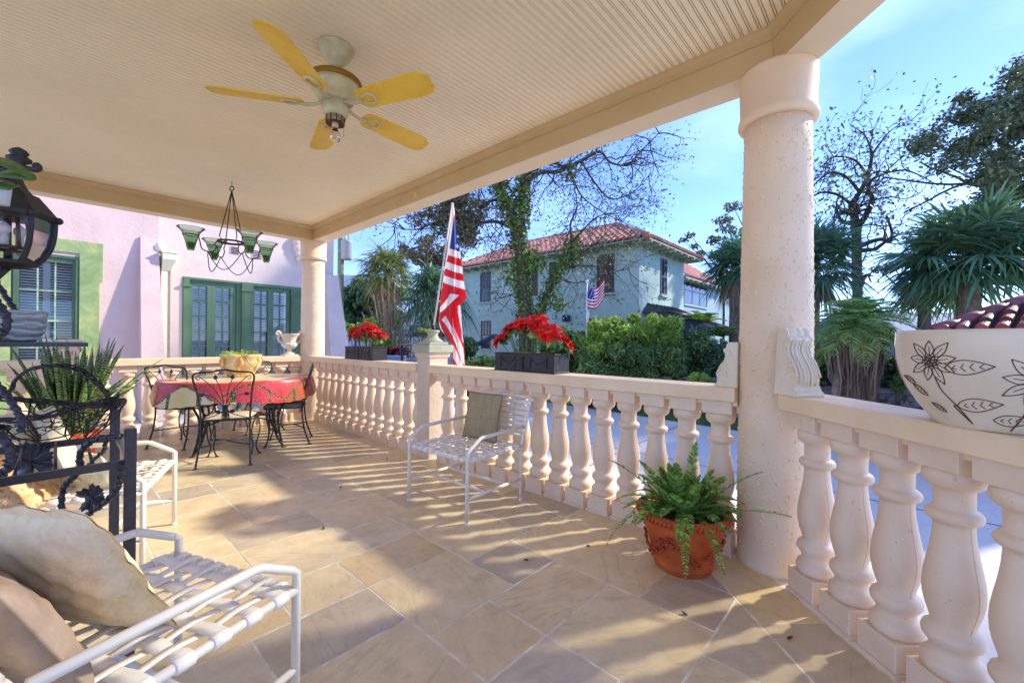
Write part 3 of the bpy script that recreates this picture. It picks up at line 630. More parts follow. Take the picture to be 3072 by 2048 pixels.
# ---------------------------------------------------------------- blue bungalow further right
bh = thing('blue_bungalow', 'low blue house with grey shingle roof behind the date palm', 'house', (24, -1, -.5))
P = at(2690, 1000, 20); m_bl = stucco('bright_blue_stucco', srgb('5f9ec2'), .3, 9, srgb('4f8fb5'), .3)
m_shin = mat('grey_blue_shingle', srgb('8fa2b5'), .8, .2, 3, .5, 14, .02)
Fv = Vector(_f); Rv = Vector(_r); Mb = Matrix(((Rv.x, Fv.x, 0, P.x), (Rv.y, Fv.y, 0, P.y), (0, 0, 1, 0), (0, 0, 0, 1)))
b = MB(); b.box(-.2, 9, 0, 6, -.6, 1.75, M=Mb); b.build('wall', m_bl, bh, I4)
b = MB(); b.prism([(-.5, 1.72), (6.5, 1.72), (3, 3.1)], -.6, 9.6, M=Mb @ Matrix(((0, 0, 1, 0), (1, 0, 0, 0), (0, 1, 0, 0), (0, 0, 0, 1)))); b.build('roof', m_shin, bh, I4)
b = MB(); b.box(-.6, 9.6, -.62, -.5, 1.62, 1.78, M=Mb); b.build('fascia', m_white, bh, I4)
# ---------------------------------------------------------------- small red tiled roof building at right
m_otile = NT('old_mottled_barrel_tile'); _g = m_otile.n.new('ShaderNodeNewGeometry')
m_otile.color(m_otile.mix(.55, m_otile.ramp(m_otile.noise(7, 6, .7, .5, kind='World'), [(.35, srgb('3f3033')), (.5, srgb('7d4238')), (.65, srgb('a5605a')), (.8, srgb('8d7d86'))]), m_otile.ramp(_g.outputs['Random Per Island'], [(0, srgb('a8442f')), (.4, srgb('6e2f2b')), (.7, srgb('9a5a5c')), (1, srgb('5b4a55'))]))); m_otile.rough(.42); m_otile = m_otile.m
gh = thing('tiled_garden_house', 'small outbuilding with mottled old barrel tile roof at right above the sunflower pot', 'outbuilding', (7, -4, -.5))
E0 = at(2806, 992, 6.0); E1 = at(3420, 1004, 4.6); TL = at(3160, 868, 6.6)
eave = (E1-E0); 
E1.z = E0.z; d = (E1-E0).normalized(); n = Vector((-d.y, d.x, 0)); n = n if n.dot(Fv) > 0 else -n
H = 1.55; rise = .80; Ln = (E1-E0).length
rf = MB(); roofplane(rf, E0, E1, E0+d*1.3+n*H+Vector((0, 0, rise)), E1+n*H+Vector((0, 0, rise)), .165, .22)
S0 = E0+n*3.1; roofplane(rf, S0, E0, E0+d*1.3+n*H+Vector((0, 0, rise)), E0+d*1.3+n*H+Vector((0, 0, rise)), .165, .22)
ridge(rf, E0, E0+d*1.3+n*H+Vector((0, 0, rise)), .09, .28); rf.build('roof', [m_otile, mat('old_tile_bed', srgb('4a2f2b'), .9, .3)], gh, I4)
b = MB(); M_ = Matrix(((d.x, n.x, 0, E0.x), (d.y, n.y, 0, E0.y), (0, 0, 1, 0), (0, 0, 0, 1))); b.box(.25, Ln, .25, 2.85, -.6, E0.z-.03, M=M_); b.build('wall', m_pink2, gh, I4)
b = MB(); b.box(0, Ln, .02, 3.08, E0.z-.07, E0.z-.031, M=M_); b.build('eaves', m_white, gh, I4)
# ---------------------------------------------------------------- distant white houses beyond the left trees
def farhouse(label, x0, x1, ytop, d, col, gable=True, wins=3, wz=(1.5, 2.6)):
    P = at((x0+x1)/2, 1020, d); t = thing('distant_house', label, 'house', (P.x, P.y, -.5)); W_ = (x1-x0)/FPX*d
    Mb = Matrix(((Rv.x, Fv.x, 0, P.x), (Rv.y, Fv.y, 0, P.y), (0, 0, 1, 0), (0, 0, 0, 1))); zt = at(0, ytop, d).z
    b = MB(); b.box(-W_/2, W_/2, 0, 8, -.6, zt, M=Mb)
    for k in range(int(zt/.22)): b.box(-W_/2-.005, W_/2+.005, -.02, 0, k*.22, k*.22+.03, M=Mb)
    b.build('wall', col, t, I4)
    b = MB(); b.prism([(-.6, zt-.1), (8.6, zt-.1), (4, zt+1.8)], -W_/2-.5, W_/2+.5, M=Mb @ Matrix(((0, 0, 1, 0), (1, 0, 0, 0), (0, 1, 0, 0), (0, 0, 0, 1)))); b.build('roof', m_shin, t, I4)
    for k in range(wins):
        x = -W_/2+(k+.5)*W_/wins; b = MB(); b.box(x-.45, x+.45, -.05, .05, wz[0], wz[1], M=Mb); f = b.build('window', m_frame, t, I4)
        b = MB(); b.box(x-.38, x+.38, -.06, -.051, wz[0]+.07, wz[1]-.07, M=Mb); b.build('pane', m_wing, f, I4)
    return t
m_wh = mat('white_siding', srgb('d5dbe2'), .7, .06); m_pb = mat('pale_blue_siding', srgb('a9c2d8'), .7, .06)
farhouse('tall white house glimpsed behind the dark tree at far left', 985, 1078, 850, 42, m_wh, True, 3, (3.2, 5.0))
farhouse('white cottage with grey roof behind the bare shrub', 1075, 1225, 985, 36, m_wh, True, 4, (1.2, 2.2))
farhouse('pale blue house wall between second palm and flag', 1228, 1345, 960, 30, m_pb, True, 2, (1.0, 1.9))
# white garden wall and low blue planter wall
gw = MB(); A = at(1130, 1100, 20); 
def wallpx(name, label, x0, x1, yt, d, m, th_=.2, d1=None, cat='wall'):
    A = at(x0, yt, d); B = at(x1, yt, d1 or d); zt = A.z; t = (B-A); t.z = 0; L = t.length; t.normalize(); n = Vector((-t.y, t.x, 0))
    M = Matrix(((t.x, n.x, 0, A.x), (t.y, n.y, 0, A.y), (0, 0, 1, 0), (0, 0, 0, 1))); b = MB(); b.box(0, L, 0, th_, -.55, zt, M=M, bev=.01); b.box(-.03, L+.03, -.04, th_+.04, zt+.001, zt+.06, M=M, bev=.01)
    o = b.build(name, m); tag(o, label, cat); return o
wallpx('garden_wall', 'white garden wall behind the shrub stems and iron gate', 1140, 1420, 1012, 24, m_wh)
m_blw = mat('slate_blue_cap_wall', srgb('6f8fb8'), .6, .1)
wallpx('planter_wall', 'low slate blue planter wall between poinsettia box and iron gate', 1060, 1212, 1071, 13.5, m_blw)
# ================================================================ vegetation
ng = np.random.default_rng(11)
def unit(v): return v/np.maximum(np.linalg.norm(v, axis=-1, keepdims=True), 1e-9)
def leafquads(P, N, size, asp=2.2, jitter=.35):
    """pointed leaf = 2 triangles-ish quad at P, long axis random in the plane of N"""
    k = len(P); N = unit(N); r = unit(ng.normal(size=(k, 3))); a = unit(np.cross(N, r)); b = np.cross(N, a)
    s = size*(1+jitter*(ng.random(k)-.5)*2); L = (s*asp/2)[:, None]; W = (s/2)[:, None]
    fold = N*(s*.18)[:, None]
    V = np.stack([P-a*L, P-b*W+fold-a*L*.1, P+a*L, P+b*W+fold-a*L*.1], 1).reshape(-1, 3)
    F = np.arange(4*k).reshape(-1, 4); return V, F
def blob_points(c, r, k, shell=.55):
    """points in an ellipsoid, denser to its outside"""
    d = unit(ng.normal(size=(k, 3))); t = shell+(1-shell)*ng.random(k); t = t**.6
    return np.array(c)+d*np.array(r)*t[:, None], d
class LB:   # leaf batch
    def __init__(s): s.V = []; s.F = []; s.n = 0
    def add(s, V, F): s.V.append(V); s.F.append(F+s.n); s.n += len(V)
    def build(s, name, m, parent=None): return npmesh(name, np.concatenate(s.V), np.concatenate(s.F), m, parent, W=True)
def foliage(clumps, per, size, asp=2.0, shell=.4):
    L = LB()
    for c, r, k in clumps:
        P, d = blob_points(c, r, int(per*k), shell); P = P+ng.normal(size=P.shape)*np.array(r)*.22; N = d*.6+ng.normal(size=P.shape)*.6+np.array([0, 0, .5]); L.add(*leafquads(P, N, size, asp))
    return L
def strips(R, W, side):       # R (k,m,3) centre lines, W (k,m) widths, side (k,m,3) -> quads
    k, m, _ = R.shape; A = R-side*W[..., None]/2; B = R+side*W[..., None]/2
    V = np.stack([A, B], 2).reshape(-1, 3); base = (np.arange(k)*m*2)[:, None]+(np.arange(m-1)*2)[None, :]
    F = np.stack([base, base+1, base+3, base+2], -1).reshape(-1, 4); return V, F
def fanleaf(c, d, plen, blen, nb=26, droop=.5, spread=2.2, w=.05):
    """palmetto leaf: petiole from c along d, blades radiating"""
    d = unit(np.array(d, float)); up = np.array([0, 0, 1.]); s = np.cross(d, up); s = s/max(np.linalg.norm(s), 1e-6); n = np.cross(s, d)
    hub = c+d*plen+np.array([0, 0, -.12*plen*plen]); ang = np.linspace(-spread, spread, nb)+ng.normal(size=nb)*.04
    dd = np.cos(ang)[:, None]*d+np.sin(ang)[:, None]*s+n*.12*(1-np.abs(ang)[:, None]/spread); m = 5; t = np.linspace(0, 1, m)[None, :, None]
    L = blen*(1-.25*(np.abs(ang)/spread)**2)*(1+.12*ng.normal(size=nb)); L = L[:, None, None]
    R = hub+dd[:, None, :]*L*t; R[..., 2] -= (droop*L[..., 0]*(t[..., 0]**2.2))*(1+.4*ng.random((nb, 1)))
    tip = R[:, -1, :]-R[:, 0, :]; sd = unit(np.cross(unit(dd), n[None, :]+ng.normal(size=(nb, 3))*.35))[:, None, :]*np.ones((1, m, 1))
    W = w*np.array([.55, 1, .85, .5, .06])[None, :]*np.ones((nb, 1)); return R, W, sd, hub
def fanpalm(name, label, P, crown_z, trunk_r, nleaf, plen, blen, mleaf, mtrunk, droop=.5, group=None, skirt=0, mdead=None, lean=(0, 0), nb=26, base=-.5, w=.05, lowest=-.75):
    t = thing(name, label, 'palm tree', (P[0]-lean[0], P[1]-lean[1], base), 0, group); c = np.array([P[0], P[1], crown_z]); L = LB(); pet = MB()
    for i in range(nleaf):
        az = i*2.39996+ng.random()*.4; el = lowest+(1.35-lowest)*(i/nleaf)**.8+ng.normal()*.08; d = [math.cos(az)*math.cos(el), math.sin(az)*math.cos(el), math.sin(el)]
        k = 1+.15*ng.normal(); R, W, sd, hub = fanleaf(c, d, plen*k, blen*k, nb, droop*(1.1-.35*el), 2.0+.3*ng.random(), w); L.add(*strips(R, W, sd)); pet.tube([tuple(c), tuple((c+hub)/2+np.array([0, 0, .02])), tuple(hub)], [.02*blen, .015*blen, .012*blen], 4)
    L.build('crown', mleaf, t); pet.build('leaf_stalks', mleaf, t, I4)
    if skirt:
        L = LB()
        for i in range(skirt):
            az = ng.random()*6.28; d = [math.cos(az)*.5, math.sin(az)*.5, -.8]; R, W, sd, hub = fanleaf(c-np.array([0, 0, .1]), d, plen*.6, blen*.75, 14, .9, 1.2, w); L.add(*strips(R, W, sd))
        L.build('dead_fronds', mdead, t)
    b = MB(); n = 12; pts = []; rr = []
    for i in range(n+1):
        q = i/n; pts.append((P[0]-lean[0]*(1-q)**1.5, P[1]-lean[1]*(1-q)**1.5, base-.1+(crown_z-base+.1)*q)); rr.append(trunk_r*(1.15-.25*q+.06*(i % 2)))
    b.tube(pts, rr, 12); b.build('trunk', mtrunk, t, I4); return t
def frond(c, d, length, droop, nl, ll, lw, twist=0, vdrop=.35):
    """pinnate frond: rachis + leaflet strips"""
    d = unit(np.array(d, float)); t = np.linspace(0, 1, nl); R = c+d*length*t[:, None]; R[:, 2] -= droop*length*t**2.1
    T = unit(np.gradient(R, axis=0)); up = np.array([0, 0, 1.]); S = unit(np.cross(T, up)); N = np.cross(S, T); out = []
    prof = np.sin(np.clip(t*1.05+.08, 0, 1)*PI)**.55
    for sg in (-1, 1):
        dirs = unit(S*sg*.9+T*.55+N*.28+ng.normal(size=S.shape)*.06); Ln = ll*prof; m = 4; q = np.linspace(0, 1, m)[None, :, None]
        Q = R[:, None, :]+dirs[:, None, :]*Ln[:, None, None]*q; Q[..., 2] -= vdrop*Ln[:, None]*q[..., 0]**2
        W = lw*np.array([.6, 1, .7, .08])[None, :]*np.ones((nl, 1)); sd = unit(np.cross(dirs, N+.4*ng.normal(size=S.shape)))[:, None, :]*np.ones((1, m, 1)); out.append((Q, W, sd))
    return R, out
def pinnate(name, label, cat, c, base, fronds, mleaf, mstem, trunk_r=0, group=None, mtrunk=None, rach=.012, stems=None, par=None):
    t = par or thing(name, label, cat, (c[0], c[1], base), 0, group); L = LB(); b = MB()
    for (d, ln, dr, nl, ll, lw) in fronds:
        R, out = frond(np.array(c, float), d, ln, dr, nl, ll, lw)
        for q in out: L.add(*strips(*q))
        step = max(1, nl//8); b.tube([tuple(p) for p in R[::step]], np.linspace(rach, rach*.3, len(R[::step])).tolist(), 4)
    L.build('fronds', mleaf, t); b.build('frond_stalks', mstem, t, I4)
    if trunk_r: b = MB(); b.tube([(c[0], c[1], base-.05+(c[2]-base)*i/10) for i in range(11)], [trunk_r*(1.1-.02*i+.05*(i % 2)) for i in range(11)], 10); b.build('trunk', mtrunk, t, I4)
    return t
def branches(start, d, length, r, depth, rg, segs, tips, bend=.25, ratio=.74, kids=3, updraft=.06, minr=.006):
    p = np.array(start, float); d = unit(np.array(d, float)); n = 5; pts = [p.copy()]; rs = [r]
    for i in range(n):
        d = unit(d+rg.normal(size=3)*bend+np.array([0, 0, updraft])); p = p+d*length/n; pts.append(p.copy()); rs.append(max(minr, r*(1-.45*(i+1)/n)))
        if depth > 0 and i >= 1 and rg.random() < .55: 
            dd = unit(d+rg.normal(size=3)*.75); branches(p, dd, length*ratio*.8, rs[-1]*.55, depth-1, rg, segs, tips, bend, ratio, kids, updraft, minr)
    segs.append((pts, rs))
    if depth <= 0: tips.append((p, d)); return
    for k in range(kids):
        dd = unit(d+rg.normal(size=3)*.55); branches(p, dd, length*ratio*(.8+.4*rg.random()), rs[-1]*.75, depth-1, rg, segs, tips, bend, ratio, kids, updraft, minr)
def segmesh(name, segs, m, par, sides=5):
    b = MB()
    for pts, rs in segs: b.tube([tuple(p) for p in pts], rs, sides if max(rs) > .03 else 3, cap=False)
    return b.build(name, m, par, I4)
m_bark = mat('grey_brown_bark', srgb('6b5d4e'), .9, .25, 6, .8, 30, .02, c2=srgb('44382d'))
m_bark2 = mat('dark_bare_bark', srgb('5a5048'), .9, .2, 4, c2=srgb('3c342d'))
m_palmtrunk = mat('palm_trunk_fibre', srgb('8a7d6c'), .9, .3, 9, .8, 25, .02, c2=srgb('5b4e40'))
l_dark = leafmat('leaf_dark_green', (.075, .15, .06), (.03, .07, .035), .4, .25)
l_mid = leafmat('leaf_mid_green', (.17, .28, .08), (.08, .15, .05), .45, .3)
l_bright = leafmat('leaf_bright_green', (.42, .58, .12), (.2, .34, .07), .45, .6)
l_palm = leafmat('palm_blade_green', (.12, .24, .12), (.05, .12, .07), .35, .25)
l_palmy = leafmat('palm_blade_yellow_green', (.24, .3, .09), (.11, .17, .05), .4, .3)
l_dead = leafmat('dead_frond_brown', (.3, .23, .15), (.15, .11, .07), .7, .2)
l_oak = leafmat('oak_olive_leaf', (.17, .2, .085), (.08, .1, .045), .5, .25)
l_ivy = leafmat('ivy_leaf', (.17, .28, .05), (.07, .13, .03), .4, .3)
l_moss = leafmat('brown_hanging_moss', (.22, .18, .1), (.12, .1, .055), .8, .25)
# ---- utility pole
P = at(1020, 1020, 20); t = thing('utility_pole', 'tall greenish wooden utility pole with grey transformer beside the pink house corner', 'utility pole', (P.x, P.y, -.5))
b = MB(); b.tube([(P.x, P.y, -.6), (P.x, P.y, 9)], [.17, .13], 12); b.build('pole', mat('weathered_green_pole', srgb('8a9c86'), .85, .2, 5, .5, 20, .01, c2=srgb('6a7a66')), t, I4)
Q = at(1040, 750, 19.9); m_tr = mat('transformer_grey', srgb('a9b4bd'), .4, .08)
b = MB(); z = Q.z; b.lathe([(-.46, .02), (-.46, .22), (-.42, .25), (.36, .25), (.40, .27), (.45, .2), (.48, .02)], 20, (Q.x, Q.y, z))
b.tube([(P.x, P.y, z+.25), (Q.x, Q.y, z+.25)], .05, 6); b.tube([(P.x, P.y, z-.2), (Q.x, Q.y, z-.2)], .05, 6)
for k in (-.08, .1): b.lathe([(0, .03), (.06, .06), (.12, .03), (.18, .05), (.26, .02)], 8, (Q.x+k, Q.y, z+.48))
b.build('transformer', m_tr, t, I4)
b = MB(); A_ = Vector((P.x, P.y, 8.2))
for s_, e in ((0, at(2600, -900, 30)), (1, at(2600, -1000, 30))): 
    pts = [A_.lerp(e, i/12)-Vector((0, 0, 1.6*math.sin(PI*i/12)))+Vector((0, 0, .3*s_)) for i in range(13)]; b.tube(pts, .012, 4)
b.build('wire', m_frame, t, I4)
# ---- far left dark green broadleaf tree
def broadtree(name, label, px, py, d, rad, clumps, per, size, mleaf, trunk_r=.18, base=-.5, asp=1.8, group=None, shell=.3, spread=.75):
    c = at(px, py, d); t = thing(name, label, 'tree', (c.x, c.y, base), 0, group); cl = []
    for i in range(clumps):
        dd = unit(ng.normal(size=3)); k = ng.random()**.4*spread; q = np.array(c)+dd*np.array(rad)*k; r = (.25+.2*ng.random())*min(rad); cl.append((q, (r, r, r*.75), 1))
    foliage(cl, per, size, asp, shell).build('crown', mleaf, t)
    b = MB(); b.tube([(c.x, c.y, base-.1), (c.x+.1, c.y, (base+c.z)/2), (c.x, c.y, c.z)], [trunk_r*1.3, trunk_r, trunk_r*.5], 8)
    for cc, r, _ in cl[::3]: b.tube([(c.x, c.y, (base+c.z)/2), tuple((np.array([c.x, c.y, c.z])*.5+cc*.5)), tuple(cc)], [trunk_r*.5, trunk_r*.3, .02], 5)
    b.build('trunk', m_bark, t, I4); return t
broadtree('tree', 'dark green broadleaf tree left of the tall fan palm', 1120, 915, 27, (2.4, 2.4, 2.1), 46, 240, .17, l_dark)
broadtree('tree', 'pale thin tree top behind the two left palms', 1290, 760, 34, (3.2, 3.2, 1.5), 30, 90, .17, l_moss, .12)
broadtree('shrub', 'lime green shrub just behind the left poinsettia box', 1062, 985, 17, (.75, .75, .35), 14, 110, .10, l_bright, .03); COL.objects[-1]
for px, py, w_, lab in ((1120, 975, .45, 'lime green bush peeking over the left poinsettia flowers'), (1148, 1030, .28, 'small yellow green bush beside the left poinsettia box end'),):
    broadtree('shrub', lab, px, py, 16, (w_, w_, w_*1.1), 10, 110, .09, l_bright, .02)
for o in list(COL.objects):
    if o.name.startswith('shrub') and o.get('category') == 'tree': o['category'] = 'shrub'
# red ground cover
P = at(1180, 1052, 14.5); l_red = leafmat('dark_red_leaf', (.16, .025, .03), (.06, .012, .016), .4, .25)
t = thing('red_leaf_plant', 'dark red leafed bedding behind the low slate blue wall', 'plant', (P.x, P.y, -.5)); foliage([(tuple(at(x, 1055, 14.2+.3*rnd.random())), (.16, .2, .13), 1) for x in range(1095, 1216, 9)], 70, .09, 2).build('leaves', l_red, t)
# ---- left palms
p1 = at(1165, 815, 20); fanpalm('fan_palm', 'tall fan palm with yellow green crown behind the bare shrub', (p1.x, p1.y), p1.z, .2, 46, .75, .95, l_palmy, m_palmtrunk, .55, 'fan palms', 26, l_dead, nb=24)
p2 = at(1305, 895, 17); fanpalm('fan_palm', 'fan palm with drooping blue green crown and curved trunk left of the big flag', (p2.x, p2.y), p2.z+.15, .15, 44, .8, 1.05, l_palm, m_palmtrunk, .75, 'fan palms', 10, l_dead, lean=(.55, -.6), nb=26)
# areca style little palm near the pier
def areca(label, px, py, d, h, n, ll, group='small arching palms', m=l_bright, base=-.5, ln=1.):
    c = at(px, py, d); fr = []
    for i in range(n):
        az = i*2.4; el = .55+.7*ng.random(); fr.append(([math.cos(az)*math.cos(el), math.sin(az)*math.cos(el), math.sin(el)], h*(.8+.4*ng.random()), .55, 26, ll, .035))
    return pinnate('arching_palm', label, 'palm', (c.x, c.y, c.z), base, fr, m, l_palmy, .06, group, m_palmtrunk)
areca('small green palm tuft left of the pier cap behind the gate', 1278, 1002, 15, .5, 13, .2)
# ---- bare many-stemmed shrub
P = at(1178, 1060, 17); t = thing('bare_shrub', 'leafless shrub of many pale upright stems in front of the fan palm', 'shrub', (P.x, P.y, -.5)); segs = []; tips = []; rg = np.random.default_rng(5)
for i in range(26):
    a = (i-12.5)/12.5; top = at(1168+a*82+rg.normal()*6, 835+90*abs(a)**1.6+rg.random()*50, 17+rg.normal()*.35); lowp = at(1178+a*22, 1075, 17+rg.normal()*.15); lowp.z = -.5
    mid = lowp.lerp(top, .45)+Vector((rg.normal()*.05, rg.normal()*.05, 0)); mid.x += (lowp.x-top.x)*.12; pts = catmull([lowp, mid, top], 5); segs.append(([np.array(p) for p in pts], [.032-.0022*k for k in range(len(pts))]))
    for k in range(5):
        q = pts[3+rg.integers(0, len(pts)-4)]; e = q+Vector((rg.normal()*.25, rg.normal()*.25, .35+.4*rg.random())); segs.append(([np.array(q), np.array(q.lerp(e, .5))+rg.normal(size=3)*.03, np.array(e)], [.012, .008, .004])); tips.append((e, None))
segmesh('stems', segs, mat('pale_stem', srgb('b09c80'), .8, .2, 4), t)
L = LB(); Pn = np.array([tuple(q) for q, _ in tips]); Pn = np.repeat(Pn, 4, 0)+ng.normal(size=(len(Pn)*4, 3))*.12; L.add(*leafquads(Pn, ng.normal(size=Pn.shape), .035, 2)); L.build('twig_leaves', l_moss, t)
# ---- iron garden gate
def P_(x, y, d=12.0): return at(x, y, d)
t = thing('iron_gate', 'ornate black wrought iron gate with scrolls left of the stone pier', 'gate', tuple(Vector((P_(1232, 1100).x, P_(1232, 1100).y, -.5)))); m_iron = mat('black_iron', (.012, .013, .018), .45, .2)
b = MB(); gp = [];
for x in (1205, 1258): a = P_(x, 1036); c = Vector((a.x, a.y, -.5)); b.tube([c, a], .028, 6)
for y in (1036, 1047): b.tube([P_(1205, y), P_(1258, y)], .012, 5)
for i in range(9):
    x = 1209+i*5.6; a = P_(x, 1038); b.tube([Vector((a.x, a.y, -.45)), a], .008, 4)
b.build('bars', m_iron, t, I4)
b = MB()
def spiral(cx, cy, r, turns, s=1, start=0, flip=1):
    return [P_(cx+flip*r*(1-k/26)*math.cos(start+s*k/26*turns*2*PI), cy+r*(1-k/26)*math.sin(start+s*k/26*turns*2*PI)) for k in range(24)]
for f in (-1, 1):
    b.tube(catmull([P_(1232+f*27, 1036), P_(1232+f*26, 1018), P_(1232+f*16, 1008), P_(1232+f*9, 1000), P_(1232+f*3, 985)], 5), .012, 5)
    b.tube(spiral(1232+f*12, 1022, 8, 1.4, 1, 0, f), .01, 5); b.tube(spiral(1232+f*6, 1008, 6, 1.4, -1, 0, f), .009, 5); b.tube(spiral(1232+f*22, 1026, 5, 1.3, -1, 1, f), .009, 5)
    for y in (1056, 1070, 1084): b.tube(spiral(1232+f*7, y, 6, 1.3, 1 if y % 2 else -1, .5, f), .009, 5)
b.tube([P_(1232, 1090), P_(1232, 972)], .010, 5); b.build('scrollwork', m_iron, t, I4)
# ---- big ivy-clad tree with sparse limbs
TD = 14
t = thing('ivy_clad_tree', 'large sparse tree with ivy covered trunk in front of the teal house', 'tree', tuple(Vector((at(1578, 1000, TD).x, at(1578, 1000, TD).y, -.5))))
X = lambda x, y, d=TD: np.array(tuple(at(1150+x/2.529, 380+y/2.529, d)))
g0 = at(1578, 1010, TD); segs = []; tips = []; rg = np.random.default_rng(21)
def path(pts, r0, r1, dd=TD):
    pp = catmull([Vector(X(*p)) for p in pts], 5); n = len(pp); segs.append(([np.array(q) for q in pp], [r0+(r1-r0)*i/(n-1) for i in range(n)])); return [np.array(q) for q in pp]
tr = path([(1085, 1900), (1080, 1500), (1060, 1200), (1035, 950), (985, 720), (930, 560), (880, 440), (840, 330)], .26, .11)
tr2 = path([(1040, 960), (1050, 700), (1055, 420), (1090, 250)], .15, .07, )
ln = path([(1150, 1650), (1175, 1480), (1240, 1270), (1320, 1090), (1390, 985), (1430, 880)], .15, .06)
limbs = [([(960, 760), (860, 720), (740, 725), (600, 700), (420, 720), (240, 780), (60, 760)], .07, .012), ([(930, 560), (820, 560), (700, 640), (560, 660), (430, 600)], .07, .015),
         ([(1055, 450), (1180, 350), (1330, 340), (1500, 260), (1640, 190), (1720, 270), (1850, 290), (1960, 180), (2110, 30)], .09, .012), ([(1070, 380), (1250, 280), (1400, 330), (1500, 520), (1650, 640), (1800, 720)], .06, .008),
         ([(1500, 260), (1600, 420), (1720, 545), (1850, 520), (1960, 440), (2030, 340)], .04, .007), ([(1430, 880), (1420, 740), (1470, 600), (1440, 420)], .05, .01), ([(1430, 880), (1520, 780), (1600, 700), (1700, 660), (1870, 660)], .04, .006),
         ([(1390, 985), (1500, 960), (1640, 860), (1780, 700)], .04, .006), ([(1320, 1090), (1450, 1060), (1640, 1060), (1800, 1090), (1930, 1020)], .03, .006), ([(1300, 1130), (1420, 1180), (1560, 1170), (1750, 1110)], .03, .006),
         ([(840, 330), (780, 230), (660, 200)], .09, .04), ([(880, 440), (780, 420), (640, 480), (520, 560), (330, 640), (120, 700)], .06, .01), ([(1000, 800), (950, 900), (820, 870), (740, 860)], .03, .006), ([(1010, 1250), (930, 1290), (830, 1300)], .02, .005)]
for pts, r0, r1 in limbs:
    pp = path(pts, r0, r1)
    for k in range(3, len(pp), 2):
        for j in range(2):
            dz = rg.normal(size=3); dz[2] -= .25; branches(pp[k], dz, .75+.5*rg.random(), max(.014, r0*.3), 1, rg, segs, tips, .3, .7, 2, -.03, .0045)
segmesh('limbs', segs[3:], m_bark2, t, 5); segmesh('trunk', segs[:3], m_bark, t, 12)
L = LB(); Pn = np.array([q for q, _ in tips]); print('ivy tree tips', len(Pn)); Pn = np.repeat(Pn, 5, 0)+ng.normal(size=(len(Pn)*5, 3))*.17; L.add(*leafquads(Pn, ng.normal(size=Pn.shape), .05, 2)); L.build('sparse_leaves', l_oak, t)
L = LB()
for pts, rad, k in ((tr, .30, 420), (tr2, .27, 420)):
    for p in pts[(0 if pts is tr else 4):]:
        kk = k//6; a = ng.random(kk)*6.28; Pn = p+np.stack([np.cos(a)*rad*(.7+.5*ng.random(kk)), np.sin(a)*rad*(.7+.5*ng.random(kk)), ng.normal(size=kk)*.22], 1); L.add(*leafquads(Pn, unit(Pn-p)+ng.normal(size=Pn.shape)*.5, .085, 1.3))
for p in ln[4:]:
    a = ng.random(70)*6.28; Pn = p+np.stack([np.cos(a)*.19, np.sin(a)*.19, ng.normal(size=70)*.2], 1); L.add(*leafquads(Pn, unit(Pn-p)+ng.normal(size=Pn.shape)*.5, .075, 1.3))
for c in ((1130, 980), (1110, 1060), (1060, 520), (1080, 600), (1450, 1000), (1180, 1050), (1330, 1340), (1420, 340), (420, 780), (970, 1150)):
    Pn, d = blob_points(X(*c), (.3, .3, .35), 130, .2); L.add(*leafquads(Pn, d+ng.normal(size=Pn.shape)*.6, .085, 1.3))
L.build('ivy', l_ivy, t)
L = LB()
for (x, y, k) in ((480, 640, 420), (580, 700, 520), (640, 780, 460), (560, 820, 350), (650, 860, 280), (520, 560, 420), (690, 700, 300), (430, 700, 250), (340, 640, 160), (260, 700, 120), (720, 620, 200), (600, 560, 300)):
    Pn, d = blob_points(X(x, y), (.42, .42, .34), k, .1); N = ng.normal(size=Pn.shape); N[:, 2] *= .15; L.add(*leafquads(Pn, N, .05, 3.4))
L.build('hanging_moss', l_moss, t)
# ================================================================ garden opposite and right side
# flags opposite
FP = at(1761, 1012, 12.3); t = thing('flagpole', 'thin white flagpole among the hedge holding a small stars and stripes over a tricolour', 'flagpole', (FP.x, FP.y, -.5))
b = MB(); top = at(1761, 848, 12.3); b.tube([(FP.x, FP.y, -.6), (top.x, top.y, top.z)], [.03, .02], 8); b.sphere((top.x, top.y, top.z+.04), .05); b.build('pole', m_white, t, I4)
m_fr = mat('flag_red', srgb('c81d2b'), .7, .06, 5); m_fw = mat('flag_white', srgb('ece9ea'), .7, .04, 5); m_fb = mat('flag_blue', srgb('1d3c8c'), .7, .08, 5); m_fg = mat('flag_green', srgb('1d7a4a'), .7, .08, 5)
def smallflag(name, label, TL, w, h, drop, kind, flow=(1, 0)):
    n, m = 30, 26; V = []; F = []; mi = []
    rx = Vector(_r)
    for j in range(m+1):
        for i in range(n+1):
            u, v = i/n, j/m
            p = Vector(TL)+rx*(u*w*(1-.1*v))*flow[0]+Vector((0, 0, -v*h - drop*math.sin(u*1.7)*(1 if flow[0] > 0 else 1)+flow[1]*u*u))+Vector(_f)*(.05*math.sin(u*9+v*2)+.03*math.sin(u*17)); V.append(tuple(p))
    for j in range(m):
        for i in range(n):
            u, v = (i+.5)/n, (j+.5)/m; F.append((j*(n+1)+i, j*(n+1)+i+1, (j+1)*(n+1)+i+1, (j+1)*(n+1)+i))
            if kind == 'us':
                k = 0 if int(v*13) % 2 == 0 else 1
                if u < .4 and v < 7/13: k = 2 if not (((i*2+j) % 5 == 0) and j % 2 == 0) else 1
            else: k = (3, 1, 0)[min(2, int(u*3))]
            mi.append(k)
    o = npmesh(name, V, F, [m_fr, m_fw, m_fb, m_fg], None, True, mi); return tag(o, label, 'flag')
TLp = at(1762, 857, 12.3); smallflag('flag', 'small stars and stripes blowing on the thin pole before the teal house', TLp, .50, .62, .22, 'us', (1, .42))
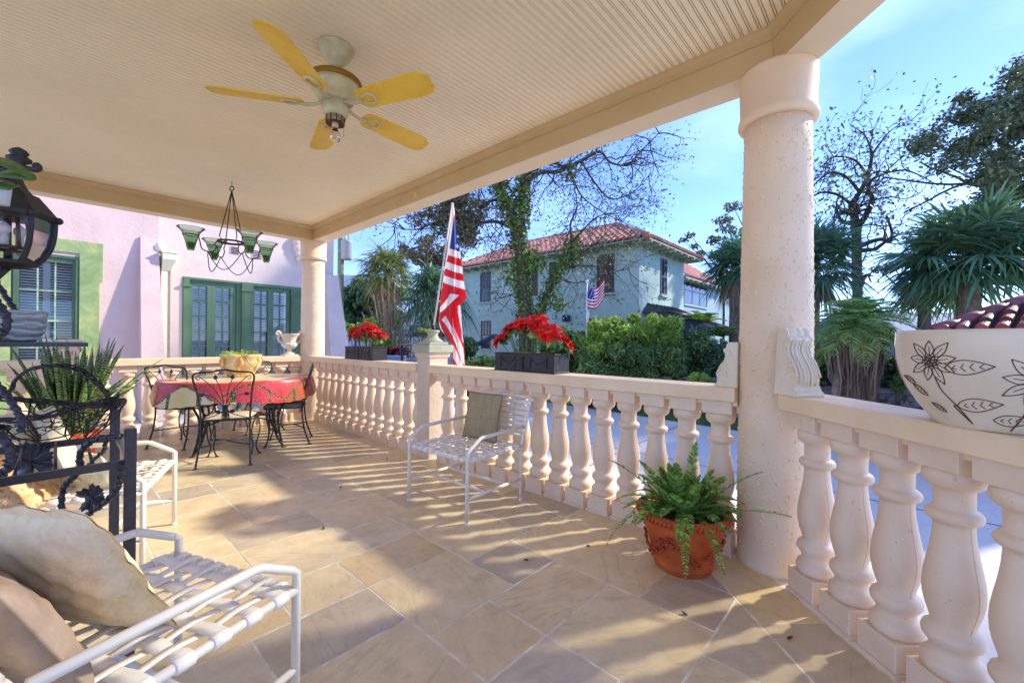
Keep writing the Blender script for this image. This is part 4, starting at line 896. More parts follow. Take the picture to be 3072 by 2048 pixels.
TLp = at(1760, 925, 12.3); smallflag('flag', 'limp green white and red tricolour below the small stars and stripes', TLp, .13, .6, .05, 'it', (.8, -.25))
# dark painted limb, blue bin and barrel in front of the teal house, left of hedge
b = MB(); pts = [at(1405, 1058, 13.2), at(1425, 1036, 13.2), at(1445, 1027, 13.2), at(1464, 1018, 13.2), at(1476, 1010, 13.2), at(1496, 1010, 13.2), at(1530, 1016, 13.2)]
b.tube(catmull(pts, 4), .075, 8); tag(b.build('tree_limb', mat('dark_blue_bark', srgb('39465f'), .8, .3, 5)), 'dark leaning bare limb low between the big flag and the right poinsettia box', 'branch')
c = at(1485, 1090, 13.6); b = MB(); b.lathe([(-.6, .28), (.30, .36), (.33, .40), (.36, .40), (.38, .36), (.46, .05)], 20, (c.x, c.y, 1.02-.0)) if False else b.lathe([(-.5, .27), (.66, .34), (.67, .38), (.71, .38), (.73, .33), (.80, .05)], 20, (c.x, c.y, 0), mod=lambda a, z: 1+.02*math.cos(a*14))
tag(b.build('waste_bin', mat('blue_plastic', srgb('2a5fa8'), .45, .1)), 'ribbed blue bin by the teal wall, left of the right poinsettia box', 'bin')
# ---- hedge and shrubs across the driveway
def shrub(name, label, items, d, mleaf, per=260, size=.07, asp=2.6, group='shrubs across the driveway', stems=True, cat='shrub', base=-.5):
    P = at(items[0][0], 1100, d); t = thing(name, label, cat, (P.x, P.y, base), 0, group); cl = []
    for (px, py, r) in items:
        q = at(px, py, d+ng.normal()*.25); cl.append((np.array(tuple(q)), (r*1.15, r*1.15, r), 1))
    foliage(cl, per, size, asp, .35).build('foliage', mleaf, t)
    if stems:
        b = MB()
        for (px, py, r) in items[::2]:
            q = at(px, py, d); b.tube([(P.x+(q.x-P.x)*.5, P.y+(q.y-P.y)*.5, base-.05), tuple(q)], [.03, .01], 5)
        b.build('stems', m_bark2, t, I4)
    return t
def fill(x0, x1, ytop, ybot, n, r, seed):
    rg = np.random.default_rng(seed); out = []
    for i in range(n):
        x = x0+(x1-x0)*rg.random(); f = ytop(x) if callable(ytop) else ytop; out.append((x, f+(ybot-f)*rg.random(), r*(.7+.6*rg.random())))
    return out
shrub('shrub', 'dark leafy bush behind the right poinsettia box and left of the bright bush', fill(1640, 1790, lambda x: 1002+abs(x-1700)*.12, 1100, 34, .22, 1), 13, l_mid, 230)
shrub('shrub', 'big feathery bright green bush in the middle of the hedge', fill(1760, 2030, lambda x: 985-(x-1760)*.3 if x < 1880 else 955+(x-1980)**2/140 if x > 1980 else 955, 1130, 105, .17, 2), 12, l_bright, 300, .042, 4)
shrub('shrub', 'mid green drooping lower growth under the bright bush', fill(1730, 2045, 1050, 1140, 60, .2, 3), 11.6, l_mid, 300, .042, 4)
shrub('shrub', 'darker green bush between the bright bush and the big column', fill(2035, 2130, lambda x: 1000+(x-2080)**2/60, 1120, 46, .25, 4), 12.2, l_mid, 300, .045, 2.6)
shrub('shrub', 'small glossy dark bush at the column with white flecks of light', fill(2110, 2200, 1050, 1128, 26, .22, 5), 11.4, l_dark, 230, .06, 1.8)
shrub('shrub', 'clipped dark upright bush beside the fly end of the big flag', fill(1384, 1412, 1025, 1088, 16, .16, 6), 12.8, l_dark, 220, .06, 1.8)
shrub('shrub', 'low dark ground bush left of the right poinsettia box', fill(1400, 1560, 1085, 1108, 26, .16, 7), 12.3, l_mid, 200, .055, 1.8)
shrub('shrub', 'light green fern clump on the lawn behind the long rail near the column', fill(2080, 2140, 1128, 1152, 10, .1, 8), 10.5, l_bright, 120, .05, 3, stems=False)
# retaining wall in front of the hedge
m_block = NT('grey_block_wall'); _b = m_block.n.new('ShaderNodeTexBrick'); _b.offset = .5; m_block.l(m_block.coords('Object', (1, 1, 1), (PI/2, 0, 0)), _b.inputs['Vector'])
_b.inputs['Scale'].default_value = 1; _b.inputs['Brick Width'].default_value = .62; _b.inputs['Row Height'].default_value = .22; _b.inputs['Mortar Size'].default_value = .012
_b.inputs['Color1'].default_value = (*srgb('9296a2'), 1); _b.inputs['Color2'].default_value = (*srgb('83889a'), 1); _b.inputs['Mortar'].default_value = (*srgb('6c7080'), 1)
_n = m_block.noise(5, 7, .7, .5); m_block.color(m_block.mix(m_block.ramp(_n, [(.47, (0, 0, 0)), (.58, (.85, .85, .85))]), _b.outputs['Color'], srgb('3f3d3c'))); m_block.rough(.9); m_block.bump(_b.outputs['Fac'], -.5, .02); m_block = m_block.m
def lowwall(name, label, A, B, z0, z1, m, mcap, w=.25):
    A = Vector((A[0], A[1], 0)); B = Vector((B[0], B[1], 0)); d = (B-A); L = d.length; a = math.atan2(d.y, d.x)
    t = thing(name, label, 'wall', (A.x, A.y, z0), a); b = MB(); b.box(0, L, -w/2, w/2, 0, z1-z0-.09); b.build('block_course', m, t)
    b = MB(); b.box(-.02, L+.02, -w/2-.035, w/2+.035, z1-z0-.0895, z1-z0, bev=.02); b.build('capping', mcap, t); return t
m_capg = mat('grey_concrete_cap', srgb('9a9fb0'), .85, .15, 3, .2, 30, .005, c2=srgb('80859a'))
m_mossy = NT('mossy_wall'); _n = m_mossy.noise(2.5, 6, .7, .4); m_mossy.color(m_mossy.ramp(_n, [(.38, srgb('4c4538')), (.52, srgb('6f6a58')), (.6, srgb('7d8c2e')), (.75, srgb('9aa83a'))])); m_mossy.rough(.95); m_mossy = m_mossy.m
A = at(1655, 1112, 12.6); B = at(2015, 1130, 11.2); lowwall('low_wall', 'mossy low retaining wall under the bright green hedge', A, B, -.55, (A.z+B.z)/2+.0, m_mossy, m_mossy)
A = at(2040, 1128, 11.0); B = at(3300, 1205, 6.6)
zt = at(2600, 1150, 10).z; A = atz(2040, 1128, .18) if False else at(2040, 1126, 11.4); zc = A.z; B = atz(2760, 1172, zc); C2 = A+(B-A)*2.2
lowwall('block_wall', 'stained grey block retaining wall with concrete capping right of the big column', C2, A, -.55, zc, m_block, m_capg)
print('block wall', A, B, zc)
# ---- palms on the right
pc = at(2205, 800, 14); fanpalm('fan_palm', 'fan palm half hidden behind the left edge of the big column', (pc.x, pc.y), pc.z, .16, 44, .55, .8, l_palm, m_palmtrunk, .38, 'fan palms', 14, l_dead)
pc = at(2440, 790, 13); fanpalm('fan_palm', 'tall fan palm emerging right of the big column', (pc.x, pc.y), pc.z, .17, 52, .75, .95, l_palm, m_palmtrunk, .38, 'fan palms', 10, l_dead)
pc = at(2905, 770, 8.5); fanpalm('fan_palm', 'huge dark green fan palm above the sunflower pot', (pc.x, pc.y), pc.z, .17, 58, .66, .82, l_palm, m_palmtrunk, .38, 'fan palms', 0, None, nb=30, w=.075, lowest=-.7)
pc = at(2775, 870, 13); fanpalm('fan_palm', 'low yellow green fan palm with pineapple patterned trunk behind the huge palm', (pc.x-.0, pc.y), at(2700, 900, 13).z, .15, 30, .5, .8, l_palmy, m_palmtrunk, .5, 'fan palms', 0, None, lowest=-.3)
# pygmy date palm
c = at(2572, 968, 8.2); fr = []
for i in range(60):
    az = i*2.39996; el = -.35+1.6*(i/60)**.9; fr.append(([math.cos(az)*math.cos(el), math.sin(az)*math.cos(el), math.sin(el)], 1.05+.15*ng.normal()*.5, .55+.25*(el < .3), 38, .30, .019))
dp = pinnate('date_palm', 'pygmy date palm with feathery arching fronds and hanging root skirt', 'palm', (c.x, c.y, c.z), -.5, fr, leafmat('date_palm_green', (.36, .54, .16), (.16, .3, .1), .35, .5), l_palmy, 0, None, None, .012)
cl2 = at(2572, 1060, 8.2); b = MB()
for k, (dx, r) in enumerate(((-.42, .09), (-.05, .12), (.28, .10), (.1, .08))):
    q = Vector((c.x, c.y, 0))+Vector(_r)*dx; b.tube([(q.x, q.y, -.55), (q.x*1., q.y, .2), (c.x+(q.x-c.x)*.5, c.y+(q.y-c.y)*.5, c.z)], [r*1.1, r, r*.8], 9)
b.build('trunk', m_palmtrunk, dp, I4)
L = LB(); k = 420; R = np.zeros((k, 4, 3)); az = ng.random(k)*6.28; rad = .12+.42*ng.random(k)**.7; x0 = np.cos(az)*rad; y0 = np.sin(az)*rad; z0 = c.z-.15-.35*ng.random(k); ln_ = .5+.9*ng.random(k)
for m in range(4): R[:, m, 0] = c.x+x0*(1-.1*m)+ng.normal(size=k)*.012*m; R[:, m, 1] = c.y+y0*(1-.1*m)+ng.normal(size=k)*.012*m; R[:, m, 2] = z0-ln_*m/3*.85
sd = unit(ng.normal(size=(k, 1, 3))*np.array([1, 1, .1]))*np.ones((1, 4, 1)); L.add(*strips(R, np.ones((k, 4))*.028*np.array([[1, .9, .7, .3]]), sd)); L.build('hanging_skirt', leafmat('skirt_fibre', (.28, .21, .16), (.14, .1, .08), .8, .1), dp)
L = LB()
for az, lab in ((2.2, 0), (-.3, 1), (3.4, 2), (.8, 3), (4.3, 4)):
    d = [math.cos(az)*.95, math.sin(az)*.95, -.12]; R, out = frond(np.array([c.x, c.y, c.z-.05]), d, 1.0, .85, 32, .26, .018)
    for q in out: L.add(*strips(*q))
L.build('yellowing_fronds', leafmat('yellowing_blade', (.45, .38, .07), (.3, .2, .05), .5, .35), dp)
areca('small arching palm by the rear wing of the teal house, left of the column', 2110, 975, 15, 1.1, 16, .32)
areca('darker arching palm just left of the column low by the blue wall', 2165, 1010, 13.5, .9, 12, .3, m=l_mid)
# dark awning / parasol near it
c = at(2070, 972, 15.5); b = MB(); M = Matrix.Translation(c); b.lathe([(-.28, 1.5), (-.15, 1.42), (.05, .9), (.22, .1), (.3, .01)], 8, (c.x, c.y, c.z), smooth=False, caps=False); b.lathe([(-.42, 1.5), (-.28, 1.5)], 8, (c.x, c.y, c.z), smooth=False, caps=False); 
t = thing('parasol', 'dark navy patio parasol beyond the bright bush by the teal wall', 'parasol', (c.x, c.y, -.5)); b.build('canopy', mat('navy_canvas', srgb('2b3145'), .8, .1), t, I4); b = MB(); b.tube([(c.x, c.y, -.5), (c.x, c.y, c.z+.3)], .03, 8); b.build('pole', m_frame, t, I4)
# shrubs under the date palm and right
shrub('shrub', 'dark glossy shrub between the white corbel and the date palm', fill(2425, 2530, lambda x: 1060, 1150, 34, .22, 9), 9.4, l_dark, 260, .06, 1.7)
shrub('shrub', 'dark shrub mass right of the date palm trunk beside the sunflower pot', fill(2610, 2790, lambda x: 1075, 1160, 46, .2, 10), 9.2, l_dark, 260, .055, 1.7)
shrub('shrub', 'small weedy green plant on the block wall left of the pot', fill(2690, 2770, 1135, 1165, 10, .1, 12), 8.6, l_mid, 140, .045, 1.8, stems=False)
# big oak canopy at top right
t = thing('oak_tree', 'large dense oak crown reaching in from the upper right', 'tree', tuple(Vector((at(3500, 900, 15).x, at(3500, 900, 15).y, -.5)))); rg = np.random.default_rng(31); cl = []; segs = []; tips = []
def inpoly(x, y, P):
    c = False; n = len(P)
    for i in range(n):
        (x1, y1), (x2, y2) = P[i], P[(i+1) % n]
        if (y1 > y) != (y2 > y) and x < (x2-x1)*(y-y1)/(y2-y1)+x1: c = not c
    return c
OAK = [(2735, 430), (2770, 405), (2830, 400), (2860, 385), (2855, 320), (2900, 290), (2960, 300), (2985, 250), (3040, 215), (3072, 185), (3300, 120), (3300, 900), (3000, 800), (2900, 640), (2860, 560), (2790, 560), (2840, 500), (2740, 480)]
n = 0
while n < 150:
    x, y = 2700+600*rg.random(), 120+760*rg.random()
    if not inpoly(x, y, OAK): continue
    n += 1; q = at(x, y, 14+rg.normal()*.9); r = .34+.22*rg.random(); cl.append((np.array(tuple(q)), (r, r, r*.7), 1))
foliage(cl, 190, .085, 1.9, .1).build('crown', l_oak, t)
base = at(3600, 1000, 15); fork = at(3350, 620, 15); b = MB(); b.tube([(base.x, base.y, -.6), tuple(base.lerp(fork, .5)), tuple(fork)], [.5, .42, .35], 10); b.build('trunk', m_bark, t, I4)
for e in ((2760, 470), (2700, 480), (2900, 320), (3000, 250), (2860, 600), (3050, 420), (2950, 520), (3060, 700)):
    q = at(e[0], e[1], 14); branches(fork, np.array(tuple((q-fork).normalized())), (q-fork).length*.55, .12, 1, rg, segs, tips, .12, .5, 3, 0, .01)
segmesh('limbs', segs, m_bark2, t)
# bare spreading tree behind the palms
t = thing('bare_tree', 'sparse winter tree with spreading twisted limbs against the sky right of the column', 'tree', tuple(Vector((at(2570, 1000, 19).x, at(2570, 1000, 19).y, -.5)))); segs = []; tips = []; rg = np.random.default_rng(41)
Y = lambda x, y, d=19: np.array(tuple(at(2000+x/2.09, 500+y/2.09, d)))
def pathy(pts, r0, r1):
    pp = catmull([Vector(Y(*p)) for p in pts], 5); n = len(pp); segs.append(([np.array(q) for q in pp], [r0+(r1-r0)*i/(n-1) for i in range(n)])); return [np.array(q) for q in pp]
for pts, r0, r1 in (([(1200, 1100), (1195, 700), (1190, 460), (1195, 380)], .20, .17), ([(1195, 380), (1150, 290), (1070, 290), (1060, 265)], .11, .05), ([(1195, 380), (1175, 300), (1160, 240), (1210, 160), (1260, 60), (1290, -80)], .16, .06),
    ([(1195, 380), (1240, 320), (1290, 210), (1265, 150), (1280, 90), (1370, 40), (1500, 20)], .14, .04), ([(1190, 510), (1280, 470), (1350, 455), (1400, 470), (1412, 410), (1380, 310)], .12, .045), ([(1412, 400), (1460, 370), (1480, 350)], .03, .01),
    ([(1160, 240), (1080, 180), (980, 160), (900, 200), (880, 260)], .07, .02), ([(1210, 160), (1120, 60), (1020, 40), (930, 110), (890, 180)], .07, .02), ([(1260, 60), (1180, -40), (1050, -60), (960, 10)], .06, .02), ([(1290, -80), (1240, -200), (1150, -260)], .05, .012), ([(1290, -80), (1380, -200), (1450, -260)], .05, .012),
    ([(1370, 40), (1480, -60), (1600, -90)], .04, .012), ([(1290, 210), (1400, 190), (1500, 200), (1590, 160)], .04, .012), ([(1500, 20), (1600, 60), (1700, 120)], .04, .012)):
    pp = pathy(pts, r0, r1)
    if r0 > .2: continue
    for k in range(4, len(pp), 2):
        dz = rg.normal(size=3); dz[2] += .35; branches(pp[k], dz, 1.2, max(.02, r1*.7), 1, rg, segs, tips, .28, .7, 2, .05, .008)
segmesh('limbs', segs, m_bark2, t, 6)
Pn = np.array([q for q, _ in tips]); Pn = np.repeat(Pn, 5, 0)+ng.normal(size=(len(Pn)*5, 3))*np.array([.28, .28, .12]); L = LB(); L.add(*leafquads(Pn, ng.normal(size=Pn.shape), .09, 2)); L.build('sparse_leaves', l_oak, t)
# brown leaf branch between, and thin tree tops left of the column
for (lab, pts, k, r, d) in (('sparse brown leafed branch tips left of the huge fan palm', [(2640, 810), (2680, 800), (2720, 770), (2760, 800), (2790, 760), (2740, 720), (2800, 700)], 60, .28, 12),
                   ('thin tree top above the rear wing roof left of the column', [(2050, 720), (2070, 705), (2085, 740), (2100, 760), (2140, 770)], 55, .3, 22), ('wispy tree crown behind the palm at the left edge of the column', [(2150, 720), (2180, 690), (2195, 740), (2170, 660), (2200, 620), (2160, 760), (2200, 780), (2230, 700)], 110, .5, 20)):
    P0 = at(pts[0][0]+120, 1050, d); t = thing('sparse_tree', lab, 'tree', (P0.x, P0.y, -.5)); L = LB(); segs = []
    for (x, y) in pts:
        q = np.array(tuple(at(x, y, d))); Pn, dd = blob_points(q, (r, r, r*.45), k, .1); L.add(*leafquads(Pn, ng.normal(size=Pn.shape), .1 if d > 15 else .075, 1.8)); mid = np.array([P0.x, P0.y, q[2]*.7]); segs.append(([np.array([P0.x, P0.y, -.5]), mid, q], [.08, .05, .012]))
    L.build('leaves', l_oak, t); segmesh('limbs', segs, m_bark2, t)
# ================================================================ porch furniture
m_chipw = NT('chipped_white_enamel'); _n = m_chipw.noise(22, 6, .75, .4); m_chipw.color(m_chipw.ramp(_n, [(.0, srgb('77807a')), (.335, srgb('a9aba2')), (.36, srgb('e9e4d6')), (.8, srgb('e6dfce'))])); m_chipw.rough(.32); m_chipw = m_chipw.m
m_strap = mat('white_vinyl_strap', srgb('fbf7ec'), .38, .04, 8, c2=srgb('efe9da'))
def strap_chair(name, label, FL, FR, back_lean, group, backtop=.83, straps_back=6):
    """FL/FR front leg positions, left/right seen from behind the chair"""
    FL, FR = Vector((*FL, 0)), Vector((*FR, 0)); c = (FL+FR)/2; r = (FR-FL); W = r.length; r.normalize(); fwd = Vector((-r.y, r.x, 0))
    t = thing(name, label, 'chair', tuple(c), math.atan2(r.y, r.x), group)   # local x right, y forward
    h = W/2; D = .61; rt = .0145; b = MB(); zs = .445
    for s in (-1, 1):
        x = s*h
        b.tube([(x, 0, 0), (x, 0, .505), (x, -.02, .52), (x, -.13, .583), (x, -.15, .588), (x, -D-.03, .60)], rt, 10)            # front leg + arm
        b.tube([(x, -D, 0), (x, -D, .44), (x, -D-.02, .50), (x, -D-.02-back_lean, backtop), (x*.97, -D-.03-back_lean, backtop+.012)], rt, 10)
        b.tube([(x, -.0, .175), (x, -D, .175)], rt*.85, 8); b.tube([(x, 0, zs), (x, -D, zs)], rt, 10)
        b.tube([(x, 0, -.004), (x, 0, .02)], rt*1.15, 8); b.tube([(x, -D, -.004), (x, -D, .02)], rt*1.15, 8)
    for y in (-.2, -.42): b.tube([(-h, y, .175), (h, y, .175)], rt*.8, 8)
    b.tube([(-h, -.012, zs), (h, -.012, zs)], rt, 10); b.tube([(-h, -D+.01, zs), (h, -D+.01, zs)], rt, 10); yb = -D-.02-back_lean
    b.tube([(-h, yb, backtop), (h, yb, backtop)], rt, 10); b.tube([(-h, -D-.03, .52), (h, -D-.03, .52)], rt*.9, 8)
    b.build('frame', m_chipw, t)
    s_ = MB(); nx, ny = 9, 6
    xs = [-h+.06+(2*h-.12)*i/(nx-1) for i in range(nx)]; ys = [-.065-(D-.13)*j/(ny-1) for j in range(ny)]
    rw = rt+.0035
    def wrap(c_, axis, w):   # sleeve around a rail
        p0 = Vector(c_); a = Vector(axis)*w/2; s_.tube([p0-a, p0-a*.92, p0+a*.92, p0+a], [rw*.97, rw*1.12, rw*1.12, rw*.97], 12)
    for i, x in enumerate(xs):
        pts = [(x, -.012, zs+rw), (x, -.035, zs+rw)]
        for j, y in enumerate(ys): pts.append((x, y, zs+.012+(.0045 if (i+j) % 2 else -.0045)))
        pts += [(x, -D+.03, zs+rw), (x, -D+.01, zs+rw)]; s_.ribbon(catmull(pts, 3), .030, (1, 0, 0), thick=.0022); wrap((x, -.012, zs), (1, 0, 0), .031); wrap((x, -D+.01, zs), (1, 0, 0), .031)
    for j, y in enumerate(ys):
        pts = [(-h, y, zs+rw), (-h+.025, y, zs+rw)]
        for i, x in enumerate(xs): pts.append((x, y, zs+.012+(-.0045 if (i+j) % 2 else .0045)))
        pts += [(h-.025, y, zs+rw), (h, y, zs+rw)]; s_.ribbon(catmull(pts, 3), .046, (0, 1, 0), thick=.0022); wrap((-h, y, zs), (0, 1, 0), .048); wrap((h, y, zs), (0, 1, 0), .048)
    s_.build('seat_straps', m_strap, t)
    s_ = MB(); dz = Vector((0, -back_lean, backtop-.52)); L = dz.length; dz.normalize(); o = Vector((0, -D-.03, .52)); nrm = Vector((0, dz.z, -dz.y))
    bs = [.05+(L-.1)*k/(straps_back-1) for k in range(straps_back)]
    for j, q in enumerate(bs):
        pts = [Vector((-h, 0, 0))+nrm*rw]+[Vector((x, 0, 0))+nrm*(.006 if (i+j) % 2 else -.004) for i, x in enumerate(xs[1:-1])]+[Vector((h, 0, 0))+nrm*rw]
        s_.ribbon([p+o+dz*q for p in pts], .036, dz, thick=.0022)
        for s in (-1, 1): c_ = o+dz*q+Vector((s*h, 0.01, 0)); s_.tube([c_-dz*.019, c_+dz*.019], rw*1.15, 10)
    for i, x in enumerate(xs[1:-1]):
        s_.ribbon([o+dz*q+Vector((x, 0, 0))+nrm*(-.004 if (i+j) % 2 else .006) for j, q in enumerate([0]+bs+[L])], .03, (1, 0, 0), thick=.0022)
    s_.build('back_straps', m_strap, t); return t
chA = strap_chair('strap_armchair', 'white strap armchair holding a square tan cushion against the long railing', (1.985, 2.253), (1.951, 2.925), .10, 'white tubular strap chairs')
chB = strap_chair('strap_armchair', 'chipped white strap armchair nearest the camera at lower left with two pillows', (.335, 2.10), (.562, 1.512), .16, 'white tubular strap chairs')
chC = strap_chair('strap_armchair', 'white strap armchair seen past the black rack posts with cream cushions', (.565, 3.715), (.33, 3.07), .14, 'white tubular strap chairs')
# chairs face the porch: swap left/right for A so that it faces -x
def cushion(name, label, M, w, h, th, m, nu=26, edge=.0, wr=.004, seed=1, piping=None, flange=0, cat='cushion', sag=0, rc_=.02):
    rg = np.random.default_rng(seed); V = []; F = []; n = nu; ph = rg.random(8)*6.28
    for side in (1, -1):
        for j in range(n+1):
            for i in range(n+1):
                u, v = i/n*2-1, j/n*2-1; e = max(0, (1-abs(u)**2.6))**.62*max(0, (1-abs(v)**2.6))**.62; z = side*th/2*e
                pin = 1-.045*(1-abs(u)**2)*abs(v)**6; x = u*w/2*(1-.05*(1-v*v)*abs(u)**8+.0*e); y = v*h/2*(1-.05*(1-u*u)*abs(v)**8)
                wv = wr*(math.sin(u*9+ph[0]+3*v)*math.sin(v*7+ph[1])+.8*math.sin((u+v)*14+ph[2])+.5*math.sin(u*23-v*11+ph[3]))*(1 if abs(u) < .97 and abs(v) < .97 else .2)
                rc = 1-rc_*(u*v)**4; x *= rc; y *= rc; y -= sag*(1-v)*.5*abs(z)
                V.append((x, y, z+side*wv*e))
    k = (n+1)*(n+1)
    for s in (0, 1):
        for j in range(n):
            for i in range(n):
                a = s*k+j*(n+1)+i; q = (a, a+1, a+n+2, a+n+1); F.append(q if s == 0 else q[::-1])
    o = npmesh(name, V, F, m, None, True); o.matrix_basis = M; tag(o, label, cat)
    if piping or flange:
        ring = []
        for (a0, a1) in (((-1, -1), (1, -1)), ((1, -1), (1, 1)), ((1, 1), (-1, 1)), ((-1, 1), (-1, -1))):
            for q in range(24):
                s = q/24; ring.append((a0[0]+(a1[0]-a0[0])*s, a0[1]+(a1[1]-a0[1])*s))
        P2 = [Vector((u*w/2*(1-.05*(1-v*v)*abs(u)**8)*(1-rc_*(u*v)**4), v*h/2*(1-.05*(1-u*u)*abs(v)**8)*(1-rc_*(u*v)**4), 0)) for u, v in ring]
        b = MB()
        if piping: b.tube([p*1.005 for p in P2], .0055, 6, closed=True)
        if flange:
            m_ = len(P2); A = []; B = []
            for i2, p in enumerate(P2): d = Vector((p.x/abs(w/2), p.y/abs(h/2), 0)); dd = Vector((math.copysign(abs(d.x)**6, d.x), math.copysign(abs(d.y)**6, d.y), 0)); dd.normalize(); wz = .004*math.sin(i2*.9+seed)+.002*math.sin(i2*1.9); A.append(p*.985); B.append(p+dd*(flange*(1+.06*math.sin(i2*1.1)))+Vector((0, 0, wz)))
            b.add(A+B, [(i2, (i2+1) % m_, m_+(i2+1) % m_, m_+i2) for i2 in range(m_)], 0, True)
            b.add([p+Vector((0, 0, -.004)) for p in A+B], [(m_+i2, m_+(i2+1) % m_, (i2+1) % m_, i2) for i2 in range(m_)], 0, True)
        c = b.build('piping' if piping else 'ruffled_edge', piping or m, o)
    return o
def orient(c, right, up):
    r = Vector(right).normalized(); u = Vector(up).normalized(); u = (u-r*u.dot(r)).normalized(); n = r.cross(u); return Matrix(((r.x, u.x, n.x, c[0]), (r.y, u.y, n.y, c[1]), (r.z, u.z, n.z, c[2]), (0, 0, 0, 1)))
def weave(name, c1, c2, c3, s1=160):
    s = NT(name); w1 = s.n.new('ShaderNodeTexNoise'); w1.inputs['Scale'].default_value = 1; w1.inputs['Detail'].default_value = 3; s.l(s.coords('Object', (s1, 9, 9)), w1.inputs['Vector'])
    w2 = s.n.new('ShaderNodeTexNoise'); w2.inputs['Scale'].default_value = 1; w2.inputs['Detail'].default_value = 3; s.l(s.coords('Object', (9, s1, 9)), w2.inputs['Vector'])
    m1 = s.ramp(w1.outputs[0], [(.35, c2), (.65, c1)]); m2 = s.ramp(w2.outputs[0], [(.35, c3), (.65, c1)]); s.color(s.mix(.5, m1, m2)); s.rough(.95); b1 = s.bump(w1.outputs[0], .5, .003); s.bump(w2.outputs[0], .5, .003, b1); s.b.inputs['Specular IOR Level'].default_value = .2; return s.m
m_tweed = weave('tan_tweed', srgb('aa9a78'), srgb('7c705a'), srgb('c0ad7c')); m_pipe_t = mat('grey_tan_piping', srgb('857a66'), .9)
cushion('cushion', 'square tan tweed cushion with grey piping standing on the white chair by the railing', orient((2.49, 2.64, .655), (.04, -1, 0), (.17, .02, .85)), .40, .40, .10, m_tweed, wr=.002, piping=m_pipe_t)
m_cottn = NT('cream_crumpled_cotton'); _n = m_cottn.noise(7, 6, .7, .6); _n2 = m_cottn.noise(24, 5, .7, 1.); m_cottn.color(m_cottn.mix(.35, m_cottn.ramp(_n, [(.3, srgb('d9c6a0')), (.5, srgb('eddcb8')), (.62, srgb('e9d9a4')), (.72, srgb('d6c086'))]), m_cottn.ramp(_n2, [(.3, srgb('c9b48e')), (.6, srgb('f6e8c8'))]))); m_cottn.rough(.95)
_b1 = m_cottn.bump(m_cottn.noise(11, 5, .65, 1.2), .4, .010); m_cottn.bump(m_cottn.noise(160, 3, .7), .35, .0015, _b1); m_cottn = m_cottn.m
m_brownc = mat('taupe_cushion_cloth', srgb('b09c88'), .95, .15, 9, .4, 150, .002, c2=srgb('8f7b6a')); m_creamc = weave('cream_ribbed_cloth', srgb('ddd3b4'), srgb('c9bd98'), srgb('e6dfc6'), 110)
# pillows on chair B (faces +x, slightly +y)
u = Vector((.365, -.93, 0)); f_ = Vector((.93, .365, 0))
cB = Vector((.445, 1.805, 0)); base = cB-f_*.40
cushion('cushion', 'cream crumpled cotton pillow with ruffled edge on the nearest chair', orient(base+f_*.015+u*-.05+f_*-.05+Vector((0, 0, .655)), u+f_*.22, Vector((-.46, -.18, .9))), .46, .46, .13, m_cottn, 44, wr=.0035, seed=3, flange=.03, rc_=.08)
cushion('cushion', 'taupe pillow squeezed behind the cream ruffled pillow on the nearest chair', orient(base-f_*.17+u*.02+Vector((0, 0, .60)), u, Vector((-.40, -.15, .9))), .44, .40, .12, m_brownc, 34, wr=.0035, seed=4, piping=m_brownc, rc_=.08)
# cushions on chair C
cC = Vector((.4475, 3.392, 0)); uC = Vector((-.343, -.94, 0)); fC = Vector((.94, -.343, 0))
cushion('cushion', 'flat cream ribbed cushion leaning on the chair behind the wire basket', orient(cC-fC*.50+Vector((0, 0, .67)), uC, Vector((-.34, .12, .93))), .50, .44, .07, m_creamc, wr=.003, seed=5, piping=m_creamc)
cushion('cushion', 'second cream cushion with pointed corner leaning behind the wire basket', orient(cC-fC*.40+uC*.12+Vector((0, 0, .66)), (uC*.8+Vector((0, 0, .55))), Vector((-.30, .4, .75))), .40, .40, .09, m_creamc, wr=.003, seed=6, piping=m_creamc)
cushion('cushion', 'rolled cream fringed throw lying on the seat below the basket', orient(cC-fC*.33+uC*.10+Vector((0, 0, .53)), uC*.5+fC*.6, Vector((-.34, .12, .5))), .46, .30, .12, m_creamc, wr=.008, seed=7)
m_rustc = NT('faded_orange_print'); _n = m_rustc.noise(9, 5, .7, 1.5); m_rustc.color(m_rustc.ramp(_n, [(.35, srgb('c9894e')), (.5, srgb('e0c294')), (.62, srgb('b5652f')), (.75, srgb('e6d2aa'))])); m_rustc.rough(.95); m_rustc = m_rustc.m
cushion('cushion', 'faded orange patterned cushion at the left edge below the basket', orient(cC-fC*.52+uC*.27+Vector((0, 0, .56)), uC, Vector((-.5, .15, .7))), .42, .36, .12, m_rustc, wr=.006, seed=8)
# ---------------------------------------------------------------- dining table
m_wire = mat('black_wrought_iron', (.016, .017, .018), .4, .3, 20); m_rust = mat('rusty_foot', srgb('7a3d20'), .8, .3, 20)
TC = Vector((1.55, 6.0, 0)); TA = R_(-14); ta, tb_ = .80, .68; TZ = .815
t = thing('dining_table', 'oval black iron patio table under a red and cream tablecloth', 'table', tuple(TC), TA)
b = MB(); b.lathe([(TZ-.03, .98), (TZ-.005, 1), (TZ-.004, .01)], 40, sx=ta-.02, sy=tb_-.02); b.build('tabletop', m_wire, t)
for sx in (-1, 1):
    for sy in (-1, 1):
        b = MB(); 
        for o_ in (-.03, .03): b.tube(catmull([(sx*.40+o_*.3, sy*.36+o_, TZ-.04), (sx*.44+o_, sy*.40, .62), (sx*.36+o_, sy*.34, .38), (sx*.38+o_*.7, sy*.38, .16), (sx*.44, sy*.45, .0)], 5), .0125, 7)
        b.lathe([(0, .03), (.006, .03), (.012, .012)], 12, (sx*.44, sy*.45, 0), 1); b.build('leg', [m_wire, m_rust], t)
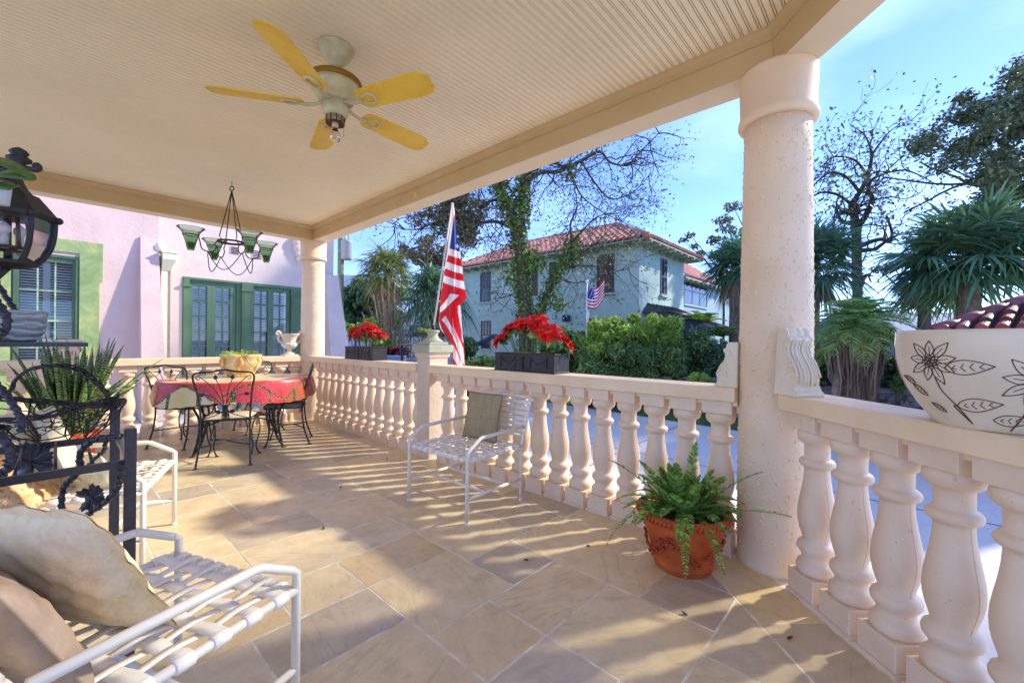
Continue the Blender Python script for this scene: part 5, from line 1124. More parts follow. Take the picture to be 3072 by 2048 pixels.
b = MB(); b.tube(catmull([(-.37, -.35, .3), (-.15, 0, .33), (-.37, .35, .3)], 6), .008, 6); b.tube(catmull([(.37, -.35, .3), (.15, 0, .33), (.37, .35, .3)], 6), .008, 6); b.tube([(-.2, 0, .33), (.2, 0, .33)], .008, 6); b.build('stretcher', m_wire, t)
# cloth
m_cloth = NT('printed_tablecloth'); C_ = m_cloth
uvn = C_.n.new('ShaderNodeAttribute'); uvn.attribute_name = 'cloth'; cs_ = C_.n.new('ShaderNodeSeparateColor'); C_.l(uvn.outputs['Color'], cs_.inputs[0])   # x angle, y radius
fl = C_.noise(60, 3, .7, 2.); wv = C_.ramp(C_.noise(26, 4, .8, 3.), [(.42, (0, 0, 0)), (.5, (1, 1, 1)), (.56, (0, 0, 0))])
red = C_.mix(C_.ramp(fl, [(.5, (0, 0, 0)), (.64, (.8, .8, .8))]), srgb('c2333f'), srgb('d98370')); terr = C_.mix(wv, srgb('c1563f'), srgb('7f5a3a')); cream = C_.mix(C_.ramp(C_.noise(12, 4, .6), [(.4, (0, 0, 0)), (.7, (.5, .5, .5))]), srgb('e2d7a6'), srgb('cfc389')); grn = C_.mix(C_.ramp(C_.noise(70, 2, .6), [(.5, (0, 0, 0)), (.6, (1, 1, 1))]), srgb('2b3f2a'), srgb('9d9a62'))
def wr_(lo, hi): return C_.ramp(cs_.outputs[0], [(0, (1, 1, 1) if lo <= 0 else (0, 0, 0)), (max(.0001, lo), (1, 1, 1)), (hi, (0, 0, 0))])
def stepramp(fac, stops):
    o = C_.ramp(fac, stops); o.node.color_ramp.interpolation = 'CONSTANT'; return o
c1 = C_.mix(stepramp(cs_.outputs[2], [(0, (0, 0, 0)), (.25, (1, 1, 1)), (.9, (1, 1, 1))]), red, cream); c1 = C_.mix(stepramp(cs_.outputs[2], [(0, (0, 0, 0)), (.45, (1, 1, 1)), (.9, (1, 1, 1))]), c1, terr); c1 = C_.mix(stepramp(cs_.outputs[2], [(0, (0, 0, 0)), (.65, (1, 1, 1)), (.9, (1, 1, 1))]), c1, grn)
C_.color(c1); C_.rough(.3); C_.b.inputs['Specular IOR Level'].default_value = .4; C_.bump(C_.noise(90, 3, .6), .1, .002); m_cloth = C_.m
bm = bmesh.new(); lay = bm.loops.layers.float_color.new('cloth'); NA, NR = 220, 46; rings = []
for j in range(NR+1):
    q = j/NR; ring = []
    for i in range(NA):
        a = 2*PI*i/NA
        if q <= .5: s = q/.5; x, y, z = math.cos(a)*ta*s, math.sin(a)*tb_*s, TZ+.004
        else:
            s = (q-.5)/.5; fold = (.35*math.sin(a*9+.5)+.3*math.sin(a*14+1.9)+.2*math.sin(a*23)); drop = .235+.035*math.cos(4*(a-.6))+.012*math.sin(a*3+1)
            o_ = 1+.05*s**.5+.028*s*fold+.03*s; x, y, z = math.cos(a)*ta*o_, math.sin(a)*tb_*o_, TZ+.004-drop*s+.004*math.sin(a*40)*s
        ring.append(bm.verts.new((x, y, z)) if (j or i == 0) else rings_c)
        if j == 0 and i == 0: rings_c = ring[0]
    rings.append(ring)
def clothcode(a, rad):
    # radial fabric design: top paled by painted-in glare, petals, dark leaf borders, red corner fields
    a = a % (2*PI); seg = a/(2*PI)*8+.35; k = int(seg); fr = seg-k
    if rad < .5: return .3 if (rad < .40 or abs(fr-.5) > .34) else 0.
    arc = .56+.40*(abs(fr-.5)*2)**1.5
    if abs(rad-arc*1.0) < .022: return .7
    if rad < arc: return 0.
    if abs(fr-.5) < .30 and abs(abs(fr-.5)-.27) < .03: return .7
    return (.3, .5, .3, 0., .5, .3, 0., .5)[k % 8]
for j in range(NR):
    for i in range(NA):
        i2 = (i+1) % NA
        vs = [rings[j][i], rings[j+1][i], rings[j+1][i2], rings[j][i2]] if j else [rings[0][0], rings[1][i], rings[1][i2]]
        f = bm.faces.new(vs); f.smooth = True; cc = clothcode(2*PI*(i+.5)/NA, (j+.5)/NR)
        for l in f.loops: l[lay] = (i/NA, j/NR, cc, 1)
bmesh.ops.recalc_face_normals(bm, faces=bm.faces); me = bpy.data.meshes.new('tablecloth'); bm.to_mesh(me); bm.free(); me.materials.append(m_cloth)
o = bpy.data.objects.new('tablecloth', me); COL.objects.link(o); o.location = TC; o.rotation_euler = (0, 0, TA); tag(o, 'red, cream and green printed oilcloth draped over the oval table', 'tablecloth')
# iron chairs
m_seatc = weave('pale_ribbed_seat_cloth', srgb('c9bda0'), srgb('a99c80'), srgb('d6ccb2'), 140)
def leafshape(b, c, d, L, W, n, mi=0):
    d = Vector(d).normalized(); s = d.cross(Vector(n)).normalized(); c = Vector(c); pts = []
    for k in range(9): a = k/8; pts.append((a, math.sin(PI*a**.8)))
    A = [c+d*L*a-s*W/2*w for a, w in pts]; B = [c+d*L*a+s*W/2*w for a, w in pts]; N = Vector(n).normalized()*.002
    m = len(pts); vs = [p+N for p in A+B]+[p-N for p in A+B]; fs = []
    for k in range(m-1): fs.append((k, m+k, m+k+1, k+1)); fs.append((2*m+k, 2*m+k+1, 3*m+k+1, 3*m+k)); fs.append((k, k+1, 2*m+k+1, 2*m+k)); fs.append((m+k+1, m+k, 3*m+k, 3*m+k+1))
    b.add(vs, fs, mi)
def iron_chair(label, loc, rz, proto=None):
    if proto is not None:
        c = copy_tree(proto); c.location = loc; c.rotation_euler = (0, 0, rz); c['label'] = label; return c
    t = thing('iron_chair', label, 'chair', loc, rz, 'black iron dining chairs')   # local: x right, y forward (towards table), back plane near y=0
    r = .0095; b = MB()
    for s in (-1, 1):
        b.tube(catmull([(s*.235, -.045, 0), (s*.222, .02, .20), (s*.212, .045, .42), (s*.222, .03, .60), (s*.240, -.01, .78), (s*.262, -.045, .90), (s*.245, -.052, .948), (s*.19, -.055, .962)], 6), r, 8)
    b.tube(catmull([(-.19, -.055, .962), (-.10, -.056, .968), (0, -.056, .985), (.10, -.056, .968), (.19, -.055, .962)], 5), r, 8); b.build('back_frame', m_wire, t)
    b = MB(); yb = lambda z: .04-(z-.45)*.2
    hub = (0, yb(.60), .60)
    for s in (-1, 1):
        for k, (x, z, lf) in enumerate(((.215, .925, 0), (.075, .90, 1), (.175, .735, 2))):
            pts = [(s*.012*k, yb(.47), .47), (s*.01*k, yb(.60), .60), (s*x*.45, yb(z*.6+.25), .60+(z-.6)*.62) if lf != 2 else (s*.10, yb(.71), .71), (s*x, yb(z), z)]
            if lf == 0: pts += [(s*.235, yb(.90), .905), (s*.22, yb(.89), .885), (s*.205, yb(.90), .897)]
            b.tube(catmull(pts, 6), .0042, 5)
            if lf == 1: leafshape(b, (s*.07, yb(.88), .885), (s*.12, 0, 1), .055, .036, (0, 1, 0))
            if lf == 2: leafshape(b, (s*.165, yb(.735), .735), (s, 0, -.05), .06, .034, (0, 1, 0))
        ring = [(s*(.045+.05*math.sin(a*PI/8)), yb(.6), .585+.045*math.cos(a*PI/8)) for a in range(0, 13)]; b.tube([hub]+ring, .0042, 5)
        b.tube([(s*.02, yb(.47), .48), (s*.03, yb(.55), .55), (s*.06, yb(.56), .56)], .004, 5); leafshape(b, (s*.04, yb(.56)-.004, .56), (s*1, 0, -.25), .05, .04, (0, 1, 0))
        b.tube(catmull([(s*.015, yb(.56), .56), (s*.08, yb(.52), .52), (s*.205, .045, .475)], 5), .0045, 5)
    for k in range(-3, 4): b.tube([(k*.012, yb(.47), .465), (k*.006, yb(.62), .62)], .0035, 5)
    b.build('back_scrollwork', m_wire, t)
    b = MB(); ring = [(-.21, .05, .462), (.21, .05, .462), (.245, .25, .462), (.235, .45, .462), (-.235, .45, .462), (-.245, .25, .462)]
    b.tube(catmull(ring, 5, True), r, 7, closed=True); b.tube([(-.21, .05, .46), (.21, .05, .46)], r, 7)
    b.tube(catmull([(-.222, .02, .20), (0, .18, .22), (-.19, .40, .20)], 5), .007, 6); b.tube(catmull([(.222, .02, .20), (0, .18, .22), (.19, .40, .20)], 5), .007, 6); b.build('seat_frame', m_wire, t)
    for s in (-1, 1):
        b = MB()
        for o_ in (-.035, .035): b.tube(catmull([(s*.215, .43, .455), (s*.215+o_, .42, .33), (s*.205+o_*1., .40, .22), (s*.20+o_*.4, .41, .10), (s*.205+o_*1.2, .44, .0)], 5), .0075, 6); b.lathe([(0, .022), (.005, .022), (.010, .01)], 10, (s*.205+o_*1.2, .44, 0), 1)
        b.build('leg', [m_wire, m_rust], t)
        b = MB(); b.lathe([(-.004, .026), (.004, .026), (.012, .01)], 12, (s*.235, -.045, 0)); b.build('foot', m_rust, t)
    # seat pad
    V = []; F = []; n = 14
    for sd, zz in ((1, .50), (-1, .466)):
        for j in range(n+1):
            for i in range(n+1):
                u, v = i/n*2-1, j/n*2-1; e = max(0, 1-abs(u)**4)**.5*max(0, 1-abs(v)**4)**.5; V.append((u*(.225-.012*(1-v)), .25+v*.205, (.474+.034*e) if sd > 0 else .468))
    k = (n+1)**2
    for s in (0, 1):
        for j in range(n):
            for i in range(n): a = s*k+j*(n+1)+i; q = (a, a+1, a+n+2, a+n+1); F.append(q if s == 0 else q[::-1])
    npmesh('seat_pad', V, F, m_seatc, t, True); return t
c1 = iron_chair('black iron chair in front of the table with its leaf pattern back to the camera', (1.17, 5.06, 0), math.atan2(-.42, .908))
iron_chair('black iron chair at the left end of the table beside the snake plant', (.90, 6.32, 0), R_(-52), c1)
iron_chair('black iron chair at the right of the table seen edge on near the corner column', (2.20, 5.62, 0), math.atan2(.91, .415), c1)
iron_chair('black iron chair behind the table against the back railing', (1.95, 6.92, 0), R_(184), c1)
# terracotta planter on the table
m_tc = NT('ochre_relief_terracotta'); _n = m_tc.noise(10, 6, .7, .5); m_tc.color(m_tc.ramp(_n, [(.3, srgb('c98c46')), (.5, srgb('e3b87a')), (.7, srgb('efd9b2'))])); m_tc.rough(.75); m_tc.bump(m_tc.noise(24, 4, .6, 1.), .6, .02); m_tc = m_tc.m
PC = Vector((1.60, 6.18, TZ+.006)); t = thing('table_planter', 'ochre relief planter with trailing succulents standing on the tablecloth', 'planter', tuple(PC)); t.scale = (1.05, 1.05, 1.18)
b = MB(); lobes = lambda a, z: 1+.06*math.cos(a*6+1)+.03*math.cos(a*18)*math.sin(z*30)
b.lathe([(0, .135), (.02, .14), (.05, .135), (.07, .16), (.12, .195), (.17, .205), (.20, .195), (.215, .21), (.235, .205), (.24, .18), (.215, .175)], 72, mod=lobes)
for k in range(6):
    a = k*PI/3+.2; b.tube(catmull([(math.cos(a)*.205, math.sin(a)*.205, .20), (math.cos(a+.12)*.215, math.sin(a+.12)*.215, .15), (math.cos(a-.1)*.2, math.sin(a-.1)*.2, .10), (math.cos(a+.1)*.16, math.sin(a+.1)*.16, .05)], 6), [.016, .02, .02, .018, .015, .014, .014, .014, .013, .013, .012, .012, .012, .011, .011, .010, .01, .01, .01][:19], 7)
b.build('pot', m_tc, t); b = MB(); b.lathe([(.20, .18), (.205, .001)], 24); b.build('soil', m_soil, t)
L = LB(); k = 230; az = ng.random(k)*6.28; rr_ = .17*ng.random(k)**.5; R = np.zeros((k, 4, 3)); dr = np.stack([np.cos(az), np.sin(az)], 1); ln_ = .06+.09*ng.random(k)
for m in range(4): R[:, m, :2] = dr*rr_[:, None]+dr*(ln_*m/3*.7)[:, None]+ng.normal(size=(k, 2))*.006*m; R[:, m, 2] = .205+ln_*math.sin(m/3*2.0)*.55*(1.2-rr_/.2)
L.add(*strips(R, np.ones((k, 4))*.011*np.array([[1, 1.2, 1, .3]]), unit(ng.normal(size=(k, 1, 3)))*np.ones((1, 4, 1)))); L.build('succulent', l_bright, t).matrix_parent_inverse = I4
b = MB(); b.tube(catmull([(-.02, -.2, .23), (.02, -.235, .15), (.08, -.24, .09), (.05, -.25, .05), (.10, -.24, .03)], 5), .004, 5); b.build('trailing_stem', l_mid, t); b = MB(); b.tube(catmull([(.19, -.05, .23), (.25, -.06, .1), (.28, -.05, .02), (.22, -.1, .015)], 5), .004, 5); b.build('trailing_stem', l_mid, t)
# urn on back rail
m_stone = stucco('cream_cast_stone', srgb('efe5cf'), .35, 26, srgb('dccdae'), .3)
t = thing('garden_urn', 'small cream stone urn with scroll handles on the back rail beside the corner column', 'urn', (2.535, 7.19, 1.034))
fl_ = lambda a, z: 1+.05*math.cos(a*14) if z > .10 else 1
b = MB(); b.box(-.105, .105, -.105, .105, 0, .025, bev=.005); b.lathe([(.025, .085), (.045, .08), (.06, .05), (.085, .03), (.10, .032), (.11, .045)], 32); b.lathe([(.105, .04), (.13, .085), (.16, .11), (.19, .118), (.21, .105)], 56, mod=fl_); b.lathe([(.205, .10), (.23, .098), (.28, .108), (.32, .13), (.345, .155), (.355, .158), (.355, .14), (.30, .1)], 40); b.build('bowl', m_stone, t)
for s in (-1, 1):
    b = MB(); b.tube(catmull([(s*.11, 0, .21), (s*.16, 0, .24), (s*.165, 0, .31), (s*.14, 0, .355), (s*.16, 0, .385), (s*.195, 0, .375), (s*.195, 0, .345), (s*.175, 0, .34)], 6), [.018]*30+[.014]*13, 8); b.build('handle', m_stone, t)
# small patterned pot on back rail (left)
m_glaze = NT('ivory_glaze'); m_glaze.color(m_glaze.ramp(m_glaze.noise(3, 5, .6), [(.3, srgb('dccdb0')), (.7, srgb('e8dcc4'))])); m_glaze.rough(.18); m_glaze = m_glaze.m
m_brownl = mat('brown_glaze_line', srgb('5e3722'), .4, .2)
t = thing('small_flower_pot', 'ivory pot with brown leaf drawings on the back rail behind the snake plant', 'flower pot', (.05, 7.2, 1.034))
prof_ = [(0, .10), (.01, .105), (.06, .135), (.12, .155), (.2, .165), (.235, .163), (.24, .155), (.225, .15), (.1, .13)]
b = MB(); b.lathe(prof_, 40); b.build('pot', m_glaze, t)
def surf(prof, th, z, off=.0015):
    for (z0, r0), (z1, r1) in zip(prof, prof[1:]):
        if z0 <= z <= z1: r = r0+(r1-r0)*(z-z0)/(z1-z0)+off; return Vector((r*math.cos(th), r*math.sin(th), z))
    return Vector((prof[-1][1]*math.cos(th), prof[-1][1]*math.sin(th), z))
b = MB()
def drawleaf(b, prof, th, z, ang, L, W, r=.0018, veins=3, R0=.15):
    def mp_(x, y): ca, sa = math.cos(ang), math.sin(ang); return surf(prof, th+(x*ca-y*sa)/R0, z+(x*sa+y*ca))
    for s in (-1, 1): b.tube([mp_(L*k/10, s*W/2*math.sin(PI*(k/10)**.8)) for k in range(11)], r, 5)
    for k in range(1, veins+1):
        q = k/(veins+1)
        for s in (-1, 1): b.tube([mp_(L*q*.9, 0), mp_(L*q*.9+L*.08, s*W*.28*math.sin(PI*q))], r*.8, 4)
for k in range(7): drawleaf(b, prof_, -PI/2-.8+k*.33, .10+.06*(k % 2), .5+k, .07, .03)
b.build('leaf_drawing', m_brownl, t)
# ---------------------------------------------------------------- fan
m_fan = NT('aged_yellow_blade'); _n = m_fan.noise(60, 4, .8, .5); _n2 = m_fan.noise(5, 3, .6); m_fan.color(m_fan.mix(m_fan.ramp(_n2, [(.45, (0, 0, 0)), (.6, (1, 1, 1))]), srgb('ecc648'), m_fan.ramp(_n, [(.28, srgb('8f7630')), (.38, srgb('e0b63a')), (.7, srgb('eac246'))]))); m_fan.rough(.45); m_fan = m_fan.m
m_ivory = mat('ivory_fan_enamel', srgb('cfc8a0'), .35, .12, 12, c2=srgb('b5ad84')); m_gold = mat('gold_band', srgb('9a7424'), .35, .1, metal=.6)
FC = Vector((1.17, 2.60, 0)); t = thing('ceiling_fan', 'five bladed ceiling fan with aged yellow blades and a bare bulb', 'ceiling fan', (1.17, 2.60, 3.12))
def Z(z): return z-3.12
b = MB(); b.lathe([(Z(3.119), .105), (Z(3.105), .108), (Z(3.10), .095), (Z(3.06), .085), (Z(3.02), .05), (Z(3.0), .035), (Z(2.99), .03)], 36); b.build('canopy', m_ivory, t)
b = MB(); b.lathe([(Z(2.99), .016), (Z(2.9), .016)], 12); b.build('downrod', m_frame, t)
b = MB(); b.lathe([(Z(2.945), .03), (Z(2.93), .09), (Z(2.915), .135)], 44, mi=0); b.lathe([(Z(2.915), .148), (Z(2.905), .155), (Z(2.90), .15), (Z(2.89), .156), (Z(2.88), .148)], 44, mi=1); b.lathe([(Z(2.88), .146), (Z(2.85), .14), (Z(2.81), .115), (Z(2.785), .105), (Z(2.775), .07)], 44, mi=0); b.lathe([(Z(2.775), .075), (Z(2.72), .078), (Z(2.69), .068), (Z(2.685), .05)], 32, mi=0); b.build('motor_housing', [m_ivory, m_gold], t)
b = MB()
for k in range(10): a = k*PI/5; b.tube([(math.cos(a)*.05, math.sin(a)*.05, Z(2.695)), (math.cos(a)*.056, math.sin(a)*.056, Z(2.67)), (math.cos(a)*.05, math.sin(a)*.05, Z(2.645))], .004, 5)
b.lathe([(Z(2.65), .052), (Z(2.642), .056), (Z(2.648), .045)], 24); b.build('wire_cage', mat('rusty_brown_fitting', srgb('5a2c18'), .6, .3), t)
b = MB(); b.lathe([(Z(2.70), .018), (Z(2.63), .02), (Z(2.62), .016)], 16); b.build('socket', m_ivory, t)
b = MB(); b.lathe([(Z(2.63), .012), (Z(2.61), .014), (Z(2.59), .026), (Z(2.565), .032), (Z(2.54), .026), (Z(2.53), .001)], 20, caps=False); bo = b.build('bulb', glassmat('bulb_glass', (.97, .97, .95)), t)
b = MB(); b.tube([(.0, 0, Z(2.62)), (.004, 0, Z(2.58)), (-.006, .004, Z(2.57)), (.006, -.004, Z(2.57))], .0012, 4); b.build('filament', m_white, bo)
b = MB(); b.tube([(.03, -.05, Z(2.69)), (.031, -.051, Z(2.56))], .0015, 4); b.build('pull_chain', m_gold, t)
bl0 = None
for k in range(5):
    a = R_(2.6+72*k); 
    if bl0 is None:
        b = MB(); pts = [(.20, -.055), (.22, -.068), (.60, -.082), (.655, -.074), (.69, -.045), (.70, -.03), (.695, .02), (.70, .04), (.665, .074), (.60, .082), (.22, .068), (.20, .055), (.185, .03), (.18, 0), (.185, -.03)]
        M = Matrix.Rotation(R_(-14), 4, 'X') @ Matrix.Translation((0, 0, Z(2.755))) ; M = Matrix.Translation((0, 0, Z(2.755))) @ Matrix.Rotation(R_(-14), 4, 'X')
        b.prism(pts, -.004, .004, M=M); bl0 = b.build('blade', m_fan, t)
        b = MB(); loop = [(.20, 0, -.006), (.235, .03, -.008), (.275, .036, -.009), (.30, .015, -.009), (.30, -.015, -.009), (.275, -.036, -.009), (.235, -.03, -.008)]
        b.tube([M @ Vector(p) for p in catmull(loop, 4, True)], .0085, 8, closed=True); b.tube(catmull([(.06, 0, Z(2.775)), (.11, 0, Z(2.755)), (.16, 0, Z(2.742)), (.215, 0, Z(2.747))], 5), .011, 8)
        br0 = b.build('blade_bracket', m_ivory, bl0); bl = bl0
    else:
        bl = bl0.copy(); COL.objects.link(bl); bl.parent = t; br = br0.copy(); COL.objects.link(br); br.parent = bl
    bl.rotation_euler = (0, 0, a)
# ---------------------------------------------------------------- chandelier
CH = Vector((1.365, 5.703, 3.12)); t = thing('chandelier', 'black iron chandelier with four green glass bell cups hanging over the table', 'chandelier', tuple(CH)); m_dkiron = mat('brown_black_iron', srgb('2b221c'), .5, .3, 20)
b = MB(); b.tube([(0, 0, 0), (0, 0, -.06)], .003, 5); b.tube([(math.cos(a*PI/8)*.024*_r[0], math.cos(a*PI/8)*.024*_r[1], -.085+math.sin(a*PI/8)*.024) for a in range(16)], .006, 6, closed=True); b.build('hook', m_dkiron, t)
f3, r3 = Vector(_f), Vector(_r); dirs = []
for ang in (149, 239, 329, 59): a = R_(ang); dirs.append((r3*math.cos(a)+f3*math.sin(a)))
b = MB()
for d in dirs: e = d*.125+Vector((0, 0, -.66)); b.tube([(0, 0, -.11), tuple(e)], .0055, 6); b.tube(catmull([e, e+d*-.02+Vector((0, 0, -.02)), e+Vector((0, 0, -.035))], 4), .004, 5)
b.build('suspension_rods', m_dkiron, t)
b = MB(); b.tube([(math.cos(k*PI/14)*.13, math.sin(k*PI/14)*.13, -.705) for k in range(28)], .011, 7, closed=True); b.tube([(math.cos(k*PI/14)*.105, math.sin(k*PI/14)*.105, -.70) for k in range(28)], .007, 6, closed=True); b.build('ring', m_dkiron, t)
for i, d in enumerate(dirs):
    b = MB(); z = lambda v: Vector((0, 0, v)); b.tube(catmull([d*.13+z(-.705), d*.17+z(-.76), d*.155+z(-.80), d*.20+z(-.855), d*.29+z(-.84), d*.315+z(-.76), d*.325+z(-.72)], 6), .006, 6)
    b.tube([d*.40+z(-.71)+Vector((math.cos(k*PI/10)*.072, math.sin(k*PI/10)*.072, 0)) for k in range(20)], .006, 6, closed=True); b.build('arm', m_dkiron, t)
    d2 = dirs[(i+1) % 4]; b = MB(); A_ = d*.24+z(-.85); B_ = d2*.24+z(-.85); n = 24
    b.tube([A_.lerp(B_, k/n)*1.0+(A_+B_)*.18*math.sin(PI*k/n)*.5+z(-.05*math.sin(PI*k/n)*1)+Vector((.002*math.sin(k*2.5), .002*math.cos(k*2.5), 0))-z(-.85)*0 for k in range(n+1)], .005, 5); b.build('rope_bar', m_dkiron, t)
m_gg = NT('green_sea_glass'); _sp = m_gg.n.new('ShaderNodeSeparateXYZ'); m_gg.l(m_gg.tc.outputs['Object'], _sp.inputs[0]); _c = m_gg.ramp(_sp.outputs['Z'], [(0, (.5, .72, .52)), (1, (.88, .95, .9))]); _mr = m_gg.n.new('ShaderNodeMapRange'); _mr.inputs[1].default_value = -.16; _mr.inputs[2].default_value = .08; m_gg.l(_sp.outputs['Z'], _mr.inputs[0]); m_gg.l(_mr.outputs[0], _c.node.inputs[0])
_tr = m_gg.n.new('ShaderNodeBsdfTransparent'); m_gg.l(_c, _tr.inputs[0]); _gl = m_gg.n.new('ShaderNodeBsdfGlossy'); _gl.inputs['Roughness'].default_value = .05; _df = m_gg.n.new('ShaderNodeBsdfTranslucent'); m_gg.l(_c, _df.inputs[0])
_m1 = m_gg.n.new('ShaderNodeMixShader'); _m1.inputs[0].default_value = .25; m_gg.l(_tr.outputs[0], _m1.inputs[1]); m_gg.l(_df.outputs[0], _m1.inputs[2]); _lw = m_gg.n.new('ShaderNodeLayerWeight'); _lw.inputs[0].default_value = .12
_m2 = m_gg.n.new('ShaderNodeMixShader'); m_gg.l(_lw.outputs['Fresnel'], _m2.inputs[0]); m_gg.l(_m1.outputs[0], _m2.inputs[1]); m_gg.l(_gl.outputs[0], _m2.inputs[2]); m_gg.l(_m2.outputs[0], m_gg.out.inputs[0]); m_gg = m_gg.m
m_wax = mat('olive_wax', srgb('7f8c2c'), .6, .1)
for d in dirs:
    b = MB(); pr = [(-.155, .001), (-.152, .028), (-.13, .036), (-.07, .048), (-.01, .066), (.03, .078), (.06, .098), (.085, .126), (.088, .128), (.085, .122), (.05, .088), (.0, .062), (-.07, .043), (-.12, .03), (-.14, .001)]
    b.lathe(pr, 28, caps=False); o = b.build('glass_cup', m_gg, t); o.location = d*.40+Vector((0, 0, -.72)); b = MB(); b.lathe([(-.138, .025), (-.07, .038), (-.068, .001)], 18); q = b.build('wax_fill', m_wax, o)
# ================================================================ rail ornaments, planters, flag, lantern, rack
# ---- big flag on the pier
PT = Vector((2.9, 3.905, 1.40)); TOPP = at(1357, 612, 5.05)
t = thing('porch_flag', 'large stars and stripes hanging in folds from a white pole on the stone pier', 'flag', tuple(PT))
b = MB(); b.tube([tuple(PT), tuple(TOPP)], .011, 8, 0); b.build('pole', mat('white_metal_pole', srgb('d9d6d0'), .3, .05), t, I4)
b = MB(); d0 = (TOPP-PT).normalized(); b.tube([tuple(PT), tuple(PT+d0*.07)], .022, 10); b.build('pole_socket', m_iron, t, I4); b = MB(); b.sphere(tuple(TOPP), .016); b.build('pole_tip', m_white, t, I4)
# cloth laid out from the hanging shape: x and y in reference units, real depth by folds
FLO = (900, 550, 2.613)
def fpt(a, b_, off=0): return at(FLO[0]+a/FLO[2], FLO[1]+b_/FLO[2], 4.98+off)
LE = [(165, 1193), (300, 1182), (500, 1158), (700, 1128), (830, 1110), (900, 1100), (1000, 1092), (1090, 1088), (1150, 1105), (1200, 1150), (1260, 1190), (1430, 1198)]
RE = [(165, 1203), (200, 1210), (300, 1222), (400, 1235), (530, 1254), (600, 1264), (700, 1277), (780, 1286), (860, 1300), (905, 1302), (935, 1270), (950, 1255), (1000, 1262), (1150, 1272), (1300, 1288), (1432, 1295)]
def ip(T_, y):
    for (y0, x0), (y1, x1) in zip(T_, T_[1:]):
        if y <= y1: return x0+(x1-x0)*max(0, (y-y0))/(y1-y0)
    return T_[-1][1]
POL = [ # (material, polygon) first hit wins; 0 red 1 white 2 blue
 (2, [(1211, 245), (1260, 535), (1172, 512), (1190, 380)]), (1, [(1180, 160), (1215, 160), (1211, 245), (1190, 380), (1172, 512), (1130, 700), (1112, 830), (1096, 820), (1120, 680), (1150, 480)]),
 (1, [(1172, 512), (1262, 535), (1266, 592), (1158, 562)]), (0, [(1158, 562), (1268, 592), (1272, 655), (1146, 615)]), (1, [(1146, 615), (1274, 655), (1282, 715), (1138, 668)]), (0, [(1138, 668), (1284, 715), (1288, 772), (1128, 722)]), (1, [(1128, 722), (1290, 772), (1296, 836), (1118, 775)]), (0, [(1118, 775), (1300, 836), (1304, 905), (1270, 940), (1250, 875), (1180, 862), (1110, 830)]),
 (1, [(1180, 862), (1250, 876), (1190, 930), (1130, 990), (1098, 1012), (1100, 968), (1150, 910)]), (0, [(1250, 876), (1275, 940), (1200, 985), (1150, 1030), (1110, 1060), (1080, 1100), (1090, 1015), (1130, 990)]),
 (1, [(1236, 955), (1262, 945), (1280, 1150), (1262, 1140), (1240, 1020)]), (1, [(1138, 1036), (1110, 1068), (1150, 1120), (1192, 1190), (1195, 1140), (1165, 1080)]),
 (1, [(1196, 1036), (1205, 1120), (1240, 1200), (1280, 1290), (1292, 1430), (1270, 1400), (1232, 1290), (1198, 1200)]), (1, [(1197, 1255), (1225, 1310), (1280, 1432), (1240, 1432), (1200, 1370)]),
 (1, [(1262, 1100), (1280, 1110), (1286, 1260), (1270, 1230)]), (1, [(1092, 1085), (1112, 1140), (1150, 1215), (1185, 1258), (1140, 1240), (1100, 1190)])]
def inp(x, y, P):
    c = False; n = len(P)
    for i in range(n):
        (x1, y1), (x2, y2) = P[i], P[(i+1) % n]
        if (y1 > y) != (y2 > y) and x < (x2-x1)*(y-y1)/(y2-y1)+x1: c = not c
    return c
NU, NVV = 56, 220; V = []; F = []; mi = []
for j in range(NVV+1):
    y = 165+(1430-165)*j/NVV; a, c_ = ip(LE, y), ip(RE, y); q = j/NVV
    for i in range(NU+1):
        u = i/NU; x = a+(c_-a)*u; amp = .012+.06*min(1, q*1.3)
        off = amp*(math.sin(u*7.5+q*3)*.7+math.sin(u*14+1+q*5)*.35)+(.05*(1 if y > 905 else 0)*math.sin(min(1, (y-905)/80)*PI/2) if y > 905 else 0)
        V.append(tuple(fpt(x, y+1.5*math.sin(u*6+j*.05), off-.03)))
for j in range(NVV):
    for i in range(NU):
        F.append((j*(NU+1)+i, j*(NU+1)+i+1, (j+1)*(NU+1)+i+1, (j+1)*(NU+1)+i)); y = 165+1265*(j+.5)/NVV; a, c_ = ip(LE, y), ip(RE, y); x = a+(c_-a)*(i+.5)/NU; k = 0
        for m, P in POL:
            if inp(x, y, P): k = m; break
        mi.append(k)
def silk(name, c):
    s = NT(name); s.color(c); s.rough(.55); t_ = s.n.new('ShaderNodeBsdfTranslucent'); t_.inputs[0].default_value = (*c, 1); mx = s.n.new('ShaderNodeMixShader'); mx.inputs[0].default_value = .3; s.bump(s.noise(9, 4, .5, .8), .25, .02)
    s.l(s.b.outputs[0], mx.inputs[1]); s.l(t_.outputs[0], mx.inputs[2]); s.l(mx.outputs[0], s.out.inputs[0]); return s.m
npmesh('flag_cloth', V, F, [silk('silk_red', srgb('d8202c')), silk('silk_white', srgb('f2eeee')), silk('silk_blue', srgb('1f4394'))], t, True, mi, W=True)
b = MB()
for (cx, cy, R) in ((1230, 492, 21), (1236, 418, 12)):
    pts = [];
    for k in range(10): r_ = R if k % 2 == 0 else R*.42; a = -PI/2+k*PI/5+.15; pts.append(fpt(cx+r_*math.cos(a), cy+r_*math.sin(a), -.075))
    q = fpt(cx, cy, -.08); b.add([q]+pts, [(0, 1+k, 1+(k+1) % 10) for k in range(10)])
b.build('star', mat('star_white', srgb('f2eeee'), .6), t, I4)
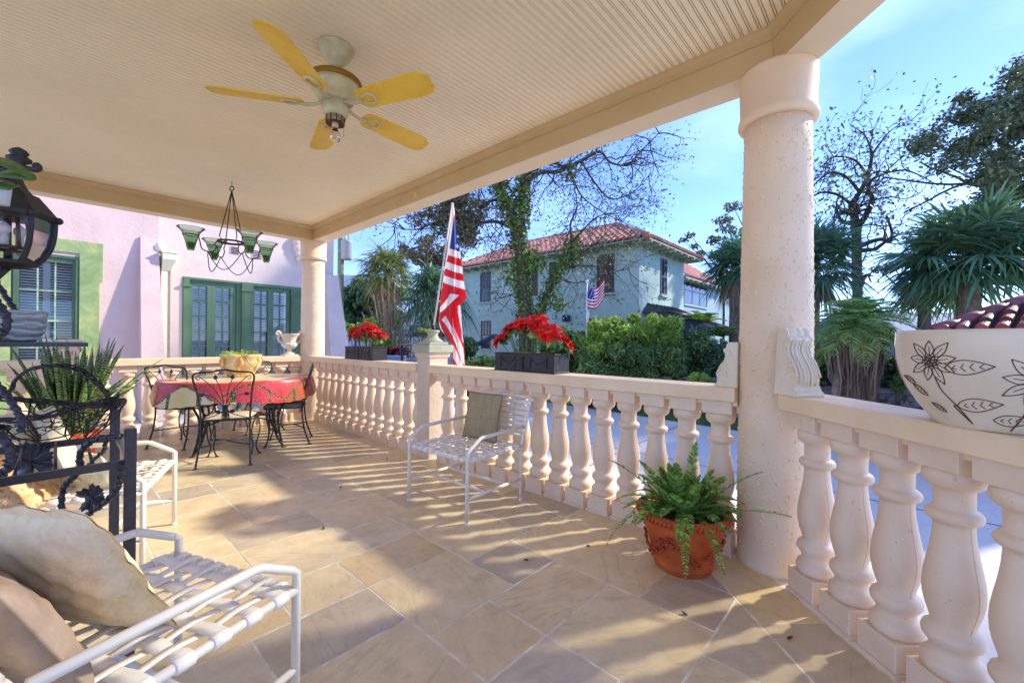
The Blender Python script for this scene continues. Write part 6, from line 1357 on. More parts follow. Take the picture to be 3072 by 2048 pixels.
# ---- lead planters with poinsettias
m_lead2 = NT('dark_lead'); _n = m_lead2.noise(12, 6, .7, .4); m_lead2.color(m_lead2.ramp(_n, [(.3, srgb('1c1c1e')), (.6, srgb('333438')), (.8, srgb('595d62'))])); m_lead2.rough(.5); m_lead2.b.inputs['Metallic'].default_value = .25; m_lead2.bump(m_lead2.noise(40, 4, .6), .3, .004); m_lead2 = m_lead2.m
m_relief = mat('dark_relief', srgb('1f1f20'), .6, .2)
m_redb = leafmat('poinsettia_red', (.72, .012, .01), (.42, .004, .008), .45, .22); m_redd = mat('poinsettia_heart', srgb('c9b23c'), .6, .2)
def petal(L, c, d, n, ln, w):
    d = unit(np.array(d, float)); n = unit(np.array(n, float)); s = np.cross(d, n); m = 6; tt = np.linspace(0, 1, m); wd = w*np.array([.18, .72, 1.0, .85, .45, .02]); bend = -.22*ln*tt**2
    ctr = np.array(c)+d*(ln*tt)[:, None]+n*bend[:, None]; A = ctr-s*wd[:, None]/2+n*(wd*.12)[:, None]; B = ctr+s*wd[:, None]/2+n*(wd*.12)[:, None]
    V = np.concatenate([A, ctr, B]); F = [(k, k+1, m+k+1, m+k) for k in range(m-1)]+[(m+k, m+k+1, 2*m+k+1, 2*m+k) for k in range(m-1)]; L.add(V, np.array(F))
def poinsettia(label, labelp, y0, y1, x0, x1, h, seed, motif, over=1.0):
    rg = np.random.default_rng(seed); z0 = 1.0335; cy = (y0+y1)/2; cx = (x0+x1)/2
    t = thing('lead_planter', label, 'planter', (cx, cy, z0)); b = MB(); dx, dy = (x1-x0)/2, (y1-y0)/2
    b.box(-dx-.008, dx+.008, -dy-.008, dy+.008, 0, .014, bev=.003); b.box(-dx, dx, -dy, dy, .0145, h-.012); b.box(-dx-.008, dx+.008, -dy-.008, dy+.008, h-.0115, h, bev=.003); b.build('box', m_lead2, t)
    b = MB(); X = -dx-.001; hh = h-.03
    def sw(c, w): return [(X, c-w+2*w*k/12, .5*h+.30*hh-.34*hh*math.sin(PI*k/12)) for k in range(13)]
    n = 2
    for c in (dy*.52, -dy*.52):
        w = dy*.26; b.tube(sw(c, w), .0045, 5)
        for s in (-1, 1): b.tube([(X, c+s*w, .5*h+.32*hh), (X, c+s*w, .5*h-.34*hh)], .0045, 5); b.sphere((X, c+s*w, .5*h+.33*hh), .008, 8, 6)
    for zz, r in ((.5*h+.34*hh, .008), (.5*h+.2*hh, .012), (.5*h+.05*hh, .009), (.5*h-.1*hh, .013), (.5*h-.25*hh, .008), (.5*h-.36*hh, .012)): b.sphere((X, 0, zz), r, 8, 6)
    for s in (-1, 1): b.tube([(X, 0, .5*h+.1*hh), (X, s*.022, .5*h+.22*hh), (X, s*.012, .5*h+.32*hh)], .004, 5)
    b.build('swag_relief', m_relief, t); b = MB(); b.box(-dx+.01, dx-.01, -dy+.01, dy-.01, h-.03, h+.002) ; b.build('soil', m_soil, t)
    p = thing('poinsettia', labelp, 'flowers', (cx, cy, z0+h)); L = LB(); G = LB(); c_ = MB(); NH = 24; st = MB()
    for i in range(NH):
        u, v = rg.uniform(-1, 1), rg.uniform(-1, 1); hgt = (.19+.12*rg.random())*(1-.45*u*u-.25*v*v)*over; c = np.array([v*dx*1.25, u*dy*.95, .02+hgt]); nn = unit(np.array([v*.8-.25, u*.6, .8])+rg.normal(size=3)*.15)
        a1 = unit(np.cross(nn, [1, .2, 0])); a2 = np.cross(nn, a1); ph = rg.random()*6
        for ring, (cnt, ln, w, tilt) in enumerate(((6, .115, .062, -.05), (5, .09, .05, .22), (5, .055, .032, .5))):
            for k in range(cnt): a = ph+ring*.5+k*2*PI/cnt+rg.normal()*.12; d = a1*math.cos(a)+a2*math.sin(a)+nn*tilt; petal(L, c+nn*.004*ring, d, nn-d*tilt, ln*(.85+.3*rg.random()), w)
        for k in range(5): q = c+nn*.01+(a1*math.cos(k*1.256)+a2*math.sin(k*1.256))*.008; c_.sphere(tuple(q), .0045, 6, 4)
        for k in range(5): a = rg.random()*6.28; d = a1*math.cos(a)+a2*math.sin(a)-nn*.12; petal(G, c-nn*.028, d, nn, .125, .06)
        st.tube([tuple(c*np.array([.5, .7, 0])), tuple(c-nn*.02)], .004, 5)
    L.build('red_bracts', m_redb, p).matrix_parent_inverse = I4; G.build('green_leaves', l_mid, p).matrix_parent_inverse = I4; c_.build('yellow_cyathia', m_redd, p); st.build('stems', l_mid, p)
poinsettia('dark lead window box with swag relief on the near rail half behind the white chair', 'large clump of red poinsettias in the nearer lead box', 2.09, 2.775, 2.775, 2.985, .165, 3, 1, 1.0)
poinsettia('dark lead window box with swag relief beside the corner column', 'clump of red poinsettias in the farther lead box by the corner column', 5.02, 5.78, 2.775, 2.985, .175, 9, 1, .95)
# ---- corbels on the rails
def corbel(label, pos, rz):
    t = thing('scroll_corbel', label, 'corbel', pos, rz, 'cream stone corbels beside the big column')     # local x = outward, y = width
    P = [(0, 0), (.175, 0), (.18, .008), (.172, .022), (.16, .03), (.155, .042), (.165, .06), (.172, .09), (.165, .125), (.145, .16), (.118, .195), (.10, .225), (.096, .25), (.105, .272), (.118, .285), (.115, .298), (.10, .303), (.085, .306), (.08, .335), (.06, .352), (0, .352)]
    w = .062; b = MB(); M = Matrix(((1, 0, 0, 0), (0, 0, -1, w), (0, 1, 0, 0), (0, 0, 0, 1)))
    n = len(P); vs = []; W_ = [w*(1.12 if z < .045 else .92+.06*math.sin(z*30)) for _, z in P]; NY = 8
    for (x, z), ww in zip(P, W_):
        for k in range(NY+1): v = k/NY*2-1; vs.append((x*(1-.10*v*v*(1 if .05 < z < .3 else 0))-(0 if z < .05 else .006*math.cos(v*9)*(x > .02)), v*ww, z))
    fs = [(i*(NY+1)+k, i*(NY+1)+k+1, (i+1)*(NY+1)+k+1, (i+1)*(NY+1)+k) for i in range(n-1) for k in range(NY)]; b.add(vs, fs, 0, False)
    for k in (0, NY): b.add([vs[i*(NY+1)+k] for i in range(n)], [tuple(range(n)) if k else tuple(range(n-1, -1, -1))])
    b.add([vs[i] for i in (0, NY)]+[vs[(n-1)*(NY+1)+NY], vs[(n-1)*(NY+1)]], [(0, 3, 2, 1)]); b.build('body', m_stone, t, fixn=False)
    c = MB()
    for s in (-1, 1):
        y = s*(w*.93)
        for (cx, cz, r, tn) in ((.118, .085, .048, 1.6), (.078, .265, .028, 1.5)):
            c.tube([(cx+r*(1-k/30)*math.cos(k/30*tn*2*PI+1.2), y, cz+r*(1-k/30)*math.sin(k/30*tn*2*PI+1.2)) for k in range(28)], [.007*(1-.5*k/28) for k in range(28)], 7)
        c.tube(catmull([(.165, y, .10), (.13, y, .17), (.09, y, .22), (.095, y, .275)], 6), .006, 7); c.tube(catmull([(.07, y, .10), (.05, y, .16), (.045, y, .24), (.06, y, .28)], 6), .005, 6)
        for k in range(5): c.tube(catmull([(.085-.004*k, y, .14+.022*k), (.11-.004*k, y, .15+.024*k), (.125-.009*k, y, .145+.028*k)], 4), .0045, 6)
    # acanthus ribs on the front
    for v in (-.75, -.45, -.15, .15, .45, .75):
        c.tube([(x*(1-.10*v*v)+.002, v*w*.9*(1-.5*abs(z-.17)), z) for x, z in [(.165, .055), (.173, .09), (.165, .125), (.145, .16), (.118, .195), (.10, .225), (.098, .25), (.107, .272), (.118, .287)]], [.004, .006, .0065, .006, .005, .005, .005, .006, .004], 6)
    c.build('scroll_carving', m_stone, t); return t
corbel('carved cream corbel with acanthus leaf standing right of the big column', (2.70, .455, 1.034), R_(225))
corbel('plain cream scroll corbel seen from its side left of the big column', (2.84, .725, 1.034), R_(90)).scale = (.72, .8, .78)
# ---- sunflower pot
SP = Vector((2.125, -.245, 1.034)); t = thing('sunflower_pot', 'large ivory glazed pot with incised brown sunflowers on the angled rail at right', 'flower pot', tuple(SP))
pr = [(0, .155), (.004, .162), (.03, .178), (.07, .205), (.12, .232), (.17, .25), (.22, .26), (.27, .263), (.305, .261), (.315, .262), (.318, .258), (.315, .25), (.30, .248), (.1, .21), (.03, .15)]
b = MB(); b.lathe(pr, 96); b.build('pot', m_glaze, t); pr2 = pr[:10]
b = MB(); face = math.atan2(-SP.y, -SP.x); R0 = .25
def mpf(th0, z0):
    return lambda x, y: surf(pr2, th0+x/R0, z0+y, .0012)
def flower(th0, z0, R, n=9):
    g = mpf(th0, z0)
    for k in range(n):
        a = k*2*PI/n+.2; L_ = R*(1 if k % 2 else .86); r1 = R*.24
        for s in (-1, 1): b.tube([g(math.cos(a)*(r1+(L_-r1)*q/8)-math.sin(a)*s*R*.16*math.sin(PI*(q/8)**.75), math.sin(a)*(r1+(L_-r1)*q/8)+math.cos(a)*s*R*.16*math.sin(PI*(q/8)**.75)) for q in range(9)], .0014, 5)
        b.tube([g(math.cos(a)*(r1+(L_-r1)*q), math.sin(a)*(r1+(L_-r1)*q)) for q in (0, .3, .6)], .001, 4)
    for k in range(16): a = k*2.4; q = R*.2*math.sqrt(k/16); b.sphere(tuple(g(math.cos(a)*q, math.sin(a)*q)), .0035, 6, 4)
    b.tube([g(math.cos(k*PI/8)*R*.22, math.sin(k*PI/8)*R*.22) for k in range(16)], .0018, 5, closed=True)
def leafb(th0, z0, ang, L, W): drawleaf(b, pr2, th0, z0, ang, L, W, .0014, 4, R0); flush('leaf_drawing')
def stem(pts): b.tube(catmull([surf(pr2, face+x/R0, z, .0012) for x, z in pts], 6), .0018, 5)
# positive angle offset runs to the left in the picture? tuned by sign sg
sg = 1
fl_list = [(-.155, .215, .078), (.075, .165, .085), (-.40, .2, .07), (.33, .22, .07)]
def flush(nm):
    global b
    b.build(nm, m_brownl, t); b = MB()
for x, z, R in fl_list: flower(face+sg*x/R0, z, R); flush('flower_drawing')
stem([(-.150, .165), (-.14, .12), (-.11, .07), (-.085, .02)]); flush('stem_drawing'); stem([(.06, .11), (.055, .06), (.03, .01)]); flush('stem_drawing'); stem([(-.085, .02), (-.12, .07), (-.115, .075)])
flush('stem_drawing'); leafb(face-.112/R0, .075, .15, .12, .042); leafb(face-.12/R0, .195, .1, .11, .045); leafb(face-.02/R0, .04, .05, .11, .036); leafb(face-.20/R0, .10, 2.5, .06, .024); leafb(face+.10/R0, .10, .3, .08, .03); leafb(face-.23/R0, .14, 2.8, .06, .022); leafb(face-.16/R0, .05, 2.6, .05, .02); leafb(face+.22/R0, .06, .3, .08, .03)
# ---- fern in terracotta pot
FPc = Vector((2.50, .93, 0)); t = thing('terracotta_pot', 'orange terracotta pot with rope rim and grape relief at the foot of the big column', 'flower pot', tuple(FPc))
m_terra = NT('orange_terracotta'); _n = m_terra.noise(5, 6, .7, .4); m_terra.color(m_terra.ramp(_n, [(.3, srgb('9c3f14')), (.55, srgb('c0581f')), (.8, srgb('cf7a3c'))])); m_terra.rough(.6); m_terra.bump(m_terra.noise(30, 4, .6), .25, .004); m_terra = m_terra.m
b = MB(); b.lathe([(0, .128), (.012, .132), (.03, .135), (.033, .140), (.04, .137), (.10, .148), (.16, .162), (.22, .177), (.27, .188), (.292, .193), (.30, .205), (.318, .215), (.338, .212), (.345, .20), (.335, .188), (.29, .17)], 64, sx=1.2, sy=1.2)
for k in range(64):
    a = k*2*PI/64; d = Vector((math.cos(a), math.sin(a), 0)); e = Vector((-math.sin(a), math.cos(a), 0)); b.tube([d*.248+e*-.006+Vector((0, 0, .298)), d*.262+Vector((0, 0, .318)), d*.250+e*.006+Vector((0, 0, .338))], .008, 6)
b.build('pot', m_terra, t)
b = MB(); rg = np.random.default_rng(8)
for k in range(210):
    a = rg.random()*6.28; z = .155+.045*math.cos(a*4)+rg.normal()*.018; z = min(.27, max(.08, z)); r = 1.2*(.142+.052*(z/.29)); b.sphere((math.cos(a)*(r+.003), math.sin(a)*(r+.003), z), .006+.006*rg.random(), 7, 5)
b.build('grape_relief', mat('red_terracotta_relief', srgb('a8431d'), .65, .2, 20), t); b = MB(); b.lathe([(.30, .21), (.31, .001)], 28); b.build('soil', m_soil, t)
fo = thing('fern', 'bushy green boston fern growing in the terracotta pot', 'fern', (FPc.x, FPc.y, .31)); L = LB(); b = MB(); rg = np.random.default_rng(12); k = 0; NF = 84
for i in range(NF):
    az = i*2.39996+rg.normal()*.15; el = .42+1.05*(i/NF)**.9; ln = .27+.19*rg.random(); dr = .38 if el > .8 else .6
    if rg.random() < .12: ln *= 1.35; dr = .25
    d = [math.cos(az)*math.cos(el), math.sin(az)*math.cos(el), math.sin(el)]; R, out = frond(np.array([math.cos(az)*.06, math.sin(az)*.06, .0]), d, ln, dr, 40, .036+.01*rg.random(), .0105, vdrop=.15)
    for q in out: L.add(*strips(*q))
    b.tube([tuple(p) for p in R[::5]], .0016, 4)
for az, ln, dr, el in ((-2.3, .36, 1.1, .35), (-2.75, .33, 1.2, .3), (2.3, .40, 1.1, .25)):
    d = [math.cos(az)*math.cos(el), math.sin(az)*math.cos(el), math.sin(el)]; R, out = frond(np.array([math.cos(az)*.12, math.sin(az)*.12, .02]), d, ln, dr, 40, .036, .009, vdrop=.1)
    for q in out: L.add(*strips(*q))
L.build('fronds', leafmat('fern_green', (.25, .45, .09), (.1, .22, .045), .45, .35), fo).matrix_parent_inverse = I4; b.build('frond_stems', l_mid, fo)
# ---- snake plant
m_sn = NT('banded_snake_leaf'); w_ = m_sn.n.new('ShaderNodeTexWave'); w_.wave_type = 'BANDS'; w_.bands_direction = 'Z'; w_.inputs['Scale'].default_value = 14; w_.inputs['Distortion'].default_value = 9; w_.inputs['Detail'].default_value = 3; w_.inputs['Detail Scale'].default_value = 2.5; m_sn.l(m_sn.coords('Object'), w_.inputs['Vector'])
m_sn.color(m_sn.ramp(w_.outputs['Color'], [(.25, (.012, .035, .012)), (.5, (.06, .13, .03)), (.8, (.2, .3, .08))])); m_sn.rough(.35); m_sn = m_sn.m
SNc = Vector((.10, 5.55, 0)); t = thing('snake_plant_pot', 'bright orange pot holding the snake plant behind the wire basket', 'flower pot', tuple(SNc)); b = MB(); b.lathe([(0, .12), (.02, .125), (.36, .17), (.38, .19), (.43, .195), (.435, .18), (.38, .165)], 36); b.build('pot', mat('bright_orange_glaze', srgb('e0561b'), .35, .1), t); b = MB(); b.lathe([(.39, .16), (.40, .001)], 20); b.build('soil', m_soil, t)
s_ = thing('snake_plant', 'tall dark green banded snake plant standing behind the wire basket', 'plant', (SNc.x, SNc.y, .39)); b = MB(); rg = np.random.default_rng(17)
for i in range(96):
    az = rg.random()*6.28; r0_ = .155*rg.random()**.5; ln = .55+.42*rg.random(); lean = .05+.42*(r0_/.155)*rg.random(); d = Vector((math.cos(az), math.sin(az), 0)); base_ = d*r0_; w0 = .032+.02*rg.random(); sd = Vector((-math.sin(az+rg.normal()*.8), math.cos(az+rg.normal()*.8), 0)); tw = rg.normal()*.5
    if i % 13 == 0: lean = .75; ln *= .9
    pts = []; W_ = []; S_2 = []
    for k in range(11):
        q = k/10; pts.append(base_+d*lean*ln*q**1.4+Vector((0, 0, ln*q*(1-.25*lean*q)))); W_.append(w0*(.62+.55*math.sin(PI*min(1, q*.9+.1)))*(1 if q < .82 else (1-q)/.18*.92+.04)); a = tw*q; S_2.append(sd*math.cos(a)+d*math.sin(a))
    b.ribbon(pts, W_, S_2, thick=.004)
b.build('leaves', m_sn, s_)
# ---- black iron rack with vine scrolls
m_rack = NT('black_iron_rack_paint'); _n = m_rack.noise(60, 4, .7); m_rack.color(m_rack.ramp(_n, [(.3, (.012, .014, .022)), (.68, (.03, .033, .045)), (.78, (.16, .12, .1))])); m_rack.rough(.35); m_rack = m_rack.m
P1, P2 = Vector((.207, 2.31, 0)), Vector((.205, 2.95, 0)); RX = -.75
t = thing('iron_rack', 'black iron tiered rack with twisted vine scrolls and a grape leaf at the left edge', 'rack', tuple(P1))
def pst(x, y, z1, w=.019):
    b = MB(); b.box(x-w, x+w, y-w, y+w, 0, z1, bev=.003); b.build('post', m_rack, t, I4)
pst(P1.x, P1.y, .93); pst(P2.x, P2.y, .93); pst(RX, P1.y, 1.9); pst(RX, P2.y, 1.9)
b = MB(); 
for yy in (P1.y, P2.y): b.box(RX, P1.x, yy-.010, yy+.010, .775, .805)
b.box(P1.x-.012, P1.x+.012, P1.y, P2.y, .80, .812); b.build('shelf_frame', m_rack, t, I4)
for k in range(9):
    x = .10-k*.1; b = MB(); b.tube([(x, P1.y, .80), (x, P2.y, .80)], .0055, 6); b.build('shelf_slat', m_rack, t, I4)
b = MB(); b.box(P1.x-.40-.35, P1.x-.12, P1.y+.1, P2.y, 1.262, 1.278); b.build('upper_shelf', m_rack, t, I4)
def vine(pts, r0=.017, name='vine_scroll', wrap=True):
    r = r0*.62; b = MB(); c = catmull([Vector(p) for p in pts], 8); b.tube(c, [r*(1+.12*math.sin(k*1.3)) for k in range(len(c))], 9)
    if wrap:
        W2 = []; 
        for k in range(len(c)-1):
            d = (c[k+1]-c[k]).normalized(); x, y = frame_mat(d)
            for s in range(3): a = (k*3+s)*.42; W2.append(c[k].lerp(c[k+1], s/3)+(x*math.cos(a)+y*math.sin(a))*(r*1.12))
        b.tube(W2, .0024, 5)
    b.build(name, m_rack, t, I4)
pf = lambda x, y, d=1.68: tuple(at(x, y, d))
q3 = lambda x, y, d=1.68: pf(x/3.564, 1040+y/3.564, d)     # picture window at left middle
vine([q3(1290, 960), q3(1150, 965), q3(1000, 1000), q3(890, 1090), q3(850, 1190), q3(870, 1290)]); vine([q3(1130, 1010, 2.1), q3(1110, 1110, 2.1), q3(1020, 1190, 2.1), q3(940, 1280, 2.1)], .014)
q4 = lambda x, y, d=1.66: pf(x/3.733, 1380+y/3.733, d)
vine([q4(1375, 60), q4(1360, 180), q4(1310, 320), q4(1200, 450), q4(1050, 560), q4(880, 690), q4(740, 800)]); vine([q4(860, 110), q4(840, 180), q4(760, 250), q4(710, 340), q4(690, 470), q4(700, 600)], .015)
vine([q3(-60, 380, 1.5), q3(30, 470, 1.5), q3(120, 590, 1.5), q3(190, 700, 1.5), q3(235, 810, 1.5), q3(225, 900, 1.5)], .016); vine([q3(-80, 900, 1.4), q3(20, 960, 1.4), q3(90, 1080, 1.4), q3(120, 1220, 1.4), q3(60, 1330, 1.4), q3(-60, 1400, 1.4)], .019)
q5 = lambda x, y, d=1.7: pf(x/1.742, 560+y/1.742, d)
vine([q5(-30, 480), q5(20, 560), q5(60, 620), q5(85, 660)], .015); vine([q5(-30, 590, 1.5), q5(10, 640, 1.5), q5(38, 700, 1.5), q5(20, 760, 1.5), q5(-30, 790, 1.5)], .019)
def vineleaf(c, nrm, up, S):
    c = Vector(c); n = Vector(nrm).normalized(); u = Vector(up); u = (u-n*u.dot(n)).normalized(); r = u.cross(n); pts = []; N_ = 50
    for k in range(N_):
        a = 2*PI*k/N_; lob = .62+.30*abs(math.cos(2.5*(a))) ; lob *= (1+.10*(1 if k % 2 else -1)); lob *= .5 if abs(a-PI) < .25 else 1; pts.append(c+u*math.cos(a)*S*lob+r*math.sin(a)*S*lob+n*(.012*math.cos(a*5)))
    b = MB(); b.add([c]+pts, [(0, 1+k, 1+(k+1) % N_) for k in range(N_)]); b.add([c-n*.003]+[p-n*.003 for p in pts], [(0, 1+(k+1) % N_, 1+k) for k in range(N_)])
    for a in (0, 1.25, -1.25, 2.4, -2.4): b.tube([c, c+(u*math.cos(a)+r*math.sin(a))*S*.75], .003, 4)
    b.build('grape_leaf', m_rack, t, I4)
vineleaf(q4(1030, 420), -_f, (.05, 0, 1), .062); b = MB(); b.tube([q4(1040, 420), q4(1030, 520), q4(985, 590)], .004, 5); b.build('leaf_stalk', m_rack, t, I4)
vineleaf(q3(330, 1230, 1.9), -_f+_r*.3, (-.3, 0, 1), .10)
# ---- wire basket with handle
m_bw = mat('dark_brown_vine_wire', srgb('2a211d'), .5, .4, 30, c2=srgb('17120f')); BC = Vector(q3(560, 850, 1.95)); BC.z = .86
t = thing('wire_basket', 'open oval basket of tangled dark wire with a high twisted hoop handle', 'basket', (BC.x, BC.y, .815)); rgt = Vector(_r); fw_ = Vector(_f); rg = np.random.default_rng(23)
b = MB(); A_, B_ = .285, .20
def ringp(q, a, j=0): 
    w = 1-.0*q; s = .52+.48*math.sin(min(1, q)*PI/2); return BC+rgt*(A_*s*math.cos(a))+fw_*(B_*s*math.sin(a))+Vector((0, 0, -.045+.165*q+.03*math.cos(2*a)*q))
for k in range(4): ph = rg.random()*6; b.tube([ringp(1+.03*math.sin(a*PI/24*5+ph+k), a*PI/24)+Vector((0, 0, .008*math.sin(a*.9+k*2))) for a in range(48)], .0055, 5, closed=True)
for k in range(28):
    a0 = rg.random()*6.28; a1 = a0+rg.uniform(-2.6, 2.6); q0, q1 = rg.random(), rg.random(); pts = []
    for i in range(14): s = i/13; pts.append(ringp(max(.02, q0+(q1-q0)*s+.22*math.sin(s*6+k)), a0+(a1-a0)*s)+Vector(rg.normal(size=3)*.004))
    b.tube(pts, .0020+.0012*rg.random(), 5)
for k in range(10): b.tube([ringp(0, k*.63), ringp(.5, k*.63+.1), ringp(1.02, k*.63)], .004, 5)
b.build('woven_bowl', m_bw, t, I4)
b = MB(); hp = [(60, 620), (110, 470), (180, 340), (330, 240), (520, 205), (700, 205), (860, 250), (1000, 350), (1110, 460), (1180, 570), (1215, 600)]
hp = [(-10, 500)]+hp[1:]
for k in range(3):
    c = catmull([Vector(q3(x, y, 1.93)) for x, y in hp], 6); b.tube([p+Vector((.006*math.sin(i*.5+k*2.1), .006*math.cos(i*.5+k*2.1), .007*math.cos(i*.45+k*2.1))) for i, p in enumerate(c)], .0046, 6)
b.build('hoop_handle', m_bw, t, I4)
b = MB()
for s, (x, y) in enumerate(((1200, 590), (30, 880))):
    for k in range(10): p = Vector(q3(x, y, 1.93)); b.tube(catmull([p+Vector(rg.normal(size=3)*.014) for _ in range(4)], 4), .003, 4)
b.tube(catmull([Vector(q3(1200, 590, 1.93)), Vector(q3(1190, 680, 1.93)), ringp(1, -.1)], 5), .006, 5); b.tube(catmull([Vector(q3(1215, 600, 1.93)), Vector(q3(1170, 760, 1.93)), Vector(q3(1110, 860, 1.93))], 5), .004, 5); b.build('wire_knots', m_bw, t, I4)
# ---- weathered wooden bowl on upper shelf
m_drift = NT('blue_grey_weathered_wood'); w_ = m_drift.n.new('ShaderNodeTexWave'); w_.wave_type = 'BANDS'; w_.bands_direction = 'Z'; w_.inputs['Scale'].default_value = 11; w_.inputs['Distortion'].default_value = 7; w_.inputs['Detail'].default_value = 5; m_drift.l(m_drift.coords('Object'), w_.inputs['Vector'])
m_drift.color(m_drift.ramp(w_.outputs['Color'], [(.2, srgb('8f9a96')), (.5, srgb('c9c8bc')), (.8, srgb('a9b6b5')), (1, srgb('bfae8e'))])); m_drift.rough(.85); m_drift.bump(w_.outputs['Color'], .6, .012); m_drift = m_drift.m
c = at(40, 1028, 1.75); t = thing('wooden_bowl', 'rough blue grey weathered bowl on the upper shelf of the iron rack', 'bowl', (c.x, c.y, 1.279)); b = MB(); b.lathe([(0, .075), (.01, .085), (.04, .105), (.075, .112), (.10, .118), (.125, .128), (.128, .12), (.12, .11)], 40, mod=lambda a, z: 1+.05*math.sin(a*3+z*30)+.03*math.sin(a*7), sx=.8, sy=.8); b.build('bowl', m_drift, t)
# ---- carriage lantern
LC = at(22, 800, 1.55); LC.z = 0; t = thing('carriage_lantern', 'ornate black porch lantern with curved clear panes at the upper left edge', 'lantern', (LC.x, LC.y, 1.56)); zz = lambda y: at(22, y, 1.55).z
m_lan = NT('black_cast_metal'); m_lan.color(m_lan.ramp(m_lan.noise(18, 6, .7), [(.4, (.012, .011, .011)), (.7, (.03, .026, .024)), (.8, (.13, .11, .09))])); m_lan.rough(.55); m_lan.bump(m_lan.noise(30, 4, .6), .25, .005); m_lan = m_lan.m
b = MB(); L0 = (LC.x, LC.y, 0)
b.lathe([(y, r*.70) for y, r in [(zz(652), .165), (zz(648), .178), (zz(636), .182), (zz(628), .172), (zz(610), .150), (zz(590), .125), (zz(578), .110), (zz(572), .085), (zz(560), .07), (zz(542), .055), (zz(530), .05), (zz(520), .03), (zz(505), .02)]], 6, L0, smooth=False)
b.build('roof', m_lan, t, I4)
b = MB(); b.lathe([(zz(510), .022), (zz(500), .03), (zz(492), .014), (zz(484), .028), (zz(474), .030), (zz(466), .018), (zz(458), .024), (zz(448), .016), (zz(442), .003)], 14, (at(57, 480, 1.55).x, at(57, 480, 1.55).y, 0), mod=lambda a, z: 1+.12*math.cos(a*6)); b.build('finial', m_lan, t, I4)
b = MB()
for s in (-1, 1): b.tube(catmull([at(57, 500, 1.55), at(57+s*25, 505, 1.55), at(57+s*50, 510, 1.55), at(57+s*60, 504, 1.55), at(57+s*55, 494, 1.55), at(57+s*42, 497, 1.55)], 6), [.006+.004*math.sin(PI*k/30) for k in range(31)], 8)
b.build('scroll_arm', m_lan, t, I4)
cage = [(650, .118), (690, .116), (730, .108), (765, .09), (785, .07)]
for k in range(6):
    a = k*PI/3; b = MB(); b.tube(catmull([(LC.x+r_*math.cos(a), LC.y+r_*math.sin(a), zz(y)) for y, r_ in cage], 5), .009, 7); b.sphere((LC.x+0.127*math.cos(a), LC.y+0.127*math.sin(a), zz(642)), .014, 8, 6); b.build('cage_rib', m_lan, t, I4)
b = MB(); b.lathe([(zz(y), r_*.97) for y, r_ in cage], 6, L0, smooth=False, caps=False); b.build('glass', glassmat('old_lantern_glass', (.93, .88, .86), .08), t, I4)
b = MB(); b.lathe([(zz(782), .074), (zz(786), .08), (zz(793), .078), (zz(797), .063), (zz(803), .04), (zz(806), .01)], 36, L0, mod=lambda a, z: 1+.02*math.cos(a*18)); b.build('base_ring', m_lan, t, I4)
b = MB(); b.tube([(LC.x, LC.y, zz(790)), (LC.x, LC.y, zz(655))], .010, 8)
for k in range(4):
    a = k*PI/2+.5; x, y = LC.x+.052*math.cos(a), LC.y+.052*math.sin(a); b.tube([(x, y, zz(655)), (x+.012*math.cos(a), y+.012*math.sin(a), zz(745))], .006, 5); b.tube([(LC.x, LC.y, zz(752)), (x+.012*math.cos(a), y+.012*math.sin(a), zz(745))], .006, 5)
b.tube([(LC.x+0.06*math.cos(k*PI/6), LC.y+0.06*math.sin(k*PI/6), zz(745)) for k in range(12)], .006, 5, closed=True); b.build('candle_frame', mat('brown_rusted_frame', srgb('3d2c22'), .6, .3, 20), t, I4)
for k in range(3):
    a = k*2.1+.3; b = MB(); x, y = LC.x+.03*math.cos(a), LC.y+.03*math.sin(a); b.lathe([(zz(748), .011), (zz(705), .011)], 12, (x, y, 0)); b.lathe([(zz(705), .010), (zz(695), .017), (zz(682), .016), (zz(668), .002)], 12, (x, y, 0)); b.build('candle_bulb', mat('bulb_white', srgb('d8dcde'), .2, .02), t, I4)
b = MB(); b.tube([(LC.x, LC.y, zz(800)), (LC.x-.02, LC.y, zz(830)), (LC.x-.3, LC.y+.05, zz(850)), (-.75, LC.y+.1, zz(860))], .013, 8); b.build('bracket_arm', m_lan, t, I4)
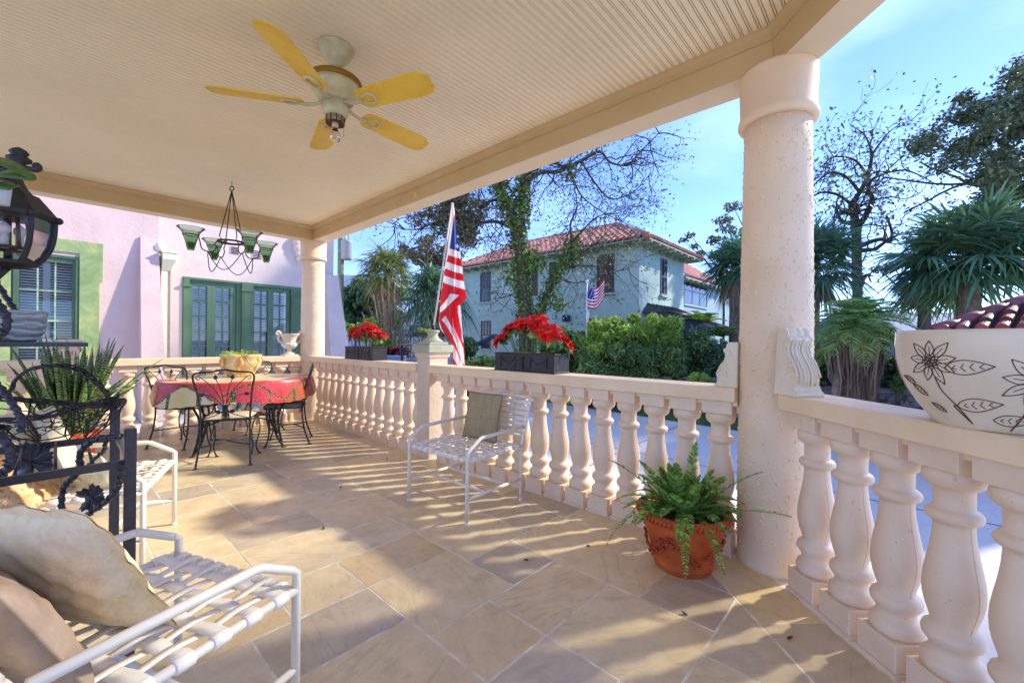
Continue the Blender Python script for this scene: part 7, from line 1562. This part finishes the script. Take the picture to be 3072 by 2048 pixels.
# ---- orchid leaves reaching in
t = thing('orchid', 'broad green orchid leaves in a clear pot in front of the lantern roof', 'orchid', tuple(at(-15, 560, 1.3))); m_orl = NT('glossy_orchid_leaf'); m_orl.color(m_orl.ramp(m_orl.noise(8, 3, .5), [(.3, (.02, .065, .01)), (.7, (.07, .17, .02))])); m_orl.rough(.28); m_orl = m_orl.m
for pts, w, up in (([(-40, 560), (-10, 522), (40, 520), (80, 528), (104, 538)], .062, .9), ([(-40, 470), (-10, 478), (30, 492), (70, 515), (103, 536)], .05, -.3), ([(-40, 530), (-10, 545), (20, 556), (40, 562), (50, 556)], .045, .6)):
    c = catmull([at(x, y, 1.3) for x, y in pts], 6); n = len(c); b = MB(); sd = [(Vector((0, 0, 1))*(.55+.2*up)+fw_*.8) for _ in c]; b.ribbon(c, [w*(math.sin(PI*min(.97, .25+.72*k/(n-1)))**.7) for k in range(n)], sd, thick=.003); b.build('leaf', m_orl, t, I4)
c = at(-2, 575, 1.32); b = MB(); b.lathe([(c.z-.04, .022), (c.z+.03, .028), (c.z+.032, .024)], 24, (c.x, c.y, 0)); b.build('pot', mat('cloudy_clear_plastic', srgb('c7cbcf'), .25, .05), t, I4)
# ---- unseen oak added out of frame to dapple the sun on the porch
t = thing('oak_tree', 'unseen oak added beyond the right edge to dapple the sun on the porch', 'tree', (15.5, -6.3, -.5)); cl = []; rg = np.random.default_rng(77)
for i in range(30):
    d = unit(rg.normal(size=3)); q = np.array([14.8, -6.9, 9.6])+d*np.array([2.6, 2.6, 2.6])*rg.random()**.45; r = .5+.35*rg.random(); cl.append((q, (r, r, r*.7), 1))
foliage(cl, 45, .16, 1.8, .1).build('crown', l_oak, t); b = MB(); b.tube([(15.5, -6.3, -.6), (15.3, -6.5, 3), (14.9, -6.8, 8)], [.35, .28, .15], 10); b.build('trunk', m_bark, t, I4)

# ---- a few dry leaves on the floor
m_dry = mat('dry_leaf_brown', srgb('6b4426'), .8, .3, 30); rg = random.Random(4)
for k, (x, y) in enumerate(((2.62, 6.35), (2.45, 4.1), (1.9, 1.62), (2.3, 1.45), (1.25, 2.9), (2.05, .75), (1.7, 3.6), (2.2, .35))):
    b = MB(); leafshape(b, (-.012, 0, .003), (1, 0, .25), .03, .014, (0, 0, 1)); o = b.build('fallen_leaf', m_dry); o.location = (x, y, .003); o.rotation_euler = (rg.uniform(-.2, .2), 0, rg.uniform(0, 6)); tag(o, 'tiny dry brown leaf lying on the porch tiles', 'leaf', 'fallen leaves on the porch floor')
